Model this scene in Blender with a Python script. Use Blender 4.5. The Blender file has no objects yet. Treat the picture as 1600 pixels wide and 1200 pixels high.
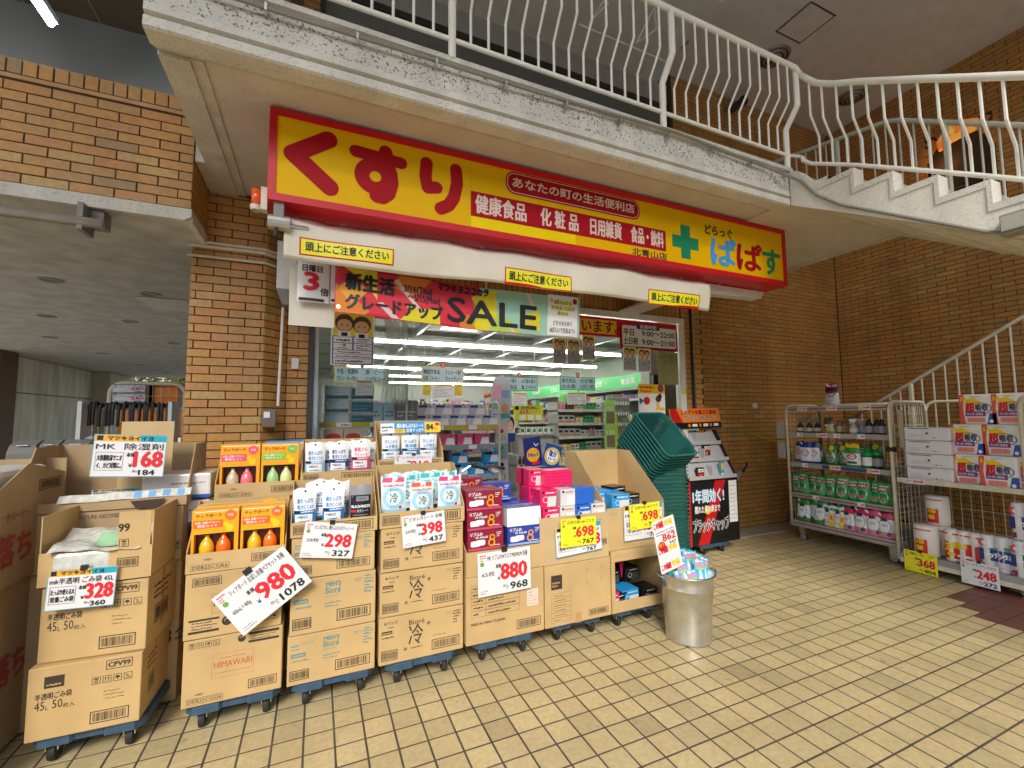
import bpy, math, random
from mathutils import Vector, Matrix
random.seed(7)
R = math.radians
sc = bpy.context.scene
COL = sc.collection
# ------------------------------------------------------------------ camera, sky, sun, exposure
FPX, YAW, PITCH, ROLL, CH = 693.12, .4135, .0762, .0074, 1.685
cd = bpy.data.cameras.new('camera'); cam = bpy.data.objects.new('camera', cd); COL.objects.link(cam)
cd.sensor_width = 36; cd.lens = FPX/1600*36; cd.clip_start = .05; cd.clip_end = 2000
F_ = Vector((math.sin(YAW)*math.cos(PITCH), math.cos(YAW)*math.cos(PITCH), math.sin(PITCH)))
R_ = Vector((math.cos(YAW), -math.sin(YAW), 0)); U_ = R_.cross(F_)
XA = R_*math.cos(ROLL)-U_*math.sin(ROLL); YA = R_*math.sin(ROLL)+U_*math.cos(ROLL)
cam.matrix_world = Matrix(((XA.x,YA.x,-F_.x,0),(XA.y,YA.y,-F_.y,0),(XA.z,YA.z,-F_.z,CH),(0,0,0,1)))
sc.camera = cam
world = bpy.data.worlds.new('World'); sc.world = world; world.use_nodes = True
wn = world.node_tree; bg = wn.nodes['Background']
sky = wn.nodes.new('ShaderNodeTexSky'); sky.sky_type = 'NISHITA'; sky.sun_disc = False
SUN_EL, SUN_AZ = R(38), R(203)      # azimuth measured clockwise from +Y
sky.sun_elevation = SUN_EL; sky.sun_rotation = SUN_AZ; sky.air_density = 1.0; sky.dust_density = 1.6; sky.ozone_density = .6
wn.links.new(sky.outputs[0], bg.inputs[0]); bg.inputs[1].default_value = .15
sl = bpy.data.lights.new('sun', 'SUN'); sl.energy = 1.35; sl.angle = R(16); sl.color = (1, .96, .90)
sun = bpy.data.objects.new('sun', sl); COL.objects.link(sun)
sd = Vector((math.sin(SUN_AZ)*math.cos(SUN_EL), math.cos(SUN_AZ)*math.cos(SUN_EL), math.sin(SUN_EL)))
sun.rotation_euler = sd.to_track_quat('Z', 'Y').to_euler(); sun.location = (-2, -12, 14)
sc.view_settings.view_transform = 'Standard'; sc.view_settings.look = 'None'
sc.view_settings.exposure = .88; sc.view_settings.gamma = 1; sc.view_settings.use_curve_mapping = False
sc.render.engine = 'CYCLES'
sc.cycles.max_bounces = 8; sc.cycles.diffuse_bounces = 5; sc.cycles.glossy_bounces = 3; sc.cycles.transparent_max_bounces = 12
sc.cycles.use_denoising = True; sc.cycles.caustics_reflective = False; sc.cycles.caustics_refractive = False
sc.cycles.sample_clamp_indirect = 6

def at(px, py, **k):
    """world point seen at photo pixel (1600x1200) on the plane x=, y= or z="""
    a, b = (px-800)/FPX, (600-py)/FPX
    d = F_+XA*a+YA*b
    ax, v = list(k.items())[0]; i = 'xyz'.index(ax)
    o = Vector((0, 0, CH)); return o+d*((v-o[i])/d[i])

# ------------------------------------------------------------------ materials
def lin(h):
    h = h.lstrip('#'); r = []
    for i in (0, 2, 4):
        c = int(h[i:i+2], 16)/255; r.append(c/12.92 if c <= .04045 else ((c+.055)/1.055)**2.4)
    return r
MATS = {}
def mat(name, rgb, rough=.6, metal=0, var=.08, scale=9, bump=0, bscale=60, coat=0, emit=0, spec=.5, trans=0, alpha=1):
    if name in MATS: return MATS[name]
    if isinstance(rgb, str): rgb = lin(rgb)
    m = bpy.data.materials.new(name); m.use_nodes = True; nt = m.node_tree; n = nt.nodes; L = nt.links
    b = n['Principled BSDF']
    b.inputs['Roughness'].default_value = rough; b.inputs['Metallic'].default_value = metal
    b.inputs['Coat Weight'].default_value = coat; b.inputs['Specular IOR Level'].default_value = spec
    b.inputs['Transmission Weight'].default_value = trans; b.inputs['Alpha'].default_value = alpha
    b.inputs['Base Color'].default_value = (*rgb, 1)
    if var or bump:
        tc = n.new('ShaderNodeTexCoord')
        if var:
            nz = n.new('ShaderNodeTexNoise'); nz.inputs['Scale'].default_value = scale; nz.inputs['Detail'].default_value = 4
            L.new(tc.outputs['Object'], nz.inputs['Vector'])
            rp = n.new('ShaderNodeMapRange'); rp.inputs[1].default_value = .3; rp.inputs[2].default_value = .7
            rp.inputs[3].default_value = 1-var; rp.inputs[4].default_value = 1+var
            L.new(nz.outputs[0], rp.inputs[0])
            mx = n.new('ShaderNodeMix'); mx.data_type = 'RGBA'; mx.blend_type = 'MULTIPLY'; mx.inputs[0].default_value = 1
            mx.inputs[6].default_value = (*rgb, 1); L.new(rp.outputs[0], mx.inputs[7])
            L.new(mx.outputs[2], b.inputs['Base Color'])
        if bump:
            n2 = n.new('ShaderNodeTexNoise'); n2.inputs['Scale'].default_value = bscale; n2.inputs['Detail'].default_value = 3
            L.new(tc.outputs['Object'], n2.inputs['Vector'])
            bp = n.new('ShaderNodeBump'); bp.inputs['Strength'].default_value = min(1, bump); bp.inputs['Distance'].default_value = .01
            L.new(n2.outputs[0], bp.inputs['Height']); L.new(bp.outputs[0], b.inputs['Normal'])
    if emit:
        b.inputs['Emission Color'].default_value = (*rgb, 1); b.inputs['Emission Strength'].default_value = emit
    MATS[name] = m; return m
def flat(h, rough=.55, **k):
    """a printed / painted colour given by what it looks like in daylight"""
    return mat('print_'+h.strip('#')+('' if rough == .55 else '_%d' % int(rough*100)), h, rough=rough, var=.03, **k)

def ramp_mat(name, cols, island, rough=.5, bump=.25, bscale=90, spot=0, gloss_var=0, coat=0, wear=.15):
    """one colour per piece: picked by object (parts) or by mesh island (joined pieces)"""
    m = bpy.data.materials.new(name); m.use_nodes = True; nt = m.node_tree; n = nt.nodes; L = nt.links
    b = n['Principled BSDF']; b.inputs['Roughness'].default_value = rough; b.inputs['Coat Weight'].default_value = coat
    g = n.new('ShaderNodeNewGeometry'); oi = n.new('ShaderNodeObjectInfo')
    r = n.new('ShaderNodeValToRGB'); e = r.color_ramp.elements
    r.color_ramp.interpolation = 'CONSTANT'
    tot = sum(w for _, w in cols); acc = 0
    for i, (c, w) in enumerate(cols):
        if i < 2: el = e[i]; el.position = acc/tot
        else: el = e.new(acc/tot)
        el.color = (*c, 1); acc += w
    L.new((g.outputs['Random Per Island'] if island else oi.outputs['Random']), r.inputs[0])
    nz = n.new('ShaderNodeTexNoise'); nz.inputs['Scale'].default_value = 2; nz.inputs['Detail'].default_value = 7
    mp = n.new('ShaderNodeMapping'); mp.inputs['Scale'].default_value = (1.6,1.6,.45); L.new(g.outputs['Position'], mp.inputs['Vector']); L.new(mp.outputs[0], nz.inputs['Vector'])
    mr = n.new('ShaderNodeMapRange'); mr.inputs[1].default_value = .3; mr.inputs[2].default_value = .7
    mr.inputs[3].default_value = 1-wear; mr.inputs[4].default_value = 1+wear; L.new(nz.outputs[0], mr.inputs[0])
    mx = n.new('ShaderNodeMix'); mx.data_type = 'RGBA'; mx.blend_type = 'MULTIPLY'; mx.inputs[0].default_value = 1
    L.new(r.outputs[0], mx.inputs[6]); L.new(mr.outputs[0], mx.inputs[7]); out = mx.outputs[2]
    n3 = n.new('ShaderNodeTexNoise'); n3.inputs['Scale'].default_value = 34; n3.inputs['Detail'].default_value = 5
    L.new(g.outputs['Position'], n3.inputs['Vector'])
    m3 = n.new('ShaderNodeMapRange'); m3.inputs[1].default_value = .35; m3.inputs[2].default_value = .65
    m3.inputs[3].default_value = .9; m3.inputs[4].default_value = 1.07; L.new(n3.outputs[0], m3.inputs[0])
    mx2 = n.new('ShaderNodeMix'); mx2.data_type = 'RGBA'; mx2.blend_type = 'MULTIPLY'; mx2.inputs[0].default_value = 1
    L.new(out, mx2.inputs[6]); L.new(m3.outputs[0], mx2.inputs[7]); out = mx2.outputs[2]
    if spot:
        v = n.new('ShaderNodeTexNoise'); v.inputs['Scale'].default_value = 14; v.inputs['Detail'].default_value = 2
        L.new(g.outputs['Position'], v.inputs['Vector'])
        m4 = n.new('ShaderNodeMapRange'); m4.inputs[1].default_value = .69; m4.inputs[2].default_value = .75
        m4.inputs[3].default_value = 0; m4.inputs[4].default_value = spot; L.new(v.outputs[0], m4.inputs[0])
        mx3 = n.new('ShaderNodeMix'); mx3.data_type = 'RGBA'; L.new(m4.outputs[0], mx3.inputs[0])
        L.new(out, mx3.inputs[6]); mx3.inputs[7].default_value = (.09, .06, .035, 1); out = mx3.outputs[2]
    L.new(out, b.inputs['Base Color'])
    n2 = n.new('ShaderNodeTexNoise'); n2.inputs['Scale'].default_value = bscale; n2.inputs['Detail'].default_value = 3
    L.new(g.outputs['Position'], n2.inputs['Vector'])
    bp = n.new('ShaderNodeBump'); bp.inputs['Strength'].default_value = bump; bp.inputs['Distance'].default_value = .004
    L.new(n2.outputs[0], bp.inputs['Height']); L.new(bp.outputs[0], b.inputs['Normal'])
    if gloss_var:
        m5 = n.new('ShaderNodeMapRange'); m5.inputs[1].default_value = .3; m5.inputs[2].default_value = .7
        m5.inputs[3].default_value = rough-gloss_var; m5.inputs[4].default_value = rough+gloss_var
        L.new(nz.outputs[0], m5.inputs[0]); L.new(m5.outputs[0], b.inputs['Roughness'])
    return m
BR = [((.51,.262,.070),30), ((.55,.278,.070),26), ((.48,.258,.080),22), ((.53,.24,.064),18), ((.53,.33,.105),8), ((.52,.25,.08),7), ((.38,.235,.095),2), ((.44,.215,.08),3)]
M_BRICK = ramp_mat('brick_tile', BR, False); M_BRICKJ = ramp_mat('brick_tile_joined', BR, True)
TL = [((.57,.46,.24),30), ((.59,.475,.25),26), ((.55,.44,.23),22), ((.60,.485,.25),10), ((.50,.405,.215),11), ((.44,.35,.19),2)]
M_TILE = ramp_mat('floor_tile_mat', TL, False, rough=.42, bump=.15, bscale=260, spot=.34, gloss_var=.12, wear=.08)
M_TILEJ = ramp_mat('floor_tile_joined', TL, True, rough=.42, bump=.15, bscale=260, spot=.34, gloss_var=.12, wear=.08)
M_GROUT = mat('brick_grout', (.055,.038,.026), rough=.9, var=.2)
M_FGROUT = mat('floor_grout', (.085,.07,.05), rough=.85, var=.35, scale=5)
M_MAROON = mat('maroon_tile', (.16,.055,.035), rough=.45, var=.2)
M_CARD = mat('cardboard', (.56,.385,.17), rough=.8, var=.11, scale=4, bump=.12, bscale=25)
M_CARD2 = mat('cardboard_light', (.56,.41,.21), rough=.8, var=.07, scale=5, bump=.12, bscale=25)
M_CARD3 = mat('cardboard_dull', (.44,.31,.165), rough=.82, var=.08, scale=5, bump=.12, bscale=25)
M_EDGE = mat('cardboard_edge', (.36,.23,.11), rough=.9)
M_INK = mat('brown_black_ink', (.045,.03,.022), rough=.7, var=0)
M_TAPE = mat('packing_tape', (.5,.32,.14), rough=.25, var=.05)
M_BLACK = mat('black_plastic', (.018,.018,.02), rough=.45)
M_WHITE = mat('white_paper', (.80,.80,.79), rough=.5, var=.02)
M_RED = mat('price_red', (.70,.02,.035), rough=.5, var=0)
M_KINK = mat('black_ink', (.012,.012,.014), rough=.55, var=0)
M_DOLLY = mat('blue_grey_dolly_plastic', (.04,.09,.15), rough=.5, var=.25, scale=14, bump=.2)
M_ZINC = mat('zinc_bracket', (.55,.45,.25), rough=.4, metal=.8, var=.2)
M_STEEL = mat('steel', (.6,.6,.6), rough=.3, metal=1)
M_RUB = mat('rubber', (.02,.02,.02), rough=.6, var=.3)
M_CREAM = mat('cream_paint', (.66,.61,.47), rough=.4, var=.10, scale=12)
M_RAIL = mat('railing_white_paint', (.82,.79,.70), rough=.38, var=.06, scale=7)

def stucco(name, rgb, bscale=38, strength=.6, dirt=.25, speck=0):
    m = bpy.data.materials.new(name); m.use_nodes = True; nt = m.node_tree; n = nt.nodes; L = nt.links
    b = n['Principled BSDF']; b.inputs['Roughness'].default_value = .85
    g = n.new('ShaderNodeNewGeometry')
    a = n.new('ShaderNodeTexNoise'); a.inputs['Scale'].default_value = bscale; a.inputs['Detail'].default_value = 5; a.inputs['Roughness'].default_value = .7
    c = n.new('ShaderNodeTexNoise'); c.inputs['Scale'].default_value = 1.6; c.inputs['Detail'].default_value = 7
    v = n.new('ShaderNodeTexNoise'); v.inputs['Scale'].default_value = 75; v.inputs['Detail'].default_value = 1
    for q in (a, v): L.new(g.outputs['Position'], q.inputs['Vector'])
    mp = n.new('ShaderNodeMapping'); mp.inputs['Scale'].default_value = (3.2,3.2,.45); L.new(g.outputs['Position'], mp.inputs['Vector']); L.new(mp.outputs[0], c.inputs['Vector'])
    m1 = n.new('ShaderNodeMapRange'); m1.inputs[1].default_value = .3; m1.inputs[2].default_value = .72; m1.inputs[3].default_value = 1.05; m1.inputs[4].default_value = 1-dirt
    L.new(c.outputs[0], m1.inputs[0])
    m2 = n.new('ShaderNodeMapRange'); m2.inputs[1].default_value = .60; m2.inputs[2].default_value = .665; m2.inputs[3].default_value = 1; m2.inputs[4].default_value = 1-speck
    L.new(v.outputs[0], m2.inputs[0])
    pa = n.new('ShaderNodeTexNoise'); pa.inputs['Scale'].default_value = 5; pa.inputs['Detail'].default_value = 3; L.new(g.outputs['Position'], pa.inputs['Vector'])
    pm = n.new('ShaderNodeMapRange'); pm.inputs[1].default_value = .40; pm.inputs[2].default_value = .62; pm.inputs[3].default_value = .615; pm.inputs[4].default_value = .56
    L.new(pa.outputs[0], pm.inputs[0]); L.new(pm.outputs[0], m2.inputs[1])
    mm = n.new('ShaderNodeMath'); mm.operation = 'MULTIPLY'; L.new(m1.outputs[0], mm.inputs[0]); L.new(m2.outputs[0], mm.inputs[1])
    mx = n.new('ShaderNodeMix'); mx.data_type = 'RGBA'; mx.blend_type = 'MULTIPLY'; mx.inputs[0].default_value = 1
    mx.inputs[6].default_value = (*rgb, 1); L.new(mm.outputs[0], mx.inputs[7]); L.new(mx.outputs[2], b.inputs['Base Color'])
    bp = n.new('ShaderNodeBump'); bp.inputs['Strength'].default_value = strength; bp.inputs['Distance'].default_value = .012
    L.new(a.outputs[0], bp.inputs['Height']); L.new(bp.outputs[0], b.inputs['Normal'])
    return m
M_FASCIA = stucco('rough_white_stucco', (.74,.72,.63), 42, 1.0, .22, .72)
M_MOULD = stucco('smooth_white_render', (.67,.64,.56), 30, .3, .20, .22)
M_SOFFIT = stucco('beige_soffit_render', (.66,.60,.53), 20, .35, .10, .10)
M_CEIL = stucco('ceiling_paint', (.70,.69,.65), 9, .05, .08)
M_CONC = stucco('concrete_soffit', (.55,.535,.49), 7, .1, .30)
M_CONCW = stucco('stained_concrete', (.78,.71,.56), 3, .1, .35)

# ------------------------------------------------------------------ mesh builder, frames, text
class Fr:
    """a drawing plane: origin o, axes u (right) and v (up), normal n towards the viewer; warp(x,y) lifts it"""
    def __init__(s, o, u, v, warp=None):
        s.o = Vector(o); s.u = Vector(u).normalized(); s.v = Vector(v).normalized(); s.n = s.u.cross(s.v); s.warp = warp
    def __call__(s, x, y, d=0):
        return s.o+s.u*x+s.v*y+s.n*(d+(s.warp(x, y) if s.warp else 0))
    def px(s, px, py):
        """photo pixel -> local x, y on this plane"""
        o = Vector((0, 0, CH)); d = F_+XA*((px-800)/FPX)+YA*((600-py)/FPX)
        p = o+d*((s.o-o).dot(s.n)/d.dot(s.n))-s.o
        return p.dot(s.u), p.dot(s.v)
    def sub(s, x, y, d=0, rot=0):
        c, q = math.cos(rot), math.sin(rot)
        w = s.warp
        return Fr(s(x, y, d) if not w else s.o+s.u*x+s.v*y+s.n*d, s.u*c+s.v*q, s.v*c-s.u*q, (lambda a, b: w(x+a*c-b*q, y+a*q+b*c)) if w else None)
FX = lambda x, y, z: Fr((x, y, z), (1, 0, 0), (0, 0, 1))        # faces the camera side (-Y)
FY = lambda x, y, z: Fr((x, y, z), (0, -1, 0), (0, 0, 1))       # faces -X
TXT = {}
def glyphs(s, font_scale=1.0):
    if s in TXT: return TXT[s]
    c = bpy.data.curves.new('text', 'FONT'); c.body = s; c.size = 1; c.resolution_u = 2
    o = bpy.data.objects.new('text', c)
    me = bpy.data.meshes.new_from_object(o)
    vs = [(v.co.x, v.co.y) for v in me.vertices]; fs = [tuple(p.vertices) for p in me.polygons]
    bpy.data.objects.remove(o); bpy.data.curves.remove(c); bpy.data.meshes.remove(me)
    if vs:
        bb = (min(v[0] for v in vs), max(v[0] for v in vs), min(v[1] for v in vs), max(v[1] for v in vs))
    else: bb = (0, 1, 0, 1)
    TXT[s] = (vs, fs, bb); return TXT[s]
class M:
    def __init__(s, parent=None):
        s.v = []; s.f = []; s.mi = []; s.mats = []; s.parent = parent
        s.T = None; s.I = None
        if parent is not None: s.I = WM[parent.name].inverted()
    def m_(s, mt):
        if mt not in s.mats: s.mats.append(mt)
        return s.mats.index(mt)
    def add(s, vs, fs, mt):
        b = len(s.v); k = s.m_(mt)
        if s.T is not None: vs = [s.T @ Vector(v) for v in vs]
        s.v.extend([tuple(v) for v in vs]); s.f.extend([tuple(i+b for i in f) for f in fs]); s.mi.extend([k]*len(fs)); return s
    def box(s, x0, y0, z0, x1, y1, z1, mt):
        return s.add([(x0,y0,z0),(x1,y0,z0),(x1,y1,z0),(x0,y1,z0),(x0,y0,z1),(x1,y0,z1),(x1,y1,z1),(x0,y1,z1)],
                     [(0,3,2,1),(4,5,6,7),(0,1,5,4),(1,2,6,5),(2,3,7,6),(3,0,4,7)], mt)
    def fbox(s, F, x0, y0, x1, y1, d0, d1, mt):
        P = [F(x0,y0,d0),F(x1,y0,d0),F(x1,y0,d1),F(x0,y0,d1),F(x0,y1,d0),F(x1,y1,d0),F(x1,y1,d1),F(x0,y1,d1)]
        return s.add(P, [(0,3,2,1),(4,5,6,7),(0,1,5,4),(1,2,6,5),(2,3,7,6),(3,0,4,7)][:] if False else [(0,1,2,3),(7,6,5,4),(4,5,1,0),(5,6,2,1),(6,7,3,2),(7,4,0,3)], mt)
    def quad(s, a, b, c, d, mt): return s.add([a,b,c,d], [(0,1,2,3)], mt)
    def rect(s, F, x0, y0, x1, y1, d, mt, nx=1, ny=1):
        if F.warp and nx == 1: nx = max(1, int(abs(x1-x0)/.04)); ny = max(1, int(abs(y1-y0)/.04))
        vs = [F(x0+(x1-x0)*i/nx, y0+(y1-y0)*j/ny, d) for j in range(ny+1) for i in range(nx+1)]
        return s.add(vs, [(j*(nx+1)+i, j*(nx+1)+i+1, (j+1)*(nx+1)+i+1, (j+1)*(nx+1)+i) for j in range(ny) for i in range(nx)], mt)
    def frame(s, F, x0, y0, x1, y1, t, d, mt):
        s.rect(F,x0,y0,x1,y0+t,d,mt); s.rect(F,x0,y1-t,x1,y1,d,mt); s.rect(F,x0,y0+t,x0+t,y1-t,d,mt); return s.rect(F,x1-t,y0+t,x1,y1-t,d,mt)
    def poly(s, F, pts, d, mt): return s.add([F(x,y,d) for x,y in pts], [tuple(range(len(pts)))], mt)
    def disc(s, F, x, y, r, d, mt, n=20, ry=None):
        ry = ry or r
        return s.poly(F, [(x+r*math.cos(2*math.pi*i/n), y+ry*math.sin(2*math.pi*i/n)) for i in range(n)], d, mt)
    def ring(s, F, x, y, r0, r1, d, mt, n=24, ry=1):
        vs = []
        for i in range(n):
            c, q = math.cos(2*math.pi*i/n), math.sin(2*math.pi*i/n); vs += [F(x+r0*c,y+r0*q*ry,d), F(x+r1*c,y+r1*q*ry,d)]
        return s.add(vs, [(2*i, 2*i+1, (2*i+3) % (2*n), (2*i+2) % (2*n)) for i in range(n)], mt)
    def rrect(s, F, x0, y0, x1, y1, r, d, mt, n=6):
        p = []
        for cx, cy, a in ((x1-r,y0+r,-90),(x1-r,y1-r,0),(x0+r,y1-r,90),(x0+r,y0+r,180)):
            p += [(cx+r*math.cos(R(a+90*i/n)), cy+r*math.sin(R(a+90*i/n))) for i in range(n+1)]
        return s.poly(F, p, d, mt)
    def stroke(s, F, pts, w, d, mt, n=8):
        """thick round-ended pen line"""
        for k in range(len(pts)-1):
            (ax,ay),(bx,by) = pts[k], pts[k+1]; a = math.atan2(by-ay, bx-ax); r = w/2
            p = [(bx+r*math.cos(a-math.pi/2+math.pi*i/n), by+r*math.sin(a-math.pi/2+math.pi*i/n)) for i in range(n+1)]
            p += [(ax+r*math.cos(a+math.pi/2+math.pi*i/n), ay+r*math.sin(a+math.pi/2+math.pi*i/n)) for i in range(n+1)]
            s.poly(F, p, d+k*.00025, mt)
        return s
    def text(s, F, t, x, y, h, mt, w=None, d=.001, bold=0, anchor='l', rot=0, shear=0):
        """h = height of a full-width character; w = fit the line to this width"""
        vs, fs, bb = glyphs(t)
        if not vs: return s
        k = h/.88; tw = bb[1]-bb[0]; sx = (w/tw) if w else k
        ww = tw*sx; x0 = x-(ww if anchor == 'r' else ww/2 if anchor == 'c' else 0)
        c, q = math.cos(rot), math.sin(rot)
        offs = [(0,0)] if not bold else [(-bold,0),(bold,0),(0,-bold*.8),(0,bold*.8)] if bold > .012 else [(-bold,0),(bold,0)]
        for j, (ox, oy) in enumerate(offs):
            P = []
            for vx, vy in vs:
                lx = (vx-bb[0])*sx+ox*h; ly = (vy+.08)*k+oy*h; lx += ly*shear
                P.append(F(x0+(lx-(x0-x)*0)*c-ly*q if rot else x0+lx, y+lx*q+ly*c if rot else y+ly, d+j*.00018))
            s.add(P, fs, mt)
        return s
    def bar(s, F, x0, y0, x1, y1, d, mt, n=None, seed=0):
        """barcode"""
        rr = random.Random(seed); s.frame(F,x0,y0,x1,y1,(y1-y0)*.07,d,mt); w = x1-x0; x = x0+w*.07; hh = y1-y0
        while x < x1-w*.07:
            bw = rr.choice((.010,.016,.026))*w; s.rect(F,x,y0+hh*.16,x+bw,y1-hh*.16,d,mt); x += bw+rr.choice((.010,.016,.022))*w
        return s
    def lines(s, F, x0, y0, x1, y1, n, d, mt, seed=0, t=.45):
        """n rows of unreadable small print"""
        rr = random.Random(seed); dy = (y1-y0)/n
        for i in range(n):
            x = x0; e = x1-(x1-x0)*rr.choice((0,0,.2,.45))
            while x < e:
                w = dy*rr.uniform(.35,.75); w = min(w, e-x); y = y1-(i+1)*dy+dy*rr.uniform(.1,.3)
                s.rect(F,x,y,x+w*.8,y+dy*t*rr.uniform(.5,1.1),d,mt,1,1); x += w
        return s
    def tube(s, pts, r, mt, n=8, closed=False, cap=True):
        pts = [Vector(p) for p in pts]; N = len(pts); vs = []; up = None
        for i, p in enumerate(pts):
            a = pts[i-1] if (i or closed) else p; b = pts[(i+1) % N] if (i < N-1 or closed) else p
            t = (b-a).normalized()
            if up is None: up = Vector((0,0,1)) if abs(t.z) < .9 else Vector((1,0,0))
            e = t.cross(up)
            if e.length < 1e-4: e = t.cross(Vector((0,1,0)))
            e.normalize(); g = e.cross(t); up = g
            if i and not closed and i < N-1:
                c = max(.5, math.sqrt((1+(p-a).normalized().dot((b-p).normalized()))/2))
            else: c = 1
            vs += [p+(e*math.cos(2*math.pi*k/n)+g*math.sin(2*math.pi*k/n))*(r/c if c > .7 else r*1.2) for k in range(n)]
        fs = []
        for i in range(N if closed else N-1):
            j = (i+1) % N
            fs += [(i*n+k, i*n+(k+1) % n, j*n+(k+1) % n, j*n+k) for k in range(n)]
        if cap and not closed: fs += [tuple(range(n-1,-1,-1)), tuple((N-1)*n+k for k in range(n))]
        return s.add(vs, fs, mt)
    def lathe(s, prof, mt, c=(0,0,0), n=24, axis='z', mats=None):
        vs = []
        for r, h in prof:
            for k in range(n):
                a = 2*math.pi*k/n; x, y = r*math.cos(a), r*math.sin(a)
                vs.append((c[0]+x,c[1]+y,c[2]+h) if axis == 'z' else (c[0]+x,c[1]+h,c[2]+y) if axis == 'y' else (c[0]+h,c[1]+x,c[2]+y))
        b0 = len(s.v)
        for i in range(len(prof)-1):
            pass
        fs = [(i*n+k, i*n+(k+1) % n, (i+1)*n+(k+1) % n, (i+1)*n+k) for i in range(len(prof)-1) for k in range(n)]
        s.add(vs, fs, mt)
        if mats:
            for i, mm in enumerate(mats):
                if mm:
                    q = s.m_(mm)
                    for k in range(n): s.mi[len(s.mi)-len(fs)+i*n+k] = q
        return s
    def prism(s, F, pts, d0, d1, mt):
        """outline pts on F, pushed from depth d0 to d1"""
        n = len(pts); vs = [F(x,y,d1) for x,y in pts]+[F(x,y,d0) for x,y in pts]
        return s.add(vs, [tuple(range(n)), tuple(range(2*n-1,n-1,-1))]+[((i+1) % n, i, n+i, n+(i+1) % n) for i in range(n)], mt)
    def build(s, name, mats=None, smooth=False, bevel=0, label=None, kind=None):
        me = bpy.data.meshes.new(name)
        vs = [tuple(s.I @ Vector(v)) for v in s.v] if s.I is not None else s.v
        me.from_pydata(vs, [], s.f)
        for mm in s.mats: me.materials.append(mm)
        me.polygons.foreach_set('material_index', s.mi)
        if smooth: me.polygons.foreach_set('use_smooth', [True]*len(s.f))
        me.update()
        o = bpy.data.objects.new(name, me); COL.objects.link(o)
        if s.parent is not None: o.parent = s.parent; KM.setdefault(s.parent.name, []).append(o); WM[o.name] = WM[s.parent.name].copy()
        else: WM[o.name] = Matrix()
        if bevel:
            b = o.modifiers.new('bevel','BEVEL'); b.width = bevel; b.segments = 2; b.limit_method = 'ANGLE'; b.angle_limit = R(50)
        if smooth == 'auto':
            pass
        if label: o['label'] = label
        if kind: o['kind'] = kind
        return o
WM = {}; KM = {}
def T(name, label, cat, loc=(0,0,0), rz=0, group=None, rx=0, ry=0):
    o = bpy.data.objects.new(name, None); COL.objects.link(o); o.empty_display_size = .05
    o.location = loc; o.rotation_euler = (rx, ry, rz); o['label'] = label; o['category'] = cat
    if group: o['group'] = group
    from mathutils import Euler
    WM[o.name] = Matrix.Translation(Vector(loc)) @ Euler((rx,ry,rz)).to_matrix().to_4x4()
    return o
def tag(o, label, cat, group=None):
    o['label'] = label; o['category'] = cat
    if group: o['group'] = group
    return o
def dup(root, loc=None, rz=None, label=None, group=None, rot=None, scale=None):
    """a copy of a thing with copies of its parts and sub-parts (sharing meshes)"""
    r = root.copy(); COL.objects.link(r)
    if loc is not None: r.location = loc
    if rz is not None: r.rotation_euler = (0,0,rz)
    if rot is not None: r.rotation_euler = rot
    if scale is not None: r.scale = scale
    if label: r['label'] = label
    if group: r['group'] = group
    for ch in KIDS(root):
        c = ch.copy(); COL.objects.link(c); c.parent = r; KM.setdefault(r.name, []).append(c)
        for g in KIDS(ch):
            d = g.copy(); COL.objects.link(d); d.parent = c; KM.setdefault(c.name, []).append(d)
    return r
def KIDS(o): return KM.get(o.name, [])
def local(): 
    return Fr((0,0,0),(1,0,0),(0,0,1))
ORD = ['first','second','third','fourth','fifth','sixth','seventh','eighth','ninth','tenth','eleventh','twelfth','thirteenth','fourteenth','fifteenth','sixteenth','seventeenth','eighteenth']
def seen(p):
    """photo pixel of a world point (to pick the pieces that show largest)"""
    q = Vector(p)-Vector((0,0,CH)); z = q.dot(F_)
    if z <= .05: return None
    return 800+FPX*q.dot(XA)/z, 600-FPX*q.dot(YA)/z, z
# ------------------------------------------------------------------ ground, floor tiles
def struct(name, m, **k): return m.build(name, kind='structure', **k)
m = M(); m.box(-400,-400,-.6, 400,400,-.03, mat('asphalt', (.09,.088,.085), rough=.9, var=.2)); struct('ground', m)
m = M(); m.box(-45,-34,-.029,30,-3.21,-.004,mat('pale_bounce_paving',(.46,.44,.40),rough=.8,var=.12)); struct('bounce_ground',m)  # unseen pale ground added to bounce light onto ceilings and undersides
m = M(); m.box(-9,-3.2,-.03, 9.4,14.5,.0, M_FGROUT); floor = struct('floor', m)
PT = .15; TX0 = .125; TY0 = .0378; hw = PT/2-.0054
def tile_geo(cx, cy, a=hw, b=hw, z=.0010, ch=.0006):
    o = [(cx-a,cy-b,0),(cx+a,cy-b,0),(cx+a,cy+b,0),(cx-a,cy+b,0)]
    t = [(cx-a+ch,cy-b+ch,z),(cx+a-ch,cy-b+ch,z),(cx+a-ch,cy+b-ch,z),(cx-a+ch,cy+b-ch,z)]
    md = [(x,y,z-ch) for x,y,_ in o]
    return o+md+t, [(8,9,10,11)]+[(i,(i+1)%4,4+(i+1)%4,4+i) for i in range(4)]+[(4+i,4+(i+1)%4,8+(i+1)%4,8+i) for i in range(4)]
def is_maroon(cx, cy):
    if cy < 1.4 or cy > 3.2: return False
    k = int((2.29-cy)/PT+.01)
    e = 5.37-k*.15 if k < 3 else 5.07
    return cy < 2.29 and e < cx < e+.9
cells = []
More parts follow.
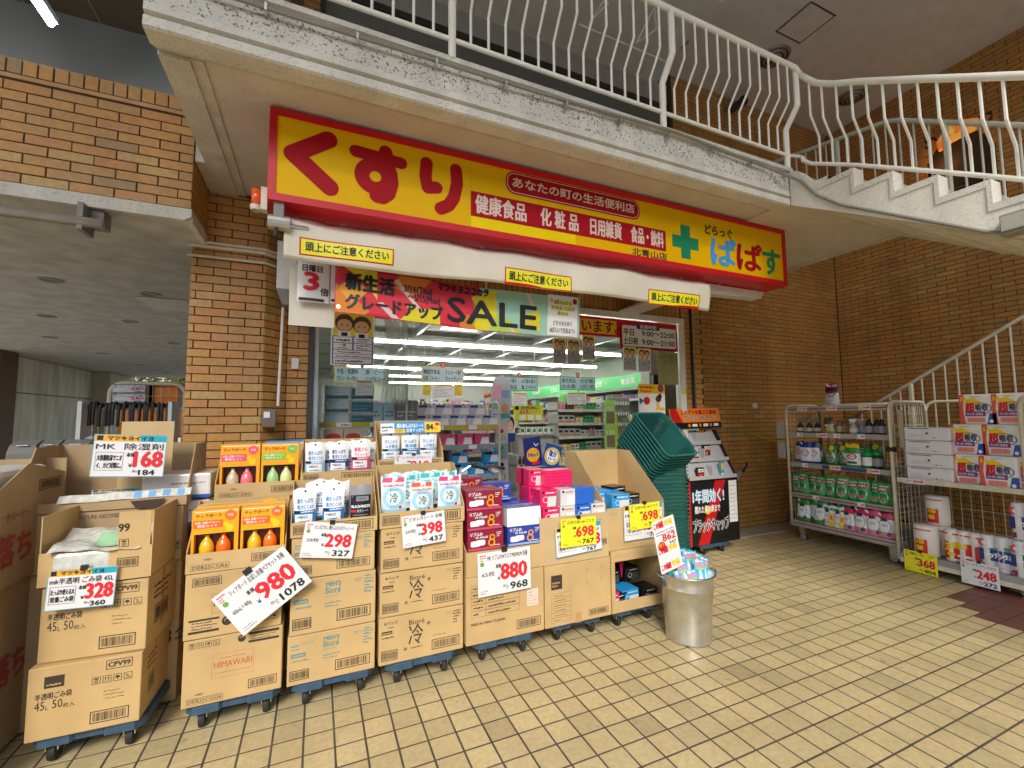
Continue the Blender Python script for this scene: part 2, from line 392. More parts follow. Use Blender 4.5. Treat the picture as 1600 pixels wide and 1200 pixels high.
for i in range(-34, 58):
    for j in range(-12, 33):
        cx, cy = TX0+(i+.5)*PT, TY0+(j+.5)*PT
        if cx < -5 or cx > 8.5 or cy > 4.8 and not (cx < -1 or cx < 8 and cy < 4.85): continue
        p = seen((cx,cy,0)); vis = p and 0 < p[0] < 1600 and 0 < p[1] < 1200 and p[1] > 900-max(0,(1100-p[0]))*0 and (cy < 2.95 or cx > 2.8)
        cells.append((p[2] if vis else 99, cx, cy))
cells.sort()
tv, tf = tile_geo(0,0); tme = bpy.data.meshes.new('tile'); tme.from_pydata(tv, [], tf); tme.materials.append(M_TILE)
tmr = tme.copy(); tmr.materials.clear(); tmr.materials.append(M_MAROON)
jn = M(); rr = random.Random(3)
for n, (d, cx, cy) in enumerate(cells):
    mar = is_maroon(cx, cy)
    if n < 290 or (mar and d < 50):
        o = bpy.data.objects.new('tile', tmr if mar else tme); COL.objects.link(o); o.parent = floor
        o.location = (cx, cy, rr.uniform(-.0006,.0006)); o.rotation_euler = (rr.uniform(-.003,.003), rr.uniform(-.003,.003), rr.choice((0,1,2,3))*math.pi/2+rr.uniform(-.004,.004))
    else:
        v, f = tile_geo(cx, cy); z = rr.uniform(-.0006,.0006); jn.add([(a,b,c+z if c else 0) for a,b,c in v], f, M_MAROON if mar else M_TILEJ)
jn.parent = floor; jn.I = Matrix(); jn.build('tiles', kind='stuff')

# ------------------------------------------------------------------ brick walls
BW, BH, BP, BQ = .227, .060, .235, .068
def brick_geo(x0, x1, y0, y1, d=.0045, ch=.0018):
    o = [(x0,y0,0),(x1,y0,0),(x1,y1,0),(x0,y1,0)]; md = [(x,y,d-ch) for x,y,_ in o]
    t = [(x0+ch,y0+ch,d),(x1-ch,y0+ch,d),(x1-ch,y1-ch,d),(x0+ch,y1-ch,d)]
    return o+md+t, [(8,9,10,11)]+[(i,(i+1)%4,4+(i+1)%4,4+i) for i in range(4)]+[(4+i,4+(i+1)%4,8+(i+1)%4,8+i) for i in range(4)]
BMESH = {}
def brick_mesh(w, h):
    k = (round(w,3), round(h,3))
    if k not in BMESH:
        v, f = brick_geo(0, k[0], 0, k[1]); me = bpy.data.meshes.new('brick'); me.from_pydata(v, [], f); me.materials.append(M_BRICK); BMESH[k] = me
    return BMESH[k]
def bricks(wall, faces, limit=285, seed=1, near=99):
    """faces: (Frame, width, height, row phase, holes, soldier rows) - pieces that show largest become parts"""
    rr = random.Random(seed); L = []
    for F, W, H, ph, holes, upright in faces:
        j = 0; y = 0
        while y < H-.012:
            h = min(BH, H-y); x = -BP+(ph+(BP/2 if j % 2 else 0)) % BP
            while x < W:
                a, b = max(x,0), min(x+BW, W)
                spans = [(a, b)]
                for hx0, hy0, hx1, hy1 in holes:
                    if y+h*.5 > hy0 and y+h*.5 < hy1:
                        ns = []
                        for p, q in spans:
                            if q <= hx0 or p >= hx1: ns.append((p,q))
                            else:
                                if p < hx0: ns.append((p, hx0-.004))
                                if q > hx1: ns.append((hx1+.004, q))
                        spans = ns
                for p, q in spans:
                    if q-p > .02: L.append((F,p,q,y,y+h))
                x += BP
            y += BQ; j += 1
        for (sx0, sy0, sx1, sh, sp) in upright:
            x = sx0
            while x < sx1-.02:
                L.append((F,x,min(x+sp-.008, sx1),sy0,sy0+sh)); x += sp
    sc_ = []
    for q in L:
        F,x0,x1,y0,y1 = q; p = seen(F((x0+x1)/2,(y0+y1)/2)); v = p and -30 < p[0] < 1630 and -30 < p[1] < 1230
        sc_.append((p[2]/max(.3,(x1-x0)/BW) if v else 99, q))
    sc_.sort(key=lambda t: t[0]); J = M(); J.I = Matrix(); J.parent = wall
    for n, (d, (F,x0,x1,y0,y1)) in enumerate(sc_):
        jx, jy, jd = rr.uniform(-.0012,.0012), rr.uniform(-.0008,.0008), rr.uniform(-.001,.001)
        if n < limit and d < near:
            o = bpy.data.objects.new('brick', brick_mesh(x1-x0, y1-y0)); COL.objects.link(o); o.parent = wall
            mt = Matrix((F.u, F.v, F.n)).transposed().to_4x4(); mt.translation = F(x0+jx, y0+jy, jd); o.matrix_local = mt
        else:
            v, f = brick_geo(x0, x1, y0, y1); J.add([F(a+jx,b+jy,c+(jd if c else 0)) for a,b,c in v], f, M_BRICKJ)
    if J.v: J.build('bricks', kind='stuff')
    return wall
def wall_thing(name, label, loc):
    return T(name, label, 'brick wall', loc)
WI = lambda t: setattr_I(t)
def base_at_origin(t):
    WM[t.name] = Matrix(); t.location = (0,0,0); return t

# parapet beam over the passage on the left
w = T('brick_beam', 'brick parapet beam with an upright top course over the passage on the left', 'brick wall')
m = M(w); m.box(-5.2,3.762,3.2, -.872,4.25,4.02, M_GROUT); m.build('beam_core')
F1 = FX(-3.2,3.762,3.205); F1b = Fr((-.872,3.762,3.205),(0,1,0),(0,0,1))
bricks(w, [(F1, 2.33, .68, .02, [], [(0,.725,2.33,.098,.0775)]), (F1b, .49, .68, .12, [], [(0,.725,.49,.098,.0775)])], 290, 11)
m = M(w); m.box(-5.2,3.752,3.893,-.862,4.25,3.92, mat('thin_brick_course',(.5,.27,.1),rough=.5,var=.15)); m.build('thin_course')
m = M(w); m.prism(Fr((-9,3.74,3.2),(1,0,0),(0,0,1)), [(0,-.005),(8.14,-.005),(8.14,-.06),(8.10,-.09),(0,-.09)], 0, -.035, M_MOULD)
m.prism(Fr((-.86,3.74,3.2),(0,1,0),(0,0,1)), [(.037,-.005),(.52,-.005),(.52,-.09),(.037,-.09)], .001, -.04, M_MOULD); m.build('ledge_trim')
# passage soffit
m = M(); m.box(-6.4,3.776,3.115, -.9,18.3,3.195, M_CONC); so = struct('passage_ceiling', m)
for k_, (x, y) in enumerate(((-2.5,5.9),(-3.4,7.98),(-2.5,7.98),(-4.2,10),(-2.47,10),(-4.2,12),(-4.2,14.2),(-4.2,16.4),(-1.76,6.15))):
    t = T('recessed_downlight', ('frontmost left','third row left','third row middle','fourth row left','fourth row right','fifth row','sixth row','farthest','frontmost right')[k_]+' round unlit downlight in the passage ceiling', 'downlight', (x,y,3.115), group='downlights in the passage ceiling')
    m = M(t); m.lathe([(.075,0),(.10,0),(.10,-.008),(.083,-.012),(.075,0)], mat('downlight_rim',(.33,.31,.27)), c=(x,y,3.114)); m.build('rim')
    m = M(t); m.disc(Fr((x,y,3.112),(1,0,0),(0,-1,0)),0,0,.078,0,mat('dim_lamp_glass',(.16,.16,.12),rough=.3)); m.build('lamp_glass')
tag(M().box(-1.95,6.3,3.105,-1.2,7.0,3.108,mat('hatch_line',(.6,.58,.5))).build('ceiling_hatch'),'thin white framed access hatch in the passage ceiling','ceiling hatch')
# pier
w = T('brick_pier', 'tall brick pier with a slanted corner left of the shop window', 'brick pillar')
m = M(w); m.prism(Fr((0,0,0),(1,0,0),(0,1,0)), [(-.955,4.262),(-.43,4.262),(-.26,4.432),(-.075,4.432),(-.075,5.2),(-.955,5.2)], 0, 3.60, M_GROUT); m.build('pier_core')
s2 = .17*math.sqrt(2)
bricks(w, [(FX(-.965,4.262,.02), .535, 3.56, .16, [], []), (Fr((-.428,4.26,.02),(1,1,0),(0,0,1)), s2-.004, 3.56, .0, [], []), (FX(-.258,4.432,.02), .17, 3.56, .09, [], [])], 295, 12)
# facade wall right of the window (two storeys) and the wall on the right
w = T('facade_wall', 'two storey brick wall between the shop doorway and the right hand corner', 'brick wall')
m = M(w); m.box(4.80,4.862,0, 8.7,5.1,6.9, M_GROUT); m.box(4.43,4.462,0, 4.80,5.1,3.6, M_GROUT); m.box(4.72,4.862,3.6,4.80,5.1,6.9,M_GROUT); m.build('wall_core')
bricks(w, [(FX(4.81,4.862,.02), 3.73, 6.84, .05, [], []), (FX(4.44,4.462,.02), .14, 3.5, .1, [], []), (FX(4.63,4.462,.02), .165, 3.5, .03, [], [])], 295, 13)
w = T('side_brick_wall', 'tall brick wall running towards the viewer along the right side', 'brick wall')
m = M(w); m.box(8.562,-7,0, 8.8,5.1,6.9, M_GROUT); m.build('wall_core')  # core is carried on out of view to keep light off the right side
bricks(w, [(FY(8.562,4.85,.02), 8.3, 6.84, .11, [(1.40,4.6,2.15,5.93)], [])], 295, 14)
# header of upright bricks over the shop window
w = T('brick_header', 'band of upright brown bricks above the shop window', 'brick wall')
m = M(w); m.box(-.075,4.462,2.94, 4.43,4.7,3.6, M_GROUT); m.build('header_core')
bricks(w, [(FX(-.07,4.462,2.95), 4.5, 0, 0, [], [(0,0,4.5,.227,.068),(0,.235,4.5,.227,.068)])], 290, 15)

# alcove with a lit amber lamp in the side wall
t = T('amber_wall_lamp', 'amber glass lamp glowing inside the arched brick niche at upper right', 'wall lamp', (8.5,3.05,5.3))
m = M(t); m.box(8.545,2.72,4.62, 8.555,3.44,5.55, mat('painted_niche_shade',(.03,.02,.012),rough=.8)); m.build('niche_panel')  # flat dark panel: the shade of the recess is put into its colour
amb = bpy.data.materials.new('amber_glass'); amb.use_nodes = True; nt = amb.node_tree; b = nt.nodes['Principled BSDF']
vo = nt.nodes.new('ShaderNodeTexVoronoi'); vo.inputs['Scale'].default_value = 9; rp = nt.nodes.new('ShaderNodeValToRGB')
rp.color_ramp.elements[0].color = (.9,.12,.01,1); rp.color_ramp.elements[1].color = (1,.62,.12,1); gg = nt.nodes.new('ShaderNodeNewGeometry')
nt.links.new(gg.outputs['Position'], vo.inputs['Vector']); nt.links.new(vo.outputs['Color'], rp.inputs[0]); nt.links.new(rp.outputs[0], b.inputs['Emission Color']); nt.links.new(rp.outputs[0], b.inputs['Base Color']); b.inputs['Emission Strength'].default_value = .2
m = M(t); prof = [(.30,0),(.28,.07),(.22,.15),(.12,.21),(.03,.235)]
FL = Fr((8.42,0,0),(0,-1,0),(0,0,1)); pp = [FL.px(*q_) for q_ in ((1463,222),(1474,204),(1490,192),(1508,186),(1528,184),(1532,190),(1522,202),(1504,211),(1484,222),(1466,236))]; m.prism(FL,pp,0,-.06,amb); m.build('glass_shade')
ll = bpy.data.lights.new('amber_bulb','POINT'); ll.energy = 1.3; ll.color = (1,.45,.12); ll.shadow_soft_size = .06; lo = bpy.data.objects.new('amber_bulb',ll); COL.objects.link(lo); lo.location = (8.40,3.22,5.42); lo.parent = t; lo.matrix_parent_inverse = WM[t.name].inverted()
m = M(t); N = 12
for i in range(N):
    a = math.pi*i/(N-1); y = 3.08+.42*math.cos(a); z = 5.5+.42*math.sin(a); FF = Fr((8.55,y,z),(0,-math.sin(a),math.cos(a)),(0,-math.cos(a),-math.sin(a)))
    v, f = brick_geo(-.05,.05,-.1,.1); m.add([FF(p,q,-c if FF.n.x > 0 else c) for p,q,c in v], f, M_BRICKJ)
m.build('brick_arch', kind='stuff')
m = M(t); m.box(8.548,2.74,5.5,8.556,3.42,5.86,mat('painted_niche_shade',(0,0,0))); m.build('niche_top')
m = M(t); m.box(8.545,3.40,4.6, 8.549,3.46,5.5, M_BRICKJ); m.tube([(8.5,3.4,4.98),(8.5,2.75,4.98)], .02, M_BLACK); m.build('lamp_rail')

# ------------------------------------------------------------------ high ceiling and upper storey
m = M(); m.box(4.35,-2.2,6.87, 9,5.2,7.05, M_CEIL); m.box(4.6,-6,6.87, 9,-2.2,7.05, M_CEIL); m.box(-6.5,-2.2,6.87, 4.35,3.5,7.05, M_CEIL); m.box(-.9,3.5,6.62,4.35,5.2,7.05,M_CEIL); struct('ceiling', m)  # second box is unseen, added to shade the right-hand walls
m = M(); m.box(-6.5,3.5,6.93,-.9,7.2,7.1,mat('brown_ceiling_panel',(.17,.12,.07),rough=.6,var=.1))
for k in range(9): m.box(-6.5+k*.75,3.5,6.925,-6.49+k*.75,7.2,6.93,mat('panel_joint',(.45,.38,.28)))
struct('panelled_ceiling', m)
tag(M().box(-6.5,7.2,3.2,-.9,7.3,7.0,mat('grey_bulkhead',(.34,.35,.33),rough=.6,var=.08,scale=1)).build('upper_wall'),'smooth grey upper wall seen above the brick parapet at top left','wall')
t = T('fluorescent_tube', 'lit fluorescent tube on the ceiling in the top left corner', 'ceiling light', (-3.28,6.3,6.85))
M_TUBE = mat('lit_tube', (1,.97,.88), var=0, emit=30)
e = at(80,38,z=6.0); s_ = at(46,-5,z=6.0); dd = (e-s_).normalized()
m = M(t); m.box(e.x-.05,e.y-1.3,6.03,e.x+.05,e.y+.02,6.10,mat('fitting_white',(.7,.7,.66))); m.tube([(e.x,e.y-.3,6.1),(e.x,e.y-.3,6.93)],.01,M_STEEL); m.build('fitting')
m = M(t); m.tube([(e.x,e.y-1.25,6.0),(e.x,e.y,6.0)], .03, M_TUBE); m.build('tube')
# hatch, air vents, pendant lamp
t = T('ceiling_hatch', 'square access hatch with dark edge in the high ceiling', 'ceiling hatch', (5.8,3.46,6.86))
m = M(t); FF = Fr((5.55,3.23,6.866),(0,1,0),(1,0,0)); FF = Fr((5.55,3.70,6.866),(1,0,0),(0,-1,0))
m.frame(FF,0,0,.5,.48,.018,.002,mat('hatch_edge',(.07,.05,.035))); m.build('hatch_edge')
m = M(t); m.rect(FF,.02,.02,.48,.46,.004,M_CEIL); m.build('hatch_panel')
def vent(x, y, lab):
    t = T('air_vent', lab, 'air vent', (x,y,6.86))
    for k, r in enumerate((.21,.155,.10,.05)):
        m = M(t); z = 6.865-.018*k
        m.lathe([(r,0),(r-.012,-.022),(r-.038,-.026),(r-.02,0)], mat('vent_metal',(.30,.27,.22),rough=.4,metal=.3), c=(x,y,z), n=28); m.build('ring')
    m = M(t); m.disc(Fr((x,y,6.868),(1,0,0),(0,-1,0)),0,0,.2,.001,M_BLACK); m.build('duct')
vent(5.93,3.99,'round ceiling air vent nearer the square hatch'); vent(7.86,4.03,'round ceiling air vent nearer the side wall')
t = T('pendant_lamp', 'grey bell shaped pendant lamp hanging behind the balcony railing', 'pendant lamp', (4.35,4.2,5.9))
p = at(1064,60,y=4.2)
m = M(t); m.tube([(p.x,4.2,6.62),(p.x,4.2,p.z+.25)], .006, M_BLACK); m.build('cord')
m = M(t); m.lathe([(.02,.26),(.06,.22),(.085,.1),(.10,-.06),(.09,-.07),(.07,.06),(.0,.1)], mat('lamp_grey',(.33,.31,.26),rough=.35), c=(p.x,4.2,p.z), n=20); m.build('shade', smooth=True)
m = M(t); m.lathe([(.0,-.02),(.07,-.03),(.075,.02)], M_BLACK, c=(p.x,4.2,p.z), n=16); m.build('reflector')
# black spot lamp on the upper wall
t = T('spotlight', 'black spotlight fixed to the upper brick wall', 'spotlight', tuple(at(1150,165,y=4.8)))
p = at(1150,168,y=4.72)
m = M(t); m.tube([(p.x-.05,4.85,p.z+.05),(p.x,4.72,p.z)], .02, M_BLACK); m.build('arm')
m = M(t); m.tube([(p.x-.12,4.74,p.z-.07),(p.x+.10,4.66,p.z+.10)], .06, M_BLACK, n=12); m.build('lamp_head')
m = M(t); m.tube([(p.x+.09,4.665,p.z+.095),(p.x+.115,4.65,p.z+.115)], .075, M_BLACK, n=12); m.build('lamp_hood')
# upper storey glazing
M_UGL = mat('upper_glass', (.17,.175,.16), rough=.12, var=.12, scale=.8)
M_DKF = mat('dark_bronze_frame', (.035,.03,.025), rough=.4)
t = T('upper_window', 'long grey upper storey window behind the balcony railing', 'window', (2.2,4.85,3.9))
m = M(t); m.box(-.02,4.87,3.9, 4.70,4.9,6.25, M_UGL); m.build('pane')
m = M(t); m.box(-.018,4.82,6.25, 4.69,4.94,6.33, M_DKF); m.build('top_frame')
m = M(t); m.box(-.07,4.80,3.6, -.019,4.96,6.87, M_DKF); m.build('side_frame')
m = M(t); m.box(4.70,4.80,3.9, 4.76,4.94,6.6, M_DKF); m.build('side_frame')
m = M(t); m.box(-.04,4.84,6.33, 4.70,4.96,6.65, mat('frosted_transom',(.38,.37,.33),rough=.5)); m.build('transom')
m = M(t); m.box(-.04,4.86,3.9,4.7,4.868,4.5,mat('frosted_film',(.26,.27,.25),rough=.7,var=.05)); m.build('frosted_film')
w = T('upper_brick_wall', 'piece of brick wall on the balcony level left of the upper window', 'brick wall')
m = M(w); m.box(-.80,4.892,3.6, -.05,5.1,6.9, M_GROUT); m.build('wall_core')
bricks(w, [(FX(-.80,4.892,3.9), .74, 2.7, .1, [], [])], 200, 16)
m = M(); p = at(463,0,y=4.8); m.box(p.x-.05,4.80,3.9,p.x+.05,4.885,6.6,mat('bronze_post',(.10,.055,.03),rough=.4)); tag(m.build('door_post'),'dark bronze post on the brick wall at the top edge','post')
# white folding brackets seen behind the railing
for (a,b,c) in (((962,0),(950,28),(918,40)),):
    pass
for (pts, lab) in ((((1022,12),(1025,46),(994,68),(1022,12)),'white triangular shelf bracket behind the railing near the post'),(((944,0),(950,5),(918,38),(944,0)),'white triangular shelf bracket at the top edge of the picture')):
    m = M(); m.tube([tuple(at(x,y,y=3.9)) for x,y in pts], .012, M_RAIL, n=6); tag(m.build('wall_bracket'), lab, 'bracket')
m = M(); a, b = at(905,38,y=3.9), at(1040,96,y=3.9); m.tube([tuple(a),tuple(b)], .01, M_RAIL, n=6); tag(m.build('curtain_rail'),'thin white rail running behind the balustrade','rail')

# ------------------------------------------------------------------ balcony slab
t = T('balcony', 'white rendered balcony slab over the shop sign', 'balcony', (1.5,2.5,3.6))
prof = [(2.53,3.90),(2.485,3.90),(2.485,3.868),(2.515,3.862),(2.512,3.715),(2.49,3.695),(2.475,3.68),(2.470,3.625),(2.45,3.612),(2.45,3.575),(2.62,3.575),(2.62,3.60),(2.70,3.60),(2.70,3.80),(2.53,3.80)]
def extr(mm, prof, x0, x1, mt, seg=1):
    FP = Fr((x0,0,0),(0,1,0),(0,0,1)); mm.prism(FP, prof, 0, x1-x0, mt)
m = M(t); FPx = Fr((-.8,0,0),(0,1,0),(0,0,1))
m.prism(FPx, [(2.515,3.862),(2.512,3.682),(2.70,3.682),(2.70,3.862)], 0, 4.66, M_FASCIA); m.build('fascia')
m = M(t); m.prism(FPx, [(2.485,3.90),(2.485,3.868),(2.515,3.864),(2.70,3.864),(2.70,3.90)], 0, 4.66, M_MOULD); m.build('top_lip')
m = M(t); m.prism(FPx, [(2.514,3.680),(2.486,3.672),(2.482,3.628),(2.512,3.618),(2.512,3.610),(2.488,3.604),(2.484,3.552),(2.496,3.543),(2.60,3.543),(2.60,3.680)], 0, 4.60, M_MOULD); m.build('moulding')
m = M(t); m.prism(FPx, [(2.602,3.560),(2.63,3.562),(2.70,3.598),(2.70,3.70),(2.602,3.70)], 0, 4.58, M_MOULD); m.build('soffit_border')
m = M(t); m.box(-.8,2.70,3.572, -.66,4.86,3.70, M_MOULD); m.box(-.66,2.70,3.590,-.60,4.86,3.70,M_MOULD); m.box(-.861,3.77,3.573,-.801,4.25,3.9,M_MOULD); m.build('soffit_edge')
m = M(t); m.box(-.60,2.70,3.605, 3.8,4.86,3.72, M_SOFFIT); m.build('soffit')
m = M(t); m.box(3.80,2.52,3.585, 5.55,4.86,3.72, M_SOFFIT); m.build('landing_soffit')
m = M(t); m.box(-.8,2.70,3.72, 5.6,4.86,3.89, M_MOULD); m.build('deck')
m = M(t); m.box(3.95,2.25,3.60, 5.6,2.50,3.73, M_MOULD); m.box(3.88,2.502,3.721,5.6,2.70,3.88,M_FASCIA); m.build('landing_edge')
m = M(t); m.box(5.552,2.52,3.575,5.62,4.86,3.90,M_MOULD); m.build('right_edge')
# conduit clipped under the lip
pts = [(480,33),(640,82),(820,138),(1060,208),(1200,262),(1252,283),(1275,304),(1315,322)]
cp = [at(x,y,y=2.475) for x,y in pts[:5]]+[at(1252,283,x=3.82), at(1275,304,x=3.82), at(1315,320,x=3.82), at(1390,334,x=3.82), at(1460,347,x=3.82), at(1540,362,x=3.82), at(1590,366,x=3.82)]
c0 = Vector((-.8,2.475,cp[0].z)); m = M(); m.tube([c0]+cp, .011, mat('conduit_grey',(.25,.24,.2),rough=.5), n=8)
for i in range(10):
    x = -.3+i*.45; z = cp[0].z; m.box(x,2.46,z-.02,x+.012,2.52,z+.02,M_STEEL)
tag(m.build('conduit', smooth=False),'grey electrical conduit clipped along the balcony edge and stair','conduit')
t = T('emergency_light', 'small grey box lamp at the end of the stair conduit', 'lamp', tuple(at(1590,380,x=3.8)))
a = at(1570,372,x=3.80); m = M(t); m.box(3.74,a.y-.16,a.z-.0,3.84,a.y+.0,a.z+.13,mat('lamp_box',(.25,.24,.19),rough=.4)); m.build('case',bevel=.01)
m = M(t); m.box(3.72,a.y-.15,a.z+.02,3.739,a.y-.01,a.z+.11,mat('lamp_lens',(.4,.4,.33),rough=.2)); m.build('lens',bevel=.004)

# ------------------------------------------------------------------ upper flight, landing, lower flight
def upz(k): return 3.89-.16*k
t = T('upper_stair', 'white rendered stair flight coming down from the balcony', 'stairs', (4.6,1.2,2.8))
NS = 7
FS = Fr((3.83,2.5,0),(0,-1,0),(0,0,1))      # x runs towards the viewer
saw = [(0,3.88),(.07,3.84),(.13,3.76),(.19,3.69),(.25,3.655)]
for k in range(2, NS+1):
    saw += [(.25*(k-1)+.0, upz(k)+.05), (.25*k, upz(k)+.05)]
end = (.25*NS, upz(NS)-.30)
low = [(.25*NS, upz(NS)-.26), (.0, 3.56)]
M_STRG = stucco('stair_white_render', (.74,.71,.62), 26, .35, .2, .2)
m = M(t); m.prism(FS, saw+low, 0, -.11, M_STRG); m.build('stringer')
for k in range(2, NS+1):
    m = M(t); m.fbox(FS, .25*(k-1)-.012, upz(k)+.02, .25*k+.012, upz(k)+.064, .008, -.118, M_MOULD); m.fbox(FS,.25*k-.012,upz(k)-.11,.25*k+.012,upz(k)+.02,.0085,-.1185,M_MOULD); m.build('step_trim')
for k in range(1, NS+1):
    m = M(t); m.box(3.94,2.5-.25*k,upz(k)-.16,5.5,2.5-.25*(k-1),upz(k),M_MOULD); m.build('tread')
m = M(t); m.prism(Fr((3.95,2.5,0),(0,-1,0),(0,0,1)), [(0,3.72),(.25*NS,upz(NS)-.13),(.25*NS,upz(NS)-.28),(0,3.575)], 0, -1.55, M_STRG); m.build('flight_slab')
m = M(t); m.prism(Fr((5.5,2.5,0),(0,-1,0),(0,0,1)), saw+low, 0, -.1, M_STRG); m.build('far_stringer')
zl = upz(NS)
t = T('stair_landing', 'rendered half landing of the stair at the right edge', 'stair landing', (6,0,zl))
m = M(t); m.box(3.83,-1.1,zl-.28, 8.56,.75,zl, M_STRG); m.build('landing_slab')
m = M(t); m.box(3.9,-1.05,0,4.15,-.8,zl-.28,M_STRG); m.build('column')
t = T('lower_stair', 'brick sided lower stair flight behind the cage trolleys', 'stairs', (7.6,3,0))
n = 17
for k in range(n):
    zz = zl*(k+1)/n; y1 = 4.8-.25*k; 
    m = M(t); m.box(6.95,y1-.25,max(0,zz-.2),8.56,y1,zz-.02,mat('stone_step',(.15,.12,.085),rough=.8,var=.2)); m.build('step')
m = M(t); m.prism(Fr((6.93,4.8,0),(0,-1,0),(0,0,1)), [(0,0),(0,.1),(.25*n,zl-.06),(.25*n,zl-.3),(.35,0)], 0, -.06, mat('dark_stone',(.26,.19,.12),rough=.85,var=.25)); m.build('stair_side')
tag(M().box(6.9,4.35,0,8.5,4.84,.14,mat('stone_step',(.15,.12,.085))).build('stone_step'),'low dark stone step in the corner left of the far trolley','step')

# ------------------------------------------------------------------ railings
t = T('balcony_railing', 'white steel balustrade with kinked bars along the balcony', 'railing', (2,2.5,3.9))
YL, YU = 2.50, 2.385
ZB, ZK1, ZK2, ZT = 4.02, 4.255, 4.415, 4.765
corner = [(3.70,YU,ZT),(3.80,YU-.01,ZT-.005),(3.85,2.33,ZT-.06),(3.86,2.25,ZT-.16)]
m = M(t); m.tube([(-2,YU,ZT),(3.74,YU,ZT),(3.80,YU-.004,ZT-.008),tuple(at(1250,117,x=3.835))], .0235, M_RAIL, n=10); m.build('top_rail', smooth=True)
m = M(t); m.tube([(-2,YL,ZB),(3.82,YL,ZB),(3.93,2.44,ZB-.02)], .015, M_RAIL); m.build('bottom_rail', smooth=True)
for x in (-.96,.71,2.385,3.815):
    m = M(t); m.tube([(x,YL,3.89),(x,YL,ZK1),(x,YU,ZK2),(x,YU,ZT)], .024 if x < 3.9 else .02, M_RAIL, n=8); m.build('post')
x = -1.92
bm = None
while x < 3.78:
    if all(abs(x-q) > .05 for q in (-.96,.71,2.385,3.815)):
        if bm is None:
            m = M(t); m.tube([(0,YL,ZB),(0,YL,ZK1),(0,YU,ZK2),(0,YU,ZT)], .0088, M_RAIL, n=6); o = m.build('baluster'); bm = o.data; wl = Vector((2,2.5,3.9)); o.location = (x,0,0)
        else:
            o = bpy.data.objects.new('baluster', bm); COL.objects.link(o); o.parent = t; o.location = (x,0,0); KM[t.name].append(o)
    x += .1196
t = T('stair_railing', 'white steel balustrade descending with the stair towards the right edge', 'railing', (3.9,1.5,3.3))
def srail(y): return 3.89+.876-.16+(y-2.25)*.675     # top rail height along the flight
P = [tuple(at(1250,117,x=3.835))]+[tuple(at(x_,y_,x=3.85)) for x_,y_ in ((1262,124),(1275,130),(1300,131),(1340,127.5),(1440,123.5),(1520,121),(1600,118))]
d = Vector(P[-1])-Vector(P[-2]); P.append(tuple(Vector(P[-1])+d*2.2)); top = [Vector(p) for p in P]
m = M(t); m.tube(P, .025, M_RAIL, n=10); m.build('top_rail', smooth=True)
Q = [(3.93,2.44,ZB-.02)]+[tuple(at(x_,y_,x=3.95)) for x_,y_ in ((1255,251),(1268,255.5),(1290,256),(1340,258),(1440,266),(1520,273),(1595,280))]
d = Vector(Q[-1])-Vector(Q[-2]); Q.append(tuple(Vector(Q[-1])+d*2.2)); bot = [Vector(p) for p in Q]
m = M(t); m.tube(Q, .016, M_RAIL); m.build('bottom_rail', smooth=True)
def on(path, y):
    for a, b in zip(path, path[1:]):
        if a.y >= y >= b.y: return a.lerp(b, (a.y-y)/(a.y-b.y) if a.y != b.y else 0)
    return path[-1]
ys = [2.30,2.20,2.09]+[1.98-.103*i for i in range(17)]
for i, y in enumerate(ys):
    a, b = on(top, y), on(bot, y); h = a.z-b.z
    post = i in (14,)
    m = M(t); m.tube([a, (a.x,y,b.z+h*.56), (b.x,y,b.z+h*.33), (b.x,y,b.z-(.35 if post else 0))], .03 if post else .0095, M_RAIL, n=8 if post else 6); m.build('post' if post else 'baluster')
# far side rails
t = T('far_landing_railing', 'grey white balustrade on the far side of the stairwell', 'railing', (5.4,2.5,3.9))
Pt = [at(1218,251,x=5.3),at(1300,221,x=5.3),at(1385,190,x=5.3),at(1402,188,x=5.3),at(1500,192,x=5.3),at(1600,196,x=5.3)]
d = Pt[-1]-Pt[-2]; Pt.append(Pt[-1]+d*1.5); Pt.insert(0, Pt[0]+(Pt[0]-Pt[1])*.3)
M_RAIL2 = mat('railing_grey_paint', (.50,.47,.38), rough=.4, var=.08)
m = M(t); m.tube(Pt, .024, M_RAIL2, n=8); m.build('top_rail', smooth=True)
Pb = [p-Vector((0,0,.72)) for p in Pt]; m = M(t); m.tube(Pb, .016, M_RAIL2, n=8); m.build('bottom_rail', smooth=True)
y = Pt[0].y-.05; i = 0
while y > Pt[-1].y:
    a, b = on(Pt, y), on(Pb, y); post = i % 8 == 7
    m = M(t); m.tube([a,(b.x,y,b.z-(.15 if post else 0))], .026 if post else .009, M_RAIL2, n=6); m.build('post' if post else 'baluster'); y -= .115; i += 1
t = T('lower_stair_railing', 'grey balustrade rising behind the cage trolleys', 'railing', (6.9,3,1))
Pl = [at(1392,617,x=6.9),at(1480,565,x=6.9),at(1600,494,x=6.9)]; d = Pl[-1]-Pl[-2]; Pl.append(Pl[-1]+d*.9); d0 = Pl[0]-Pl[1]; Pl.insert(0, Pl[0]+d0*1.6)
m = M(t); m.tube(Pl, .022, M_RAIL2, n=8); m.build('top_rail', smooth=True)
y = Pl[0].y-.02; i = 0
while y > Pl[-1].y:
    a = on(Pl, y); post = i % 10 == 0
    m = M(t); m.tube([a,(a.x,y,max(.05,a.z-1.0))], .028 if post else .01, M_RAIL2, n=6); m.build('post' if post else 'baluster'); y -= .115; i += 1
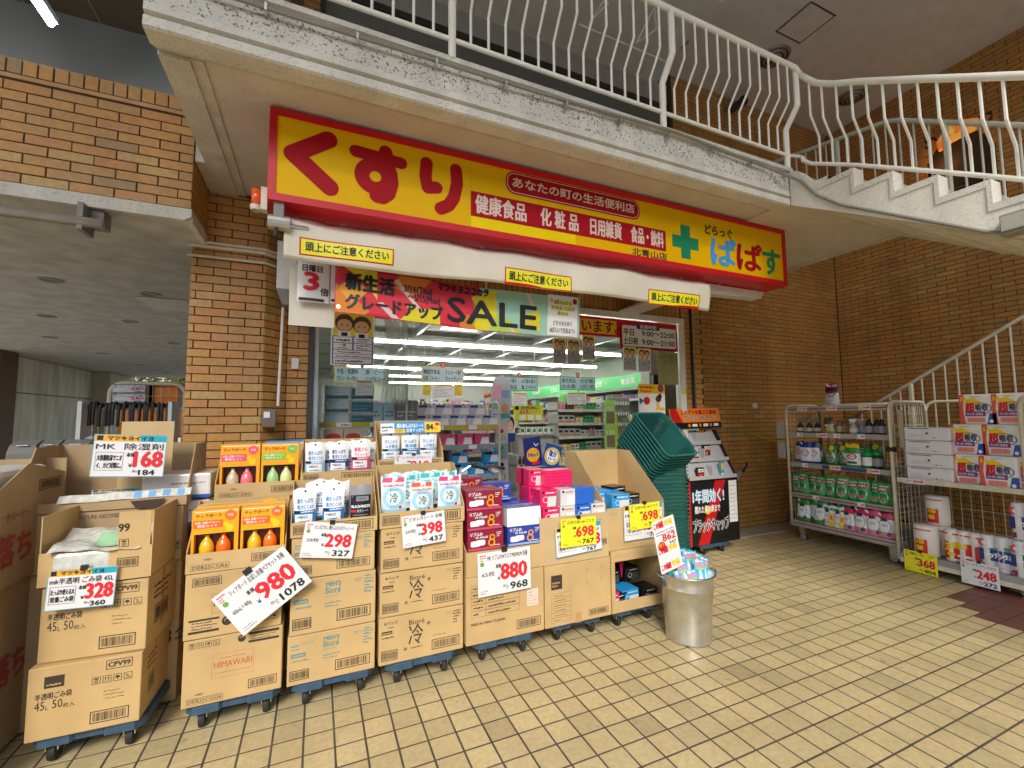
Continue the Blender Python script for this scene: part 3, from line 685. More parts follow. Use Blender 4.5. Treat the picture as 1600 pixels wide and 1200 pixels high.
# ------------------------------------------------------------------ shop sign
YEL, REDS = mat('sign_yellow', (.80,.46,.0), rough=.45, var=.06, scale=1.1, spec=.12), mat('sign_red', (.56,.008,.016), rough=.3, var=.03, spec=.3)
YEL2 = mat('sign_yellow_bright', (.88,.66,.0), rough=.4, var=.02, spec=.12)
LET = mat('sign_letter_red', (.38,.006,.012), rough=.45, var=.02, spec=.12)
PINKW = mat('sign_letter_pale', (.75,.58,.50), rough=.4, var=0)
t = T('shop_sign', 'long yellow box sign with red frame and くすり lettering over the entrance', 'shop sign', (2,3.1,3))
FSg = FX(-.305, 2.93, 3.0)
W_, H_ = 4.655, .582
m = M(t); m.fbox(FSg, 0,0,W_,.045,-.36,.012,REDS); m.fbox(FSg,0,H_-.042,W_,H_,-.36,.012,REDS); m.fbox(FSg,0,.045,.042,H_-.042,-.36,.012,REDS); m.fbox(FSg,W_-.042,.045,W_,H_-.042,-.36,.012,REDS)
for i in range(9): m.fbox(FSg, .42+i*.5, -.012, .45+i*.5, 0, -.2, -.19, M_STEEL)
m.build('frame')
m = M(t); m.fbox(FSg,.042,.045,1.62,H_-.042,-.05,0,YEL); m.fbox(FSg,1.622,.045,W_-.042,H_-.042,-.05,0,YEL); m.build('panel')
def q(px, py): return FSg.px(px, py)
def z2(l, ox=400, oy=130, s=3.75): return [q(ox+x/s, oy+y/s) for x, y in l]
m = M(t)
m.stroke(FSg, z2([(425,332),(218,412),(432,612)]), .108, .002, LET, 10)
m.stroke(FSg, z2([(585,398),(850,470)]), .082, .002, LET)
m.stroke(FSg, z2([(760,405),(768,470),(790,530),(795,590),(775,650),(740,670),(705,662)]), .088, .0035, LET)
c = z2([(700,548)])[0]
m.ring(FSg, c[0], c[1], .038, .132, .0028, LET, 26, .95)
m.stroke(FSg, z2([(1000,468),(993,545),(1005,612),(1058,612)]), .086, .002, LET)
m.stroke(FSg, z2([(1172,508),(1178,590),(1160,670),(1130,715),(1082,735)]), .088, .002, LET)
m.build('lettering')
m = M(t)
# pill with the slogan, and the red goods band
a, b = q(790,289), q(999,324); ang = 0
m.rrect(FSg, a[0]-.0, min(a[1],b[1])-.058, b[0]+.0, max(a[1],b[1])+.055, .075, .0012, LET, 8)
x0, y0, x1, y1 = a[0]+.012, min(a[1],b[1])-.046, b[0]-.012, max(a[1],b[1])+.043
m.rrect(FSg, x0,y0,x1,y1,.066,.0020,PINKW,8); m.rrect(FSg, x0+.005,y0+.005,x1-.005,y1-.005,.062,.0026,LET,8)
m.text(FSg,'あなたの町の生活便利店',x0+.045,(y0+y1)/2-.034,.075,PINKW,w=x1-x0-.09,d=.0034,bold=.035)
g0, g1 = q(735,318), q(1040,372); yb = (q(735,346)[1]+q(1040,383)[1])/2; yt = (q(735,296)[1]+q(1040,360)[1])/2
yb, yt = q(735,346)[1]*.5+q(1040,384)[1]*.5-.004, q(735,298)[1]*.5+q(1040,361)[1]*.5
m.rect(FSg, g0[0], yb-.0, g1[0], yt, .0012, LET)
m.rect(FSg, g0[0], .046, q(900,400)[0], yb-.001, .001, YEL2); m.rect(FSg, g0[0], .046, g0[0]+.003, H_-.044, .0016, mat('joint_line',(.55,.33,0)))
wd = g1[0]-g0[0]; hh = yt-yb
for s_, u0, u1 in (('健康食品',.022,.245),('化 粧 品',.315,.50),('日用雑貨',.565,.735),('食品・飲料',.79,.985)):
    m.text(FSg, s_, g0[0]+wd*u0, yb+hh*.15, hh*.72, PINKW, w=wd*(u1-u0), d=.002, bold=.03)
a, b = q(988,397), q(1042,404); m.text(FSg,'北青山店',a[0],min(a[1],b[1])-.005,.062,M_KINK,w=b[0]-a[0],d=.002,bold=.02)
m.build('slogan')
m = M(t); GREEN = mat('sign_green',(.0,.24,.10),rough=.35,var=0); BLUE = mat('sign_blue',(.05,.38,.80),rough=.35,var=0)
c = q(1071,378); r = .062; k = .155
m.poly(FSg,[(c[0]-r*.9,c[1]-k),(c[0]+r*.9,c[1]-k),(c[0]+r*.9,c[1]-r),(c[0]+k,c[1]-r),(c[0]+k,c[1]+r*.8),(c[0]+r*.9,c[1]+r*.8),(c[0]+r*.9,c[1]+k),(c[0]-r*.9,c[1]+k),(c[0]-r*.9,c[1]+r*.8),(c[0]-k,c[1]+r*.8),(c[0]-k,c[1]-r),(c[0]-r*.9,c[1]-r)][::1], .0015, GREEN); m.build('green_cross')
m = M(t)
for ch, a, b, mm in (('ぱ',(1112,409),(1150,412),BLUE),('ぱ',(1153,424),(1191,427),LET),('す',(1193,436),(1220,437),GREEN)):
    a_, b_ = q(*a), q(*b); m.text(FSg,ch,a_[0],.085,.265,mm,w=b_[0]-a_[0],d=.002,bold=.042); m.text(FSg,ch,a_[0]+.004,.087,.26,mm,w=b_[0]-a_[0]-.008,d=.0030,bold=.022)
a_, b_ = q(1101,352), q(1143,361); m.text(FSg,'どらっぐ',a_[0],.372,.088,M_KINK,w=b_[0]-a_[0],d=.002,bold=.05)
m.build('brand_lettering')
# amber beacon and bracket at the left end
p = at(408,312,y=3.02)
t = T('orange_beacon', 'small orange warning lamp at the left end of the shop sign', 'warning lamp', tuple(p))
m = M(t); m.lathe([(.0,-.055),(.026,-.05),(.028,.045),(.0,.055)], mat('orange_lens',(.85,.10,.01),rough=.15,coat=.5), c=(-.372,3.02,p.z+.01), n=16); m.build('lens', smooth=True)
m = M(t); m.lathe([(.03,-.085),(.034,-.055),(0,-.053)], M_CREAM, c=(-.372,3.02,p.z+.01), n=16); m.box(-.345,2.99,p.z-.07,-.31,3.05,p.z+.07,M_CREAM); m.build('base')
m = M(); m.box(-.27,2.94,2.90,-.215,3.02,3.0,mat('bracket_grey',(.2,.19,.17),rough=.5)); m.tube([(-.30,2.98,2.885),(-.18,2.98,2.885)],.045,mat('roller_metal',(.45,.45,.42),rough=.35,metal=.6),n=14); m.tube([(-.2,2.985,2.88),(-.08,3.0,2.885)],.012,M_STEEL); m.tube([(-.255,2.96,2.84),(-.255,2.955,2.79)],.011,M_BLACK)
tag(m.build('roller_bracket'),'grey metal awning roller bracket under the left end of the shop sign','bracket')
# ------------------------------------------------------------------ rolled canvas awning
M_CANV = mat('cream_canvas',(.70,.66,.53),rough=.85,var=.05,scale=4,bump=.15,bscale=18)
t = T('canvas_awning','cream canvas awning valance hanging under the shop sign','awning',(1.5,3.0,2.8))
XA0, XA1 = -.215, 3.355
def aw(x, s):   # s: 0 top .. 1 bottom  -> y, z
    hk = abs(((x+.2) % .52)/.52-.5)*2            # 1 at the hooks
    top = 2.990-.016*(1-hk)-.004*math.sin(x*2.1)
    yy = 3.10-.10*min(1,s/.27)+.010*math.sin(x*7+s*3)+(.018*math.sin(x*2.3+1)*s)
    crease = top-.082-.008*math.sin(x*5)
    bot = 2.690-.006*math.sin(x*1.9+.4)-.005*math.sin(x*4.3)+(.03 if x < .1 else 0)*(0)
    if s < .27: z = top+(crease-top)*s/.27; yy += .006*math.sin((x*38+s*16)*(1-hk*.3))*(1-s/.27)
    else: z = crease+(bot-crease)*(s-.27)/.73; yy -= .012*math.sin((s-.27)/.73*math.pi)
    return yy, z
nx, ns = 150, 16; vs = []; 
for j in range(ns+1):
    for i in range(nx+1):
        x = XA0+(XA1-XA0)*i/nx; yy, z = aw(x, j/ns); vs.append((x,yy,z))
m = M(t); m.add(vs, [(j*(nx+1)+i,(j+1)*(nx+1)+i,(j+1)*(nx+1)+i+1,j*(nx+1)+i+1) for j in range(ns) for i in range(nx)], M_CANV)
o = m.build('valance', smooth=True); sm = o.modifiers.new('thick','SOLIDIFY'); sm.thickness = .003; sm.offset = 1
m = M(t); m.tube([(x,aw(x,1)[0]+.01,aw(x,1)[1]+.004) for x in [XA0+(XA1-XA0)*i/60 for i in range(61)]],.012,M_CANV,n=8); m.build('hem_roll',smooth=True)
m = M(t)
for i in range(8):
    x = -.2+.52*i+.03
    if x < XA1: m = M(t); m.tube([(x,3.10,3.0),(x,3.095,2.985)],.004,M_STEEL,n=5); m.build('hook')
def on_awning(x, z):
    lo, hi = .27, 1.0
    for _ in range(14):
        md = (lo+hi)/2
        if aw(x, md)[1] > z: lo = md
        else: hi = md
    return aw(x, (lo+hi)/2)[0]
CYEL = mat('caution_yellow',(.85,.80,.02),rough=.4,var=.02)
for (pa, pb, hpx) in (((468,366),(616,391),30),((788,418),(893,432),28),((1016,450),(1095,461),26)):
    A, B = at(*pa,y=2.98), at(*pb,y=2.98); wq = B.x-A.x; zt = (A.z+B.z)/2; hq = hpx*(.0038 if pa[0] < 500 else .0046 if pa[0] < 900 else .0052)*.97
    Fc = Fr((A.x,3.0,zt-hq),(1,0,0),(0,0,1),warp=None); ox, oz = A.x, zt-hq
    Fc.warp = lambda x, y, ox=ox, oz=oz: 3.0-on_awning(ox+x, oz+y)+.004
    m = M(t); m.rect(Fc,0,0,wq,hq,0,REDS,max(6,int(wq/.03)),3); e = .009; m.rect(Fc,e,e,wq-e,hq-e,.001,CYEL,max(6,int(wq/.03)),3)
    m.text(Fc,'頭上にご注意ください',wq*.06,hq*.26,hq*.50,M_KINK,w=wq*.88,d=.002,bold=.03); m.build('caution_sticker', label='yellow caution sticker with red edge')
# white box with dark foot (downpipe head) left of the awning
t = T('white_junction_box','tall white metal box with a grey sloping foot on the brick pillar','box',(-.28,4.15,2.95))
A, B, Cc, D = at(432,378,y=4.1), at(466,388,y=4.1), at(428,454,y=4.1), at(457,458,y=4.1)
x0, x1, zt, zb = A.x+.01, -.185, 3.18, 2.77
MWB = mat('white_box_metal',(.72,.72,.70),rough=.35,var=.04)
m = M(t); m.box(x0,4.08,zb,x1,4.30,zt,MWB); m.build('case',bevel=.006)
m = M(t); m.prism(Fr((x0,4.08,0),(1,0,0),(0,0,1)),[(0,zb),(x1-x0,zb),(x1-x0,zb-.13),(.05,zb-.13)],0,-.2,mat('grey_foot',(.22,.21,.19),rough=.4)); m.build('foot')
m = M(t); m.tube([((x0+x1)/2-.03,4.24,zb-.12),((x0+x1)/2-.045,4.245,1.80)],.012,MWB,n=8); m.build('conduit')
t = T('meter_box','small grey switch box on the brick pillar','switch box',(-.37,4.25,1.7))
m = M(t); m.box(-.42,4.20,1.62,-.315,4.26,1.77,mat('meter_brown',(.16,.13,.10),rough=.4)); m.build('case',bevel=.008)
m = M(t); m.box(-.405,4.193,1.70,-.36,4.199,1.75,M_WHITE); m.build('label_plate')
t = T('door_bell','small white sensor plate on the brick beside the window','sensor',(-.17,4.41,2.3))
p = at(461,568,y=4.41); m = M(t); m.box(p.x-.03,4.405,p.z-.05,p.x+.03,4.418,p.z+.05,MWB); m.build('plate',bevel=.005)
# two conduits across the pillar
for k, (za, lab) in enumerate(((3.105,'upper white conduit across the brick pillar'),(3.02,'lower white conduit across the brick pillar'))):
    m = M(); m.tube([(-.99,4.235,za-.002),(-.44,4.235,za),(-.33,4.33,za)],.016 if k == 0 else .011,M_CREAM,n=8)
    if k == 0: m.tube([(-.86,4.2,za+.02),(-.44,4.228,za+.03),(-.33,4.31,za+.03)],.011,M_CREAM,n=8)
    tag(m.build('conduit'),lab,'conduit')
t = T('soffit_pipe','grey steel pipe under the brick beam on the left','pipe',(-1.6,3.7,2.98))
m = M(t); m.tube([(-6,3.70,2.985),(-1.33,3.70,2.985)],.032,mat('galvanised_pipe',(.52,.51,.48),rough=.35,metal=.6,var=.12),n=14); m.build('pipe',smooth=True)
m = M(t); m.box(-1.50,3.78,3.0,-1.36,3.9,3.11,mat('bracket_grey',(.2,.19,.17),rough=.5)); m.box(-1.46,3.68,2.93,-1.43,3.85,3.11,mat('bracket_grey',(.2,.19,.17),rough=.5)); m.build('bracket')

# ------------------------------------------------------------------ shop window frame, glass, posters
M_ALU = mat('white_window_frame',(.70,.69,.64),rough=.35,var=.08)
M_DKA = mat('dark_aluminium',(.06,.06,.055),rough=.35,metal=.4)
def glass():
    m = bpy.data.materials.new('window_glass'); m.use_nodes = True; nt = m.node_tree; n = nt.nodes; n.clear()
    o = n.new('ShaderNodeOutputMaterial'); a = n.new('ShaderNodeBsdfTransparent'); g = n.new('ShaderNodeBsdfGlossy'); g.inputs['Roughness'].default_value = .02
    a.inputs[0].default_value = (.93,.95,.93,1); mx = n.new('ShaderNodeMixShader'); f = n.new('ShaderNodeFresnel'); f.inputs[0].default_value = 1.12
    nt.links.new(f.outputs[0], mx.inputs[0]); nt.links.new(a.outputs[0], mx.inputs[1]); nt.links.new(g.outputs[0], mx.inputs[2]); nt.links.new(mx.outputs[0], o.inputs[0]); return m
M_GLASS = glass()
t = T('shop_window','white framed shop window and doorway of the drugstore','shop window',(2.2,4.45,0))
m = M(t); m.box(4.345,4.40,0,4.43,4.50,2.98,M_ALU); m.build('right_frame',bevel=.004)
m = M(t); m.box(-.02,4.40,2.905,4.345,4.50,2.98,M_ALU); m.build('top_frame')
m = M(t); m.box(-.085,4.37,0,-.035,4.50,2.95,M_DKA); m.box(-.03,4.40,0,.0,4.50,2.95,M_STEEL); m.build('left_frame')
for (a, b, c, d) in ((.0,1.05,0.02,2.9),(2.85,4.345,.02,2.9)):
    m = M(t); m.box(a,4.447,c,b,4.453,d,M_GLASS); m.build('pane')
p = at(1066,612,y=4.4); m = M(t); m.box(4.35,4.393,1.98,4.42,4.399,2.04,mat('yellow_tape',(.7,.65,.05),rough=.4)); m.build('yellow_tape')
m = M(); m.box(4.575,4.42,0,4.60,4.452,3.2,M_DKA); m.box(4.602,4.43,0,4.622,4.455,3.2,M_STEEL); tag(m.build('shutter_rail'),'dark metal shutter rail on the brick right of the doorway','shutter rail')
t = T('shutter_box','dark shutter housing above the doorway behind the awning','shutter box',(2.2,4.4,3.2))
m = M(t); m.box(-.08,4.2,3.2,4.64,4.45,3.57,mat('shutter_dark',(.10,.09,.075),rough=.6)); m.build('housing')
# white light box under right end of the sign
t = T('sign_light','white strip light housing under the right end of the shop sign','strip light',(4,3.2,2.95))
m = M(t); m.prism(Fr((0,3.14,0),(1,0,0),(0,0,1)),[(3.40,2.99),(4.30,2.99),(4.24,2.915),(3.40,2.89)],0,-.1,M_ALU); m.build('housing')
m = M(t); m.prism(Fr((3.38,0,0),(0,1,0),(0,0,1)),[(3.25,2.98),(4.40,2.98),(4.40,3.0),(3.25,3.0)],0,.3,MWB); m.build('reflector')
# red and yellow strip behind the glass, with opening hours
SY = mat('strip_yellow',(.80,.52,.02),rough=.4)
t = T('window_strip_sign','red and yellow strip sign ending in ます。 inside the window top','sign',(2.9,4.42,2.8))
FW = FX(0,4.435,0)
m = M(t); m.fbox(FW,.02,2.665,3.42,2.895,-.004,0,REDS); m.fbox(FW,3.42,2.80,4.335,2.895,-.004,0,REDS); m.build('board')
m = M(t); m.rect(FW,.04,2.695,3.36,2.865,.001,SY); a, b = FW.px(905,515), FW.px(968,521)
m.text(FW,'います。',2.86,2.705,.15,LET,w=.52,d=.002,bold=.03); m.build('lettering')
t = T('opening_hours_sign','white opening hours board with navy heading at the window corner','sign',(3.9,4.42,2.7))
m = M(t); m.fbox(FW,3.405,2.535,4.335,2.80,.0,.008,LET); m.build('board')
m = M(t); m.rrect(FW,3.43,2.56,4.31,2.835,.03,.010,M_KINK); m.rrect(FW,3.437,2.567,4.303,2.828,.026,.011,M_WHITE)
NAVY = mat('navy_print',(.02,.03,.16),rough=.4,var=0); m.rrect(FW,3.66,2.79,4.03,2.855,.025,.0125,NAVY); m.text(FW,'営業時間',3.845,2.80,.045,M_WHITE,w=.26,d=.0135,bold=.03,anchor='c')
m.text(FW,'平日',3.455,2.70,.085,M_KINK,w=.16,d=.0125,bold=.03); m.text(FW,'9:00〜22:00',3.74,2.70,.085,M_KINK,w=.54,d=.0125,bold=.03)
m.text(FW,'土日祝',3.455,2.59,.085,M_KINK,w=.22,d=.0125,bold=.03); m.text(FW,'9:00〜21:00',3.74,2.59,.085,M_KINK,w=.54,d=.0125,bold=.03)
m.build('lettering')
# staff posters
SKIN, HAIR = mat('print_skin',(.72,.40,.22),var=0), mat('print_hair',(.09,.04,.015),var=0)
PYE = mat('poster_yellow',(.80,.68,.03),rough=.4,var=0); GRY = mat('print_grey',(.28,.28,.29),var=0); PBL = mat('poster_blue',(.10,.17,.36),var=0)
def face(m, F, x, y, r, d):
    m.disc(F,x,y+r*.18,r*1.08,d,HAIR,18); m.disc(F,x,y-r*.1,r*.86,d+.0006,SKIN,16,r*.74)
    m.disc(F,x-r*.32,y-r*.1,r*.1,d+.0012,M_KINK,8); m.disc(F,x+r*.32,y-r*.1,r*.1,d+.0012,M_KINK,8)
    m.rect(F,x-r*.75,y-r*1.5,x+r*.75,y-r*.85,d+.0004,M_WHITE); m.rect(F,x-r*.35,y-r*1.45,x+r*.35,y-r*1.0,d+.0008,M_KINK)
def staff_poster(F, w, h, lab, big=False, grp=None):
    t = T('staff_poster', lab, 'poster', tuple(F.o), group=grp)
    m = M(t); m.fbox(F,0,0,w,h,-.003,0,M_WHITE); m.build('sheet')
    m = M(t); m.rect(F,w*.05,h*.56,w*.95,h*.98,.001,PYE); face(m,F,w*.3,h*.78,w*.2,.002); face(m,F,w*.7,h*.76,w*.2,.002)
    if big:
        m.rect(F,w*.03,h*.02,w*.97,h*.555,.001,PBL)
        for (a,b,c,d) in ((.06,.43,.48,.54),(.52,.43,.94,.54),(.06,.30,.48,.415),(.52,.30,.94,.415),(.06,.22,.94,.285),(.06,.14,.94,.21),(.06,.04,.94,.13)): m.rect(F,w*a,h*b,w*c,h*d,.002,M_WHITE)
        m.lines(F,w*.12,h*.44,w*.44,h*.53,1,.003,M_KINK,1); m.text(F,'一般',w*.27,h*.355,h*.05,M_KINK,d=.003,anchor='c',bold=.03); m.lines(F,w*.58,h*.44,w*.9,h*.53,2,.003,M_KINK,2); m.lines(F,w*.15,h*.31,w*.4,h*.35,1,.003,M_KINK,3)
        m.lines(F,w*.58,h*.31,w*.9,h*.41,2,.003,M_KINK,4); m.lines(F,w*.15,h*.23,w*.85,h*.28,1,.003,M_KINK,5); m.lines(F,w*.1,h*.15,w*.92,h*.20,1,.003,M_KINK,6); m.lines(F,w*.1,h*.055,w*.9,h*.115,1,.003,M_KINK,7,.6)
    else:
        m.rect(F,w*.06,h*.05,w*.94,h*.54,.001,GRY); m.lines(F,w*.1,h*.3,w*.48,h*.52,4,.002,M_WHITE,2); m.lines(F,w*.53,h*.3,w*.9,h*.52,4,.002,M_WHITE,3); m.lines(F,w*.1,h*.07,w*.9,h*.28,5,.002,M_WHITE,4)
    m.build('print'); return t
FG = FX(0,4.425,0)
a, b = FG.px(518,487), FG.px(584,568); staff_poster(FG.sub(a[0],2.19,0), .39, .50, 'large staff recruiting poster with two cartoon faces in the left window pane', True)
for i, (px, py) in enumerate(((864,527),(886,529),(909,523),(973,541),(996,544))):
    x, y = FG.px(px, py); xx = FG.px(px+20, py)[0]
    lab = ['small staff poster below the left edge of the white cartoon banner','small staff poster second from left along the transom','small staff poster just right of the white cartoon banner','small staff poster under the left end of the opening hours board','small staff poster under the middle of the opening hours board'][i]
    staff_poster(FG.sub(x, y-.30, .001+.001*i), xx-x, .30, lab, False, 'small staff posters hanging inside the window')
# green tinted sticker on the right pane
m = M(); x, y = FW.px(1027,545); m.fbox(FW,x,2.10,4.33,2.52,.0,.004,mat('olive_film',(.30,.30,.12),rough=.5,alpha=.9)); m.text(FW,'つ剤',x+.05,2.36,.13,mat('olive_print',(.16,.17,.06)),d=.006,bold=.02); tag(m.build('window_film'),'olive tinted film strip under the opening hours board','window film')

# ------------------------------------------------------------------ sale banner
t = T('sale_banner','long red and mint cloth sale banner hung below the awning','banner',(1,3.2,2.6))
BR0 = mat('banner_red',(.68,.035,.06),rough=.75,var=.04,bump=.1,bscale=20); BOR = mat('banner_orange',(.72,.22,.03),rough=.75,var=.04); BYE = mat('banner_yellow',(.72,.62,.02),rough=.75,var=.03)
BMI = mat('banner_mint',(.33,.58,.44),rough=.75,var=.03); BGR = mat('banner_lime',(.42,.60,.10),rough=.75,var=.02); BPK = mat('banner_pale',(.75,.55,.52),rough=.75,var=.02)
zA, zB = at(524,410,y=3.2), at(908,468,y=3.2)
bx0, bx1 = .09, 2.055; bz0, bz1 = 2.385, 2.725
FB = Fr((bx0,3.2,bz0),(1,0,0),(0,0,1))
bw, bh = bx1-bx0, bz1-bz0
tilt = lambda x: .0
FB.warp = lambda x, y: .012*math.sin(x*5.1)+.008*math.sin(x*11)*(.4+.6*(1-y/bh))+.03*(1-y/bh)*math.sin(x*2+1)
# slope of the banner: left end hangs higher
slope = -.022
FB.v = Vector((0,0,1)); _w = FB.warp
class FBn(Fr):
    def __call__(s, x, y, d=0):
        sag = -.018*math.sin(math.pi*min(1,max(0,x/bw)))
        return Fr.__call__(s, x, y, d)+Vector((0,0,slope*x+sag+.02))
FB.__class__ = FBn
m = M(t); m.rect(FB,0,0,bw,bh,0,BR0,70,12); o = m.build('cloth',smooth=True); sm = o.modifiers.new('thick','SOLIDIFY'); sm.thickness = .0015; sm.offset = -1
def bpoly(m, pts, d, mt):
    """cut a polygon into strips so that it follows the cloth"""
    import mathutils.geometry as G
    x0, x1 = min(p[0] for p in pts), max(p[0] for p in pts); n = max(1,int((x1-x0)/.03))
    def clip(P, a, keep):
        out = []
        for i in range(len(P)):
            p, q_ = P[i-1], P[i]; ip, iq = (p[0] >= a) == keep or p[0] == a, (q_[0] >= a) == keep or q_[0] == a
            if ip != iq:
                s_ = (a-p[0])/(q_[0]-p[0]); out.append((a, p[1]+(q_[1]-p[1])*s_))
            if iq: out.append(q_)
        return out
    for i in range(n):
        a, b = x0+(x1-x0)*i/n, x0+(x1-x0)*(i+1)/n; P = clip(clip(pts, a, True), b, False)
        if len(P) >= 3: m.poly(FB, P, d, mt)
U = lambda u, v: (u*bw, v*bh)
m = M(t)
bpoly(m,[U(.0,.62),U(.05,.90),U(.11,.62),U(.115,.0),U(.0,.0)][0:0] or [U(.002,.60),U(.07,.30),U(.115,.10),U(.10,.01),U(.002,.01)],.0015,BOR)
bpoly(m,[U(.03,.97),U(.14,.97),U(.14,.36),U(.10,.70)],.0018,BYE); bpoly(m,[U(.005,.5),U(.06,.80),U(.11,.52),U(.06,.2)],.0016,mat('banner_orange_light',(.74,.36,.05),rough=.75))
bpoly(m,[U(.22,.98),U(.34,.98),U(.27,.5),U(.19,.72)],.0015,BOR); bpoly(m,[U(.24,.40),U(.28,.30),U(.37,.34),U(.37,.01),U(.22,.01),U(.255,.2)],.0017,BYE)
bpoly(m,[U(.53,.99),U(.56,.7),U(.52,.3),U(.47,.01),U(.998,.01),U(.998,.99)],.0016,BMI)
bpoly(m,[U(.50,.75),U(.60,.98),U(.605,.4),U(.57,.01),U(.50,.01),U(.53,.35)],.0022,BYE); bpoly(m,[U(.455,.28),U(.49,.34),U(.52,.01),U(.45,.01)],.0024,BOR)
bpoly(m,[U(.60,.45),U(.66,.30),U(.72,.01),U(.575,.01)],.0021,BGR); bpoly(m,[U(.70,.40),U(.80,.62),U(.80,.10),U(.73,.2)],.0022,BYE); bpoly(m,[U(.83,.97),U(.87,.97),U(.87,.86),U(.83,.86)],.0022,BYE)
bpoly(m,[U(.14,.30),U(.16,.33),U(.22,.02),U(.19,.02)],.0026,BPK); bpoly(m,[U(.20,.84),U(.215,.88),U(.31,.22),U(.29,.24)],.0026,BPK); bpoly(m,[U(.73,.98),U(.745,.98),U(.78,.66),U(.76,.66)],.0026,BPK)
bpoly(m,[U(.645,.16),U(.655,.2),U(.69,.02),U(.675,.02)],.0026,BPK)
m.build('printed_shapes')
m = M(t); K = M_KINK
m.text(FB,'新生活',bw*.035,bh*.50,bh*.34,K,w=bw*.165,d=.004,bold=.06); m.text(FB,'グレードアップ',bw*.035,bh*.10,bh*.30,K,w=bw*.345,d=.004,bold=.06)
m.text(FB,'3/16(Thu)',bw*.235,bh*.62,bh*.19,K,w=bw*.105,d=.004,bold=.03); m.text(FB,'〜5/15(Mon)',bw*.25,bh*.44,bh*.19,K,w=bw*.12,d=.004,bold=.03)
m.text(FB,'マツキヨココカラ',bw*.362,bh*.79,bh*.17,K,w=bw*.205,d=.004,bold=.09,shear=.15)
m.text(FB,'SALE',bw*.402,bh*.07,bh*.70,K,w=bw*.38,d=.005,bold=.026)
m.build('lettering')
m = M(t)
for (u,v) in ((.012,.12),(.012,.93),(.988,.1)): m.ring(FB,u*bw,v*bh,.006,.013,.003,M_STEEL,14)
m.tube([tuple(FB(.56*bw,bh)),(bx0+.56*bw,3.19,2.80)],.003,M_WHITE,n=5); m.tube([tuple(FB(.005*bw,bh)),(bx0,3.19,2.80)],.003,M_WHITE,n=5); m.tube([tuple(FB(.995*bw,bh)),(bx0+bw,3.19,2.80)],.003,M_WHITE,n=5); m.build('eyelets')
# white point-card banner on its right end
t = T('point_card_banner','small white cloth banner with yellow handwritten lettering on the sale banner','banner',(1.9,3.16,2.5))
x0 = .835*bw; x1 = .985*bw
fb2 = lambda: None
m = M(t); m.rect(FB,x0,bh*.03,x1,bh*1.02,.006,M_WHITE,10,8); m.build('cloth')
m = M(t); w2 = x1-x0; HY = mat('hand_yellow',(.75,.66,.05),var=0)
for s_, yy, h_, wf, hl in (('dポイントと',.80,.11,.60,1),('マツキヨ・ココカラ',.66,.10,.78,1),('ポイント',.53,.10,.36,1),('どちらもためて',.28,.11,.62,0),('dばらいで支払おう♪',.10,.12,.84,0)):
    if hl: m.rect(FB,x0+w2*(.5-wf/2),bh*(yy-.005),x0+w2*(.5+wf/2),bh*(yy+.075),.0068,HY)
    m.text(FB,s_,x0+w2*.5,bh*yy,bh*h_,K,w=w2*wf,d=.0075,bold=.02,anchor='c')
m.disc(FB,x0+w2*.12,bh*.88,.014,.0075,REDS); m.disc(FB,x0+w2*.12,bh*.88,.007,.0085,M_WHITE); m.rrect(FB,x0+w2*.83,bh*.84,x0+w2*.97,bh*.97,.008,.0075,LET)
m.build('lettering')
# 3x points poster and backing board left
t = T('triple_points_poster','curled white poster with a big red 3 behind the left end of the awning','poster',(-.1,3.3,2.6))
Fp = FX(-.145,3.30,2.36); MB = mat('cream_board',(.62,.58,.48),rough=.5,var=.04)
Fp.warp = lambda x, y: .012*math.sin(x*16+.5)+.05*max(0,.12-y)*math.sin(x*12)
m = M(t); m.fbox(FX(-.195,3.36,2.33),0,0,.29,.43,0,.01,MB); m.build('backing_board')
m = M(t); m.rect(Fp,.0,.13,.20,.42,0,M_WHITE,12,8); m.build('sheet')
m = M(t); m.text(Fp,'日曜日',.03,.34,.045,K,w=.125,d=.003,bold=.03); m.text(Fp,'3',.045,.20,.15,M_RED,w=.085,d=.003,bold=.06); m.text(Fp,'倍',.145,.18,.05,K,d=.003,bold=.03); m.rect(Fp,.01,.135,.17,.155,.003,mat('dark_maroon',(.06,.01,.01))); m.build('lettering')
t = T('second_points_poster','narrow white poster strip tucked behind the left end of the sale banner','poster',(.07,3.28,2.6))
m = M(t); m.rect(FX(.065,3.28,2.49),0,0,.07,.29,0,M_WHITE); m.build('sheet'); m = M(t); m.rect(FX(.065,3.278,2.49),.005,.01,.07,.03,0,mat('dark_maroon',(.06,.01,.01))); m.build('print')
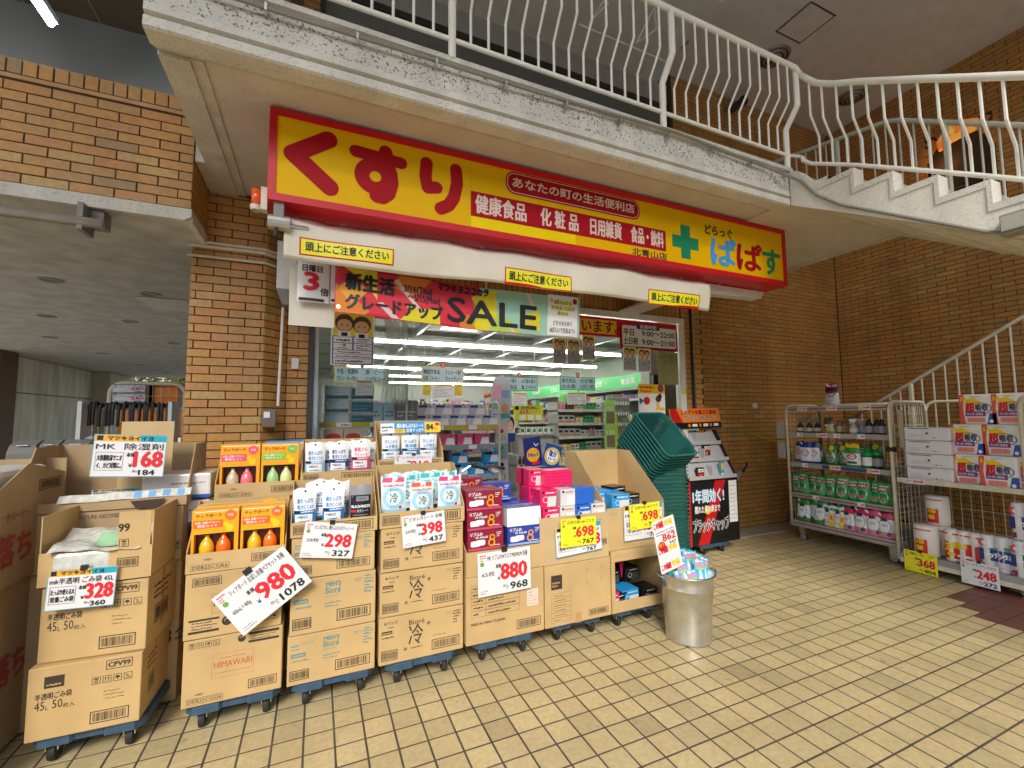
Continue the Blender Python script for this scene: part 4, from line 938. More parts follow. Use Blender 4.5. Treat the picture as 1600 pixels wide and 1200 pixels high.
# clear vinyl strip curtain, gathered, and chain
t = T('vinyl_curtain','gathered clear vinyl strip curtain with a chain in the doorway','curtain',(.75,4.5,2.2))
vin = bpy.data.materials.new('clear_vinyl'); vin.use_nodes = True; n = vin.node_tree.nodes; n.clear(); o_ = n.new('ShaderNodeOutputMaterial'); a_ = n.new('ShaderNodeBsdfTransparent'); a_.inputs[0].default_value = (.85,.88,.86,1)
g_ = n.new('ShaderNodeBsdfPrincipled'); g_.inputs['Base Color'].default_value = (.7,.74,.72,1); g_.inputs['Roughness'].default_value = .1; mx = n.new('ShaderNodeMixShader'); mx.inputs[0].default_value = .38
vin.node_tree.links.new(a_.outputs[0],mx.inputs[1]); vin.node_tree.links.new(g_.outputs[0],mx.inputs[2]); vin.node_tree.links.new(mx.outputs[0],o_.inputs[0])
rr = random.Random(5)
for i in range(6):
    x = .60+i*.042; m = M(t); vs = []; nn = 14
    for j in range(nn+1):
        z = 2.88-(1.05)*j/nn; sx = .75+(x-.75)*(1-.25*math.sin(j/nn*math.pi)); a = rr.uniform(-.008,.008)
        for k in range(5): vs.append((sx+(k-2)*.016+a, 4.52+.018*math.sin(k*1.6+i)+i*.006, z))
    m.add(vs,[(j*5+k,j*5+k+1,(j+1)*5+k+1,(j+1)*5+k) for j in range(nn) for k in range(4)],vin); m.build('strip',smooth=True)
m = M(t)
for j in range(46):
    z = 2.75-j*.026; x = .87; c = Vector((x,4.46,z)); a, b = (.007,.0) if j % 2 else (0,.007)
    m.tube([(x-a,4.46-b,z+.01),(x-a,4.46-b,z-.01),(x+a,4.46+b,z-.01),(x+a,4.46+b,z+.01)],.0022,M_STEEL,n=4,closed=True)
m.build('chain')
# ------------------------------------------------------------------ dollies
def make_dolly(loc, label, w=.46, d=.42):
    t = T('dolly', label, 'dolly', loc, group='blue plastic dollies under the cartons')
    F = Fr((0,0,0),(1,0,0),(0,1,0)); hw_, hd = w/2, d/2
    P = lambda e: [(-hw_+e,-hd+.05),(-hw_+.04,-hd+e),(-.07,-hd+e),(-.055,-hd+.022+e),(.055,-hd+.022+e),(.07,-hd+e),(hw_-.04,-hd+e),(hw_-e,-hd+.05),(hw_-e,hd-.05),(hw_-.04,hd-e),(-hw_+.04,hd-e),(-hw_+e,hd-.05)]
    m = M(); m.prism(F, P(0), .105, .148, M_DOLLY); m.prism(F, P(.02), .148, .152, M_DOLLY); m.I = Matrix(); m.parent = t; m.build('deck', bevel=.006)
    wheels = []
    for sx in (-1,1):
        for sy in (-1,1):
            x, y = sx*(hw_-.075), sy*(hd-.07)
            m = M(); m.I = Matrix(); m.parent = t
            m.box(x-.026,y-.022,.062,x-.021,y+.022,.105,M_ZINC); m.box(x+.021,y-.022,.062,x+.026,y+.022,.105,M_ZINC); m.box(x-.03,y-.03,.098,x+.03,y+.03,.105,M_ZINC)
            fk = m.build('caster')
            m = M(); m.I = Matrix(); m.parent = fk
            m.lathe([(.0,-.017),(.035,-.017),(.045,-.014),(.048,0),(.045,.014),(.035,.017),(0,.017)], M_RUB, c=(x,y+.012,.048), n=18, axis='x'); m.build('wheel', smooth=False)
    return t
D0 = make_dolly((.12-.0,3.22,0),'scuffed blue dolly under the box stack with the teal printed cartons') if False else None
dl = make_dolly((-.385,3.19,0),'blue plastic dolly under the carton with the red framed word')
DL = [dl]
for (x, y, rz, lab) in ((.125,3.18,R(2),'scuffed blue dolly under the cartons with teal printing'),(.66,3.17,0,'blue dolly under the cartons with the big snowflake character print'),
        (1.25,3.19,R(-1),'blue dolly under the carton marked MADE IN CHINA'),(1.86,3.22,0,'blue dolly under the carton with the small black square logo'),(2.42,3.22,R(1),'blue dolly under the open shelf carton next to the metal bucket'),
        (-1.0,3.20,R(-3),'blue dolly under the garbage bag cartons at front left')):
    DL.append(dup(dl, (x,y,0), rz, lab))

# ------------------------------------------------------------------ cartons
def carton(name, label, x0, x1, y0, d, z0, z1, mt=None, rz=0, grp=None, marks=None, cat='cardboard box'):
    t = T(name, label, cat, ((x0+x1)/2, y0+d/2, z0), rz, grp)
    w, h = x1-x0, z1-z0; F = Fr((-w/2,-d/2,0),(1,0,0),(0,0,1))
    def MM(): q = M(); q.I = Matrix(); q.parent = t; return q
    m = MM(); m.box(-w/2,-d/2,0.001,w/2,d/2,h-.001, mt or M_CARD); jr = random.Random(label)
    m.v = [(a+jr.uniform(-.0025,.0025)*(1 if b > 0 else .3),b+(jr.uniform(0,.004) if b > 0 else 0),c+(jr.uniform(-.003,0) if c > .01 else 0)) for a,b,c in m.v]; m.build('body', bevel=.005)
    m = MM(); m.box(-w/2-.0006,-.024,h*.0+.002,w/2+.0006,.024,h+.0003,M_TAPE); m.build('tape')
    if marks:
        m = MM(); marks(m, F, w, h); m.build('printed_marks')
        m = MM(); Fs = Fr((w/2,-d/2,0),(0,1,0),(0,0,1)); m.bar(Fs, d*.25,h*.25,d*.7,h*.5,.0008,M_INK,seed=3); m.lines(Fs,d*.2,h*.6,d*.8,h*.85,3,.0008,M_INK,4); m.build('side_marks')
    return t
def tray(name, label, x0, x1, y0, d, z0, hf, hb, mt=None, rz=0, grp=None, marks=None, lipslope=0, side=None, cat='display box', floor_z=.01):
    """open display carton: low front lip hf, tall back hb, side panels sloping between"""
    t = T(name, label, cat, ((x0+x1)/2, y0+d/2, z0), rz, grp); mt = mt or M_CARD
    w = x1-x0; e = .005; F = Fr((-w/2,-d/2,0),(1,0,0),(0,0,1))
    def MM(): q = M(); q.I = Matrix(); q.parent = t; return q
    m = MM(); m.box(-w/2,-d/2,.001,w/2,-d/2+e,hf,mt); m.build('front_panel')
    m = MM(); m.box(-w/2,d/2-e,.001,w/2,d/2,hb,mt); m.build('back_panel')
    pr = side or [(0,0),(d,0),(d,hb),(d*.72,hb),(.0,hf+.012)]
    for sx in (-1,1):
        m = MM(); x = sx*(w/2)-(e if sx > 0 else 0)
        m.prism(Fr((x,-d/2+e,0),(0,1,0),(0,0,1)), [(min(a,d-2*e),max(b,.001)) for a,b in pr], 0, e, mt); m.build('side_panel')
    m = MM(); m.box(-w/2+e,-d/2+e,.001,w/2-e,d/2-e,floor_z,mt); m.build('bottom_panel')
    if marks: m = MM(); marks(m, F, w, hf); m.build('printed_marks')
    t['_w'] = w; return t
def L_(t):
    q = M(); q.I = Matrix(); q.parent = t; return q
# carton artwork
TEAL = mat('teal_ink',(.10,.27,.27),rough=.7,var=0); ORI = mat('orange_red_ink',(.55,.13,.05),rough=.7,var=0)
def icon_row(m, F, x, y, s, n, mt):
    for i in range(n):
        X = x+i*s*1.25; m.frame(F,X,y,X+s,y+s,s*.07,.0008,mt)
        k = i % 4
        if k == 0: m.ring(F,X+s*.5,y+s*.35,s*.12,s*.22,.0008,mt,10); m.rect(F,X+s*.25,y+s*.62,X+s*.75,y+s*.82,.0008,mt)
        elif k == 1: m.rect(F,X+s*.28,y+s*.2,X+s*.36,y+s*.62,.0008,mt); m.rect(F,X+s*.62,y+s*.2,X+s*.7,y+s*.62,.0008,mt); m.poly(F,[(X+s*.2,y+s*.6),(X+s*.44,y+s*.6),(X+s*.32,y+s*.85)],.0008,mt); m.poly(F,[(X+s*.54,y+s*.6),(X+s*.78,y+s*.6),(X+s*.66,y+s*.85)],.0008,mt)
        elif k == 2: m.poly(F,[(X+s*.15,y+s*.45),(X+s*.85,y+s*.45),(X+s*.68,y+s*.72),(X+s*.5,y+s*.8),(X+s*.32,y+s*.72)],.0008,mt); m.rect(F,X+s*.46,y+s*.15,X+s*.54,y+s*.45,.0008,mt)
        else: m.rect(F,X+s*.3,y+s*.2,X+s*.7,y+s*.26,.0008,mt); m.stroke(F,[(X+s*.2,y+s*.8),(X+s*.8,y+s*.2)],s*.06,.0009,mt,3); m.stroke(F,[(X+s*.35,y+s*.3),(X+s*.5,y+s*.75)],s*.06,.0012,mt,3)
def snow(m, F, x, y, r, mt):
    for k in range(3):
        a = math.pi/3*k; m.stroke(F,[(x-r*math.cos(a),y-r*math.sin(a)),(x+r*math.cos(a),y+r*math.sin(a))],r*.22,.0008+k*.0002,mt,3)
K = M_INK
def art_bag(m, F, w, h):
    m.rect(F,w*.14,h*.70,w*.31,h*.86,.0008,K); m.lines(F,w*.16,h*.72,w*.29,h*.78,1,.0014,M_CARD,1)
    m.text(F,'半透明ごみ袋',w*.07,h*.55,h*.085,K,w=w*.31,bold=.02); m.text(F,'45',w*.07,h*.40,h*.15,K,w=w*.085); m.text(F,'L',w*.165,h*.40,h*.07,K); m.text(F,'50',w*.22,h*.40,h*.15,K,w=w*.085); m.text(F,'枚入',w*.31,h*.40,h*.06,K)
    m.frame(F,w*.67,h*.82,w*.91,h*.95,.003,.0008,K); m.text(F,'CPV99',w*.69,h*.845,h*.085,K,w=w*.20,bold=.04)
    icon_row(m,F,w*.55,h*.64,h*.10,4,K); m.lines(F,w*.66,h*.40,w*.85,h*.55,3,.0008,K,5,.2); m.bar(F,w*.55,h*.09,w*.90,h*.26,.0008,K,seed=8)
def art_him(m, F, w, h):
    m.frame(F,w*.28,h*.36,w*.70,h*.72,.0012,.0008,ORI); m.text(F,'HIMAWARI',w*.30,h*.50,h*.12,ORI,w=w*.38,bold=.008); m.lines(F,w*.36,h*.64,w*.62,h*.68,1,.0008,ORI,3,.3); m.lines(F,w*.31,h*.42,w*.67,h*.46,1,.0008,ORI,4,.3)
    icon_row(m,F,w*.05,h*.86,h*.085,4,K); m.ring(F,w*.57,h*.90,h*.03,h*.055,.0008,K,16); m.disc(F,w*.57,h*.89,h*.03,.001,K,12); m.rect(F,w*.64,h*.93,w*.96,h*.97,.0008,K); m.lines(F,w*.66,h*.85,w*.93,h*.93,2,.0008,K,2,.3); m.rect(F,w*.64,h*.81,w*.96,h*.845,.0008,K)
    m.text(F,'40個入',w*.13,h*.16,h*.035,K); m.frame(F,w*.05,h*.04,w*.40,h*.13,.0015,.0008,K); m.text(F,'DEB2SCGG6',w*.065,h*.055,h*.07,K,w=w*.32); m.bar(F,w*.65,h*.11,w*.95,h*.25,.0008,K,seed=2)
def art_him2(m, F, w, h):
    m.bar(F,w*.07,h*.80,w*.36,h*.93,.0008,K,seed=5); m.text(F,'15',w*.29,h*.45,h*.11,K); m.frame(F,w*.27,h*.36,w*.68,h*.66,.0012,.0008,K)
    m.rect(F,w*.05,h*.27,w*.35,h*.30,.0008,K); m.lines(F,w*.08,h*.14,w*.33,h*.27,3,.0008,K,5,.4); m.rect(F,w*.05,h*.09,w*.35,h*.125,.0008,K); m.ring(F,w*.43,h*.22,h*.04,h*.075,.0008,K,16); m.disc(F,w*.43,h*.21,h*.035,.001,K,12); icon_row(m,F,w*.70,h*.12,h*.10,3,K)
def art_men(m, F, w, h):
    m.text(F,'MEN\'S',w*.40,h*.80,h*.10,TEAL,w=w*.17,bold=.04); m.text(F,'Bioré',w*.395,h*.66,h*.15,TEAL,w=w*.175,bold=.015); m.stroke(F,[(w*.385,h*.62),(w*.53,h*.62),(w*.58,h*.88)],.002,.0008,TEAL,3)
    m.lines(F,w*.39,h*.42,w*.59,h*.54,2,.0008,TEAL,4,.4); m.text(F,'12パック',w*.15,h*.80,h*.06,TEAL,w=w*.13); m.lines(F,w*.04,h*.70,w*.13,h*.84,2,.0008,TEAL,3); m.rect(F,w*.04,h*.56,w*.20,h*.64,.0008,TEAL); m.lines(F,w*.055,h*.575,w*.19,h*.63,1,.0014,M_CARD,2); m.lines(F,w*.04,h*.46,w*.24,h*.53,1,.0008,TEAL,6)
    m.lines(F,w*.74,h*.82,w*.84,h*.90,2,.0008,TEAL,8); m.lines(F,w*.86,h*.58,w*.97,h*.95,6,.0008,TEAL,7,.6)
    m.bar(F,w*.53,h*.14,w*.94,h*.36,.0008,K,seed=7); m.bar(F,w*.03,h*.10,w*.24,h*.30,.0008,K,seed=9)
def art_cool(m, F, w, h):
    m.text(F,'Bioré',w*.34,h*.75,h*.13,K,w=w*.18,bold=.008); m.text(F,'冷',w*.335,h*.32,h*.42,K,w=w*.17,bold=.004); snow(m,F,w*.57,h*.73,h*.05,K); snow(m,F,w*.30,h*.26,h*.045,K)
    m.text(F,'8パック',w*.06,h*.84,h*.07,K,w=w*.15,bold=.02); m.lines(F,w*.10,h*.76,w*.17,h*.81,1,.0008,K,1); m.rect(F,w*.03,h*.64,w*.15,h*.71,.0008,K); m.lines(F,w*.04,h*.65,w*.145,h*.70,1,.0014,M_CARD,3); m.lines(F,w*.03,h*.55,w*.17,h*.61,1,.0008,K,4)
    m.lines(F,w*.87,h*.62,w*.97,h*.92,5,.0008,K,2,.5); m.frame(F,w*.78,h*.85,w*.85,h*.90,.001,.0008,K); m.lines(F,w*.62,h*.42,w*.78,h*.46,1,.0008,K,6,.3)
    m.lines(F,w*.36,h*.24,w*.50,h*.29,1,.0008,K,8); m.bar(F,w*.61,h*.12,w*.95,h*.34,.0008,K,seed=4); m.bar(F,w*.03,h*.09,w*.21,h*.30,.0008,K,seed=6)
def art_made(m, F, w, h):
    m.text(F,'MADE IN CHINA TO JAPAN',w*.06,h*.28,h*.045,K,w=w*.42,bold=.03)
    for i in range(5):
        m.frame(F,w*.06,h*(.40+.095*i),w*.24,h*(.49+.095*i),.0012,.0008,K); m.frame(F,w*.24,h*(.40+.095*i),w*.67,h*(.49+.095*i),.0012,.0008,K); m.lines(F,w*.085,h*(.42+.095*i),w*.21,h*(.475+.095*i),1,.0008,K,i,.5); m.lines(F,w*.27,h*(.42+.095*i),w*.62,h*(.475+.095*i),1,.0008,K,i+7,.5)
    m.bar(F,w*.63,h*.10,w*.95,h*.24,.0008,K,seed=11); m.rect(F,w*.77,h*.42,w*.92,h*.68,.0009,mat('pale_label',(.72,.62,.52))); m.lines(F,w*.785,h*.44,w*.90,h*.66,5,.0015,mat('label_ink',(.45,.2,.15)),9,.3)
def art_logo(m, F, w, h):
    m.rect(F,w*.09,h*.60,w*.25,h*.83,.0008,K); m.text(F,'matsu',w*.105,h*.69,h*.05,M_CARD,w=w*.11,d=.0014,bold=.03); m.text(F,'kiyo',w*.105,h*.64,h*.05,M_CARD,w=w*.08,d=.0014,bold=.03)
    for i in range(6): m.frame(F,w*.09,h*(.07+.078*i),w*.38,h*(.145+.078*i),.001,.0008,K); m.lines(F,w*.13,h*(.09+.078*i),w*.30,h*(.13+.078*i),1,.0008,K,i,.3)
    for (a,b) in ((.62,.86),(.84,.88),(.62,.66),(.84,.68)): m.stroke(F,[(w*(a+.03),h*b),(w*a,h*b),(w*a,h*(b-.07))],.0015,.0008,K,3)
    m.bar(F,w*.64,h*.07,w*.95,h*.17,.0008,K,seed=21); m.rect(F,w*.44,h*.0,w*.53,h*.16,.0009,mat('kraft_tape',(.50,.29,.12)))
def art_code(m, F, w, h):
    m.text(F,'40個入',w*.17,h*.60,h*.12,K); m.frame(F,w*.05,h*.13,w*.42,h*.42,.0015,.0008,K); m.text(F,'DEB2SCGR6',w*.065,h*.17,h*.22,K,w=w*.34); m.bar(F,w*.64,h*.30,w*.94,h*.72,.0008,K,seed=2)
def art_bars(m, F, w, h):
    m.bar(F,w*.03,h*.2,w*.22,h*.8,.0008,K,seed=5); m.bar(F,w*.52,h*.15,w*.95,h*.85,.0008,K,seed=6)
Y0 = 2.97
# stack 1 (garbage bags), slightly turned and staggered
G1 = 'garbage bag cartons stacked at front left'
carton('carton','garbage bag carton at the bottom of the front left stack',-1.235,-.79,2.97,.40,.155,.495,rz=R(-2),marks=art_bag,grp=G1)
carton('carton','garbage bag carton in the middle of the front left stack',-1.215,-.775,3.0,.38,.495,.86,rz=R(-5),marks=art_bag,grp=G1)
tray('open_carton','cut open garbage bag carton on top of the front left stack',-1.235,-.775,2.99,.36,.865,.165,.345,rz=R(-3),marks=None,side=[(0,0),(.36,0),(.36,.345),(.0,.345)])
t = T('carton_flap','front right piece of the cut garbage bag carton with black print','cardboard flap',(-.86,2.99,.866))
# ink on the open carton
m = M(t); Fq = Fr((-.93,2.978,.866),(1,0,0),(0,0,1)); m.fbox(Fq,0,0,.135,.345,-.004,0,M_CARD); m.build('panel'); m = M(t); m.text(Fq,'99',.0,.24,.05,K,w=.045,bold=.04); m.bar(Fq,.0,.06,.09,.11,.0008,K,seed=2); icon_row(m,Fq,.005,.165,.04,1,K); m.build('printed_marks')
t = T('garbage_bags','folded clear plastic garbage bags lying in the cut open carton','plastic bags',(-1.0,3.0,.99))
pls = mat('milky_plastic',(.62,.64,.58),rough=.12,var=.2,scale=30,bump=.8,bscale=22,coat=.4)
Fg = Fr((-1.205,2.985,1.04),(1,0,-.03),(0,1,.25)); Fg.warp = lambda x,y: .012*math.sin(x*17+y*9)*math.sin(y*22+1)+.004*math.sin(x*51+y*33)
m = M(t); m.rect(Fg,0,-.02,.37,.25,0,pls,26,14); m.build('top_bag',smooth=True)
m = M(t); m.rect(Fg,.16,.02,.36,.14,.009,mat('pale_green_print',(.35,.62,.36),rough=.2),16,8); m.build('green_label')
m = M(t); m.box(-1.19,2.985,.87,-.95,3.2,1.03,pls); m.build('bag_pile',bevel=.02)
# stack 2 (himawari)
G2 = 'cartons of the shampoo stack'
carton('carton','carton with a red framed word at the bottom of the shampoo stack',-.625,-.152,2.97,.36,.155,.505,marks=art_him,grp=G2)
carton('carton','second carton of the shampoo stack partly hidden by the tilted 980 price card',-.632,-.165,2.965,.36,.506,.852,marks=art_him2,rz=R(1),grp=G2)
tray('display_tray','open display carton with two orange shampoo sets on the shampoo stack',-.632,-.150,2.965,.30,.853,.105,.345,marks=art_code,side=[(0,0),(.30,0),(.30,.345),(.24,.345),(.0,.12)],floor_z=0.068)
# stack 3 (men's wipes)
G3 = 'cartons with teal printing'
for i, (za, zb) in enumerate(((.150,.425),(.426,.742),(.743,.985))):
    carton('carton',['lowest','middle','topmost closed'][i]+' carton with teal printing in the third stack',-.125+.004*i,.362-.003*i,2.97+.004*i,.36,za,zb,marks=art_men,rz=R((0,1,-1)[i]),grp=G3)
tray('display_tray','open display carton with blue and black wipe packs above the teal printed cartons',-.128,.365,2.97,.30,.986,.088,.30,marks=art_bars,floor_z=0.068)
# stack 4 (cool sheets)
G4 = 'cartons with the snowflake print'
for i, (za, zb) in enumerate(((.150,.436),(.437,.709),(.710,.985))):
    carton('carton',['lowest','middle','topmost closed'][i]+' carton with the big 冷 snowflake print',.385+.003*i,.932,2.97+.003*i,.36,za,zb,marks=art_cool,grp=G4)
tray('display_tray','open display carton full of cool sheet packs marked 冷',.380,.940,2.97,.34,.986,.10,.37,marks=art_bars,floor_z=0.074)
# stack 5
carton('carton','large carton marked MADE IN CHINA TO JAPAN',.952,1.545,2.97,.40,.152,.60,marks=art_made)
tray('display_tray','open display carton with maroon and blue mask boxes',.952,1.545,2.97,.40,.601,.165,.34,marks=None,floor_z=0.163)
# stack 6
carton('carton','large carton with small black square logo beside the open shelf carton',1.553,2.135,2.97,.42,.152,.595,marks=art_logo)
tray('display_tray','pale display carton with pink, white and blue mask boxes',1.520,2.125,2.975,.42,.596,.345,.36,mt=M_CARD2,marks=lambda m,F,w,h:(m.bar(F,w*.86,h*.28,w*.97,h*.42,.0008,K,seed=3),m.stroke(F,[(w*.9,h*.84),(w*.86,h*.84),(w*.86,h*.76)],.002,.0008,K,3)),floor_z=0.285)
# stack 7: carton with a window, tall tray above
t = T('shelf_carton','carton with a cut out front showing dark mask boxes beside the metal bucket','display box',(2.42,3.2,.152))
FF = Fr((2.145,2.975,.152),(1,0,0),(0,0,1)); W7, H7 = .555, .475
m = M(t); m.fbox(FF,0,0,W7,.085,-.006,0,M_CARD); m.build('front_lip'); m = M(t); m.fbox(FF,0,H7-.085,W7,H7,-.006,0,M_CARD); m.build('top_band')
m = M(t); m.fbox(FF,0,.085,.035,H7-.085,-.006,0,M_CARD); m.build('left_post'); m = M(t); m.fbox(FF,W7-.02,.085,W7,H7-.085,-.006,0,M_CARD); m.build('right_post')
m = M(t); m.box(2.145,2.981,.154,2.151,3.40,.627,M_CARD); m.build('side_panel'); m = M(t); m.box(2.694,2.981,.154,2.700,3.40,.627,M_CARD); m.build('side_panel')
m = M(t); m.box(2.152,3.394,.154,2.693,3.40,.627,M_CARD); m.build('back_panel'); m = M(t); m.box(2.152,2.982,.153,2.693,3.393,.160,M_CARD); m.build('bottom_panel'); m = M(t); m.box(2.152,2.982,.619,2.693,3.393,.626,M_CARD); m.build('top_panel')
m = M(t); m.text(FF,'プライベートブランド',W7*.06,H7*.88,.026,mat('blue_grey_ink',(.18,.32,.42)),w=W7*.28); m.text(FF,'MASK',W7*.55,H7*.03,.018,mat('blue_grey_ink',(.18,.32,.42))); m.build('printed_marks')
tray('tall_display_carton','tall open carton with sloping sides behind the right yellow 698 card',2.11,2.70,2.98,.62,.629,.33,.745,marks=lambda m,F,w,h:m.text(F,'マスク',w*.08,h*.82,.02,mat('blue_grey_ink',(.18,.32,.42))),side=[(0,0),(.61,0),(.61,.745),(.43,.745),(.0,.36)],floor_z=0.3)
# ------------------------------------------------------------------ second row of stacks
def backstack(label, x0, x1, zt, n=3, mt=None):
    z = .02; h = (zt-.02)/n
    for i in range(n): carton('carton', ORD[i]+' carton from the floor in the hidden stack behind '+label, x0+.005,x1-.005,3.44,.34,z+h*i,z+h*(i+1)-.001,mt=mt,grp='cartons hidden behind the front row')
backstack('the shampoo stack',-.59,-.09,1.17); tray('display_tray','rear display carton with pink and green shampoo sets',-.59,-.09,3.40,.32,1.172,.10,.335,marks=art_code,floor_z=0.06)
backstack('the teal printed stack',-.085,.40,1.235); tray('display_tray','rear display carton with three white and pink wipe packs',-.09,.405,3.40,.30,1.236,.085,.30,marks=art_bars,floor_z=0.07)
backstack('the snowflake stack',.42,.905,1.20); 
tray('display_tray','lower rear display carton with barcodes above the cool sheet packs',.415,.907,3.41,.28,1.20,.062,.10,marks=art_bars)
tray('display_tray','top rear display carton with blue and yellow header holding white wipe packs',.415,.907,3.40,.30,1.30,.085,.37,marks=art_bars,floor_z=0.072)
carton('carton','plain carton standing behind the mask box display',.99,1.50,3.42,.34,.02,.62,mt=M_CARD3); carton('carton','dull carton standing behind the pink mask boxes',1.56,2.08,3.45,.34,.02,.90,mt=M_CARD3)
# left rear: dehumidifier display and big carton at the edge
DK = mat('dark_brown_ink',(.05,.03,.02))
carton('carton','tall brown carton under the dehumidifier display',-1.47,-.735,3.36,.46,.02,.84,mt=M_CARD3,marks=lambda m,F,w,h:(m.text(F,'3年',w*.9,h*.4,.1,K),))
carton('carton','upper brown carton below the dehumidifier display edge',-1.47,-.735,3.34,.46,.842,1.17,mt=M_CARD3,marks=lambda m,F,w,h:(icon_row(m,F,w*.93,h*.2,.05,1,K),m.text(F,'MOISTURE ABSORBER',w*.3,h*.86,.028,K,w=w*.3)))
tray('display_tray','wide open dehumidifier carton behind the garbage bag stack',-1.50,-.72,3.33,.48,1.172,.055,.36,mt=M_CARD3,side=[(0,0),(.48,0),(.48,.36),(.17,.36),(.0,.06)])
m = M(); Fq = Fr((-1.32,3.322,1.222),(1,0,.02),(0,.4,.5)); Fq.warp = lambda x,y:.004*math.sin(x*30); m.rect(Fq,0,0,.62,.05,0,pls,24,3)
for i in range(4): m.rect(Fq,.34+.07*i,.005,.375+.07*i,.045,.002,mat('print_blue_stripe',(.15,.40,.70)),3,2)
m.poly(Fr((-.99,3.318,1.17),(1,0,0),(0,0,1)),[(0,.045),(.03,.0),(.14,.0),(.17,.05)],.003,DK); tag(m.build('plastic_wrap'),'torn plastic wrap with blue and red print along the dehumidifier carton edge','plastic wrap')
m = M(); m.fbox(Fr((-1.12,3.52,1.18),(1,0,0),(0,.05,1)),0,0,.27,.50,0,.004,M_CARD2); tag(m.build('cardboard_sheet'),'upright cardboard sheet behind the 168 price card','cardboard')
carton('carton','big brown carton with red side lettering at the left edge',-2.0,-1.42,2.60,1.05,.03,.86,mt=M_CARD3)
t = tray('display_tray','big open carton with red side lettering at the left edge above another',-2.0,-1.40,2.60,1.02,.862,.28,.60,mt=M_CARD3,side=[(0,0),(1.0,0),(1.0,.52),(.62,.60),(.0,.30)])
m = L_(t); Fs = Fr((.3+.001,-.5,0),(0,1,0),(0,0,1)); RI = mat('faded_red_ink',(.42,.07,.06)); m.text(Fs,'激落ち',.22,.10,.15,RI,w=.46,bold=.05); m.text(Fs,'クリーナー',.45,.32,.045,RI,w=.2,bold=.02); m.bar(Fs,.72,.44,.95,.50,.0008,K,seed=4); m.build('side_lettering')
m = M(); Fs = Fr((-1.4185,2.7,.05),(0,1,0),(0,0,1)); m.text(Fs,'激落ち',.25,.30,.15,RI,w=.40,bold=.05,d=.001); m.frame(Fs,.06,.62,.2,.7,.004,.001,K); tag(m.build('side_lettering'),'faded red lettering on the side of the lower left edge carton','lettering')
m = M(); m.box(-1.97,2.64,1.1,-1.43,3.5,1.44,mat('white_pack',(.72,.72,.68),rough=.3,var=.06)); tag(m.build('white_packs',bevel=.03),'white wrapped packs inside the big carton at the left edge','packs')
# ------------------------------------------------------------------ price cards
KB = M_KINK; CYW = mat('card_yellow',(.88,.82,.03),rough=.35,var=.01,coat=.3); CWH = mat('card_white',(.80,.80,.81),rough=.3,var=.01,coat=.3)
ORG = mat('band_orange',(.80,.42,.02),rough=.4,var=0); TLB = mat('band_teal',(.02,.38,.50),rough=.4,var=0); GRN = mat('mark_green',(.12,.42,.05),rough=.4,var=0)
def card(label, F, w, h, title, unit, price, sub, yellow=False, brand=False, clip=True, fold=0, small=None, box=None):
    t = T('price_card', label, 'price card', tuple(F.o))
    m = M(t); m.fbox(F,0,0,w,h,-.0025,0,CYW if yellow else CWH); m.build('board')
    m = M(t)
    if brand:
        m.rect(F,0,h*.84,w*.62,h*.985,.001,ORG); m.rect(F,w*.62,h*.84,w*.995,h*.985,.001,TLB); m.text(F,'マツキヨイイヨ',w*.18,h*.865,h*.10,KB,w=w*.62,d=.002,bold=.06); m.rect(F,w*.04,h*.86,w*.12,h*.97,.002,KB)
        m.frame(F,0,0,w,h,.003,.0012,mat('card_edge_blue',(.10,.45,.60))); m.text(F,title,w*.04,h*.64,h*.15,KB,w=w*.92,d=.002,bold=.015)
        m.frame(F,w*.05,h*.15,w*.42,h*.58,.0015,.0015,KB)
        for i, s_ in enumerate(box or ()): m.text(F,s_,w*.07,h*(.38-.18*i),h*.13,KB,w=w*.33,d=.002,bold=.03)
        m.text(F,'本体',w*.46,h*.47,h*.10,KB,w=w*.11,d=.002,bold=.04); m.text(F,'￥',w*.50,h*.22,h*.10,KB,d=.002,bold=.04); m.text(F,price,w*.57,h*.20,h*.46,M_RED,w=w*.39,d=.002,bold=.05)
        m.text(F,'税込',w*.56,h*.10,h*.06,KB,d=.002); m.text(F,sub,w*.65,h*.03,h*.15,KB,w=w*.22,d=.002,bold=.05)
    else:
        m.text(F,title,w*(.18),h*.80,h*.12,KB,w=w*.76,d=.001,bold=.012)
        m.lines(F,w*.04,h*.80,w*.15,h*.96,3,.001,M_RED,3,.6); m.disc(F,w*.08,h*.74,h*.055,.001,GRN,10)
        if unit: m.text(F,unit,w*.07,h*.44,h*.11,KB,w=w*.24,d=.001,bold=.01)
        m.text(F,'本体',w*.33,h*.60,h*.10,KB,w=w*.10,d=.001,bold=.04); m.text(F,'￥',w*.36,h*.32,h*.10,KB,d=.001,bold=.03)
        m.text(F,price,w*.43,h*.29,h*.44,M_RED,w=w*.49,d=.001,bold=.05); m.text(F,'税込',w*.46,h*.13,h*.07,KB,d=.001); m.text(F,'￥',w*.52,h*.07,h*.06,KB,d=.001); m.text(F,sub,w*.60,h*.05,h*.20,KB,w=w*.33,d=.001,bold=.045)
        m.lines(F,w*.04,h*.05,w*.22,h*.16,2,.001,KB,7,.3)
    m.build('lettering')
    if clip: m = M(t); m.fbox(F,w*.45,h*.96,w*.55,h*1.08,-.012,.006,M_BLACK); m.build('clip')
    return t
def cardpx(label, tl, tr, bl, yy, n=(0,-1,0), **k):
    """card whose corners are measured in the photo; stands on plane y=yy"""
    a, b, c = at(*tl,y=yy), at(*tr,y=yy), at(*bl,y=yy); u = (b-a); v = (a-c); w, h = u.length, v.length
    v = (v-u*(v.dot(u)/u.length_squared)).normalized(); F = Fr(tuple(a-v*h), tuple(u), tuple(v)); return card(label, F, w, h, **k)
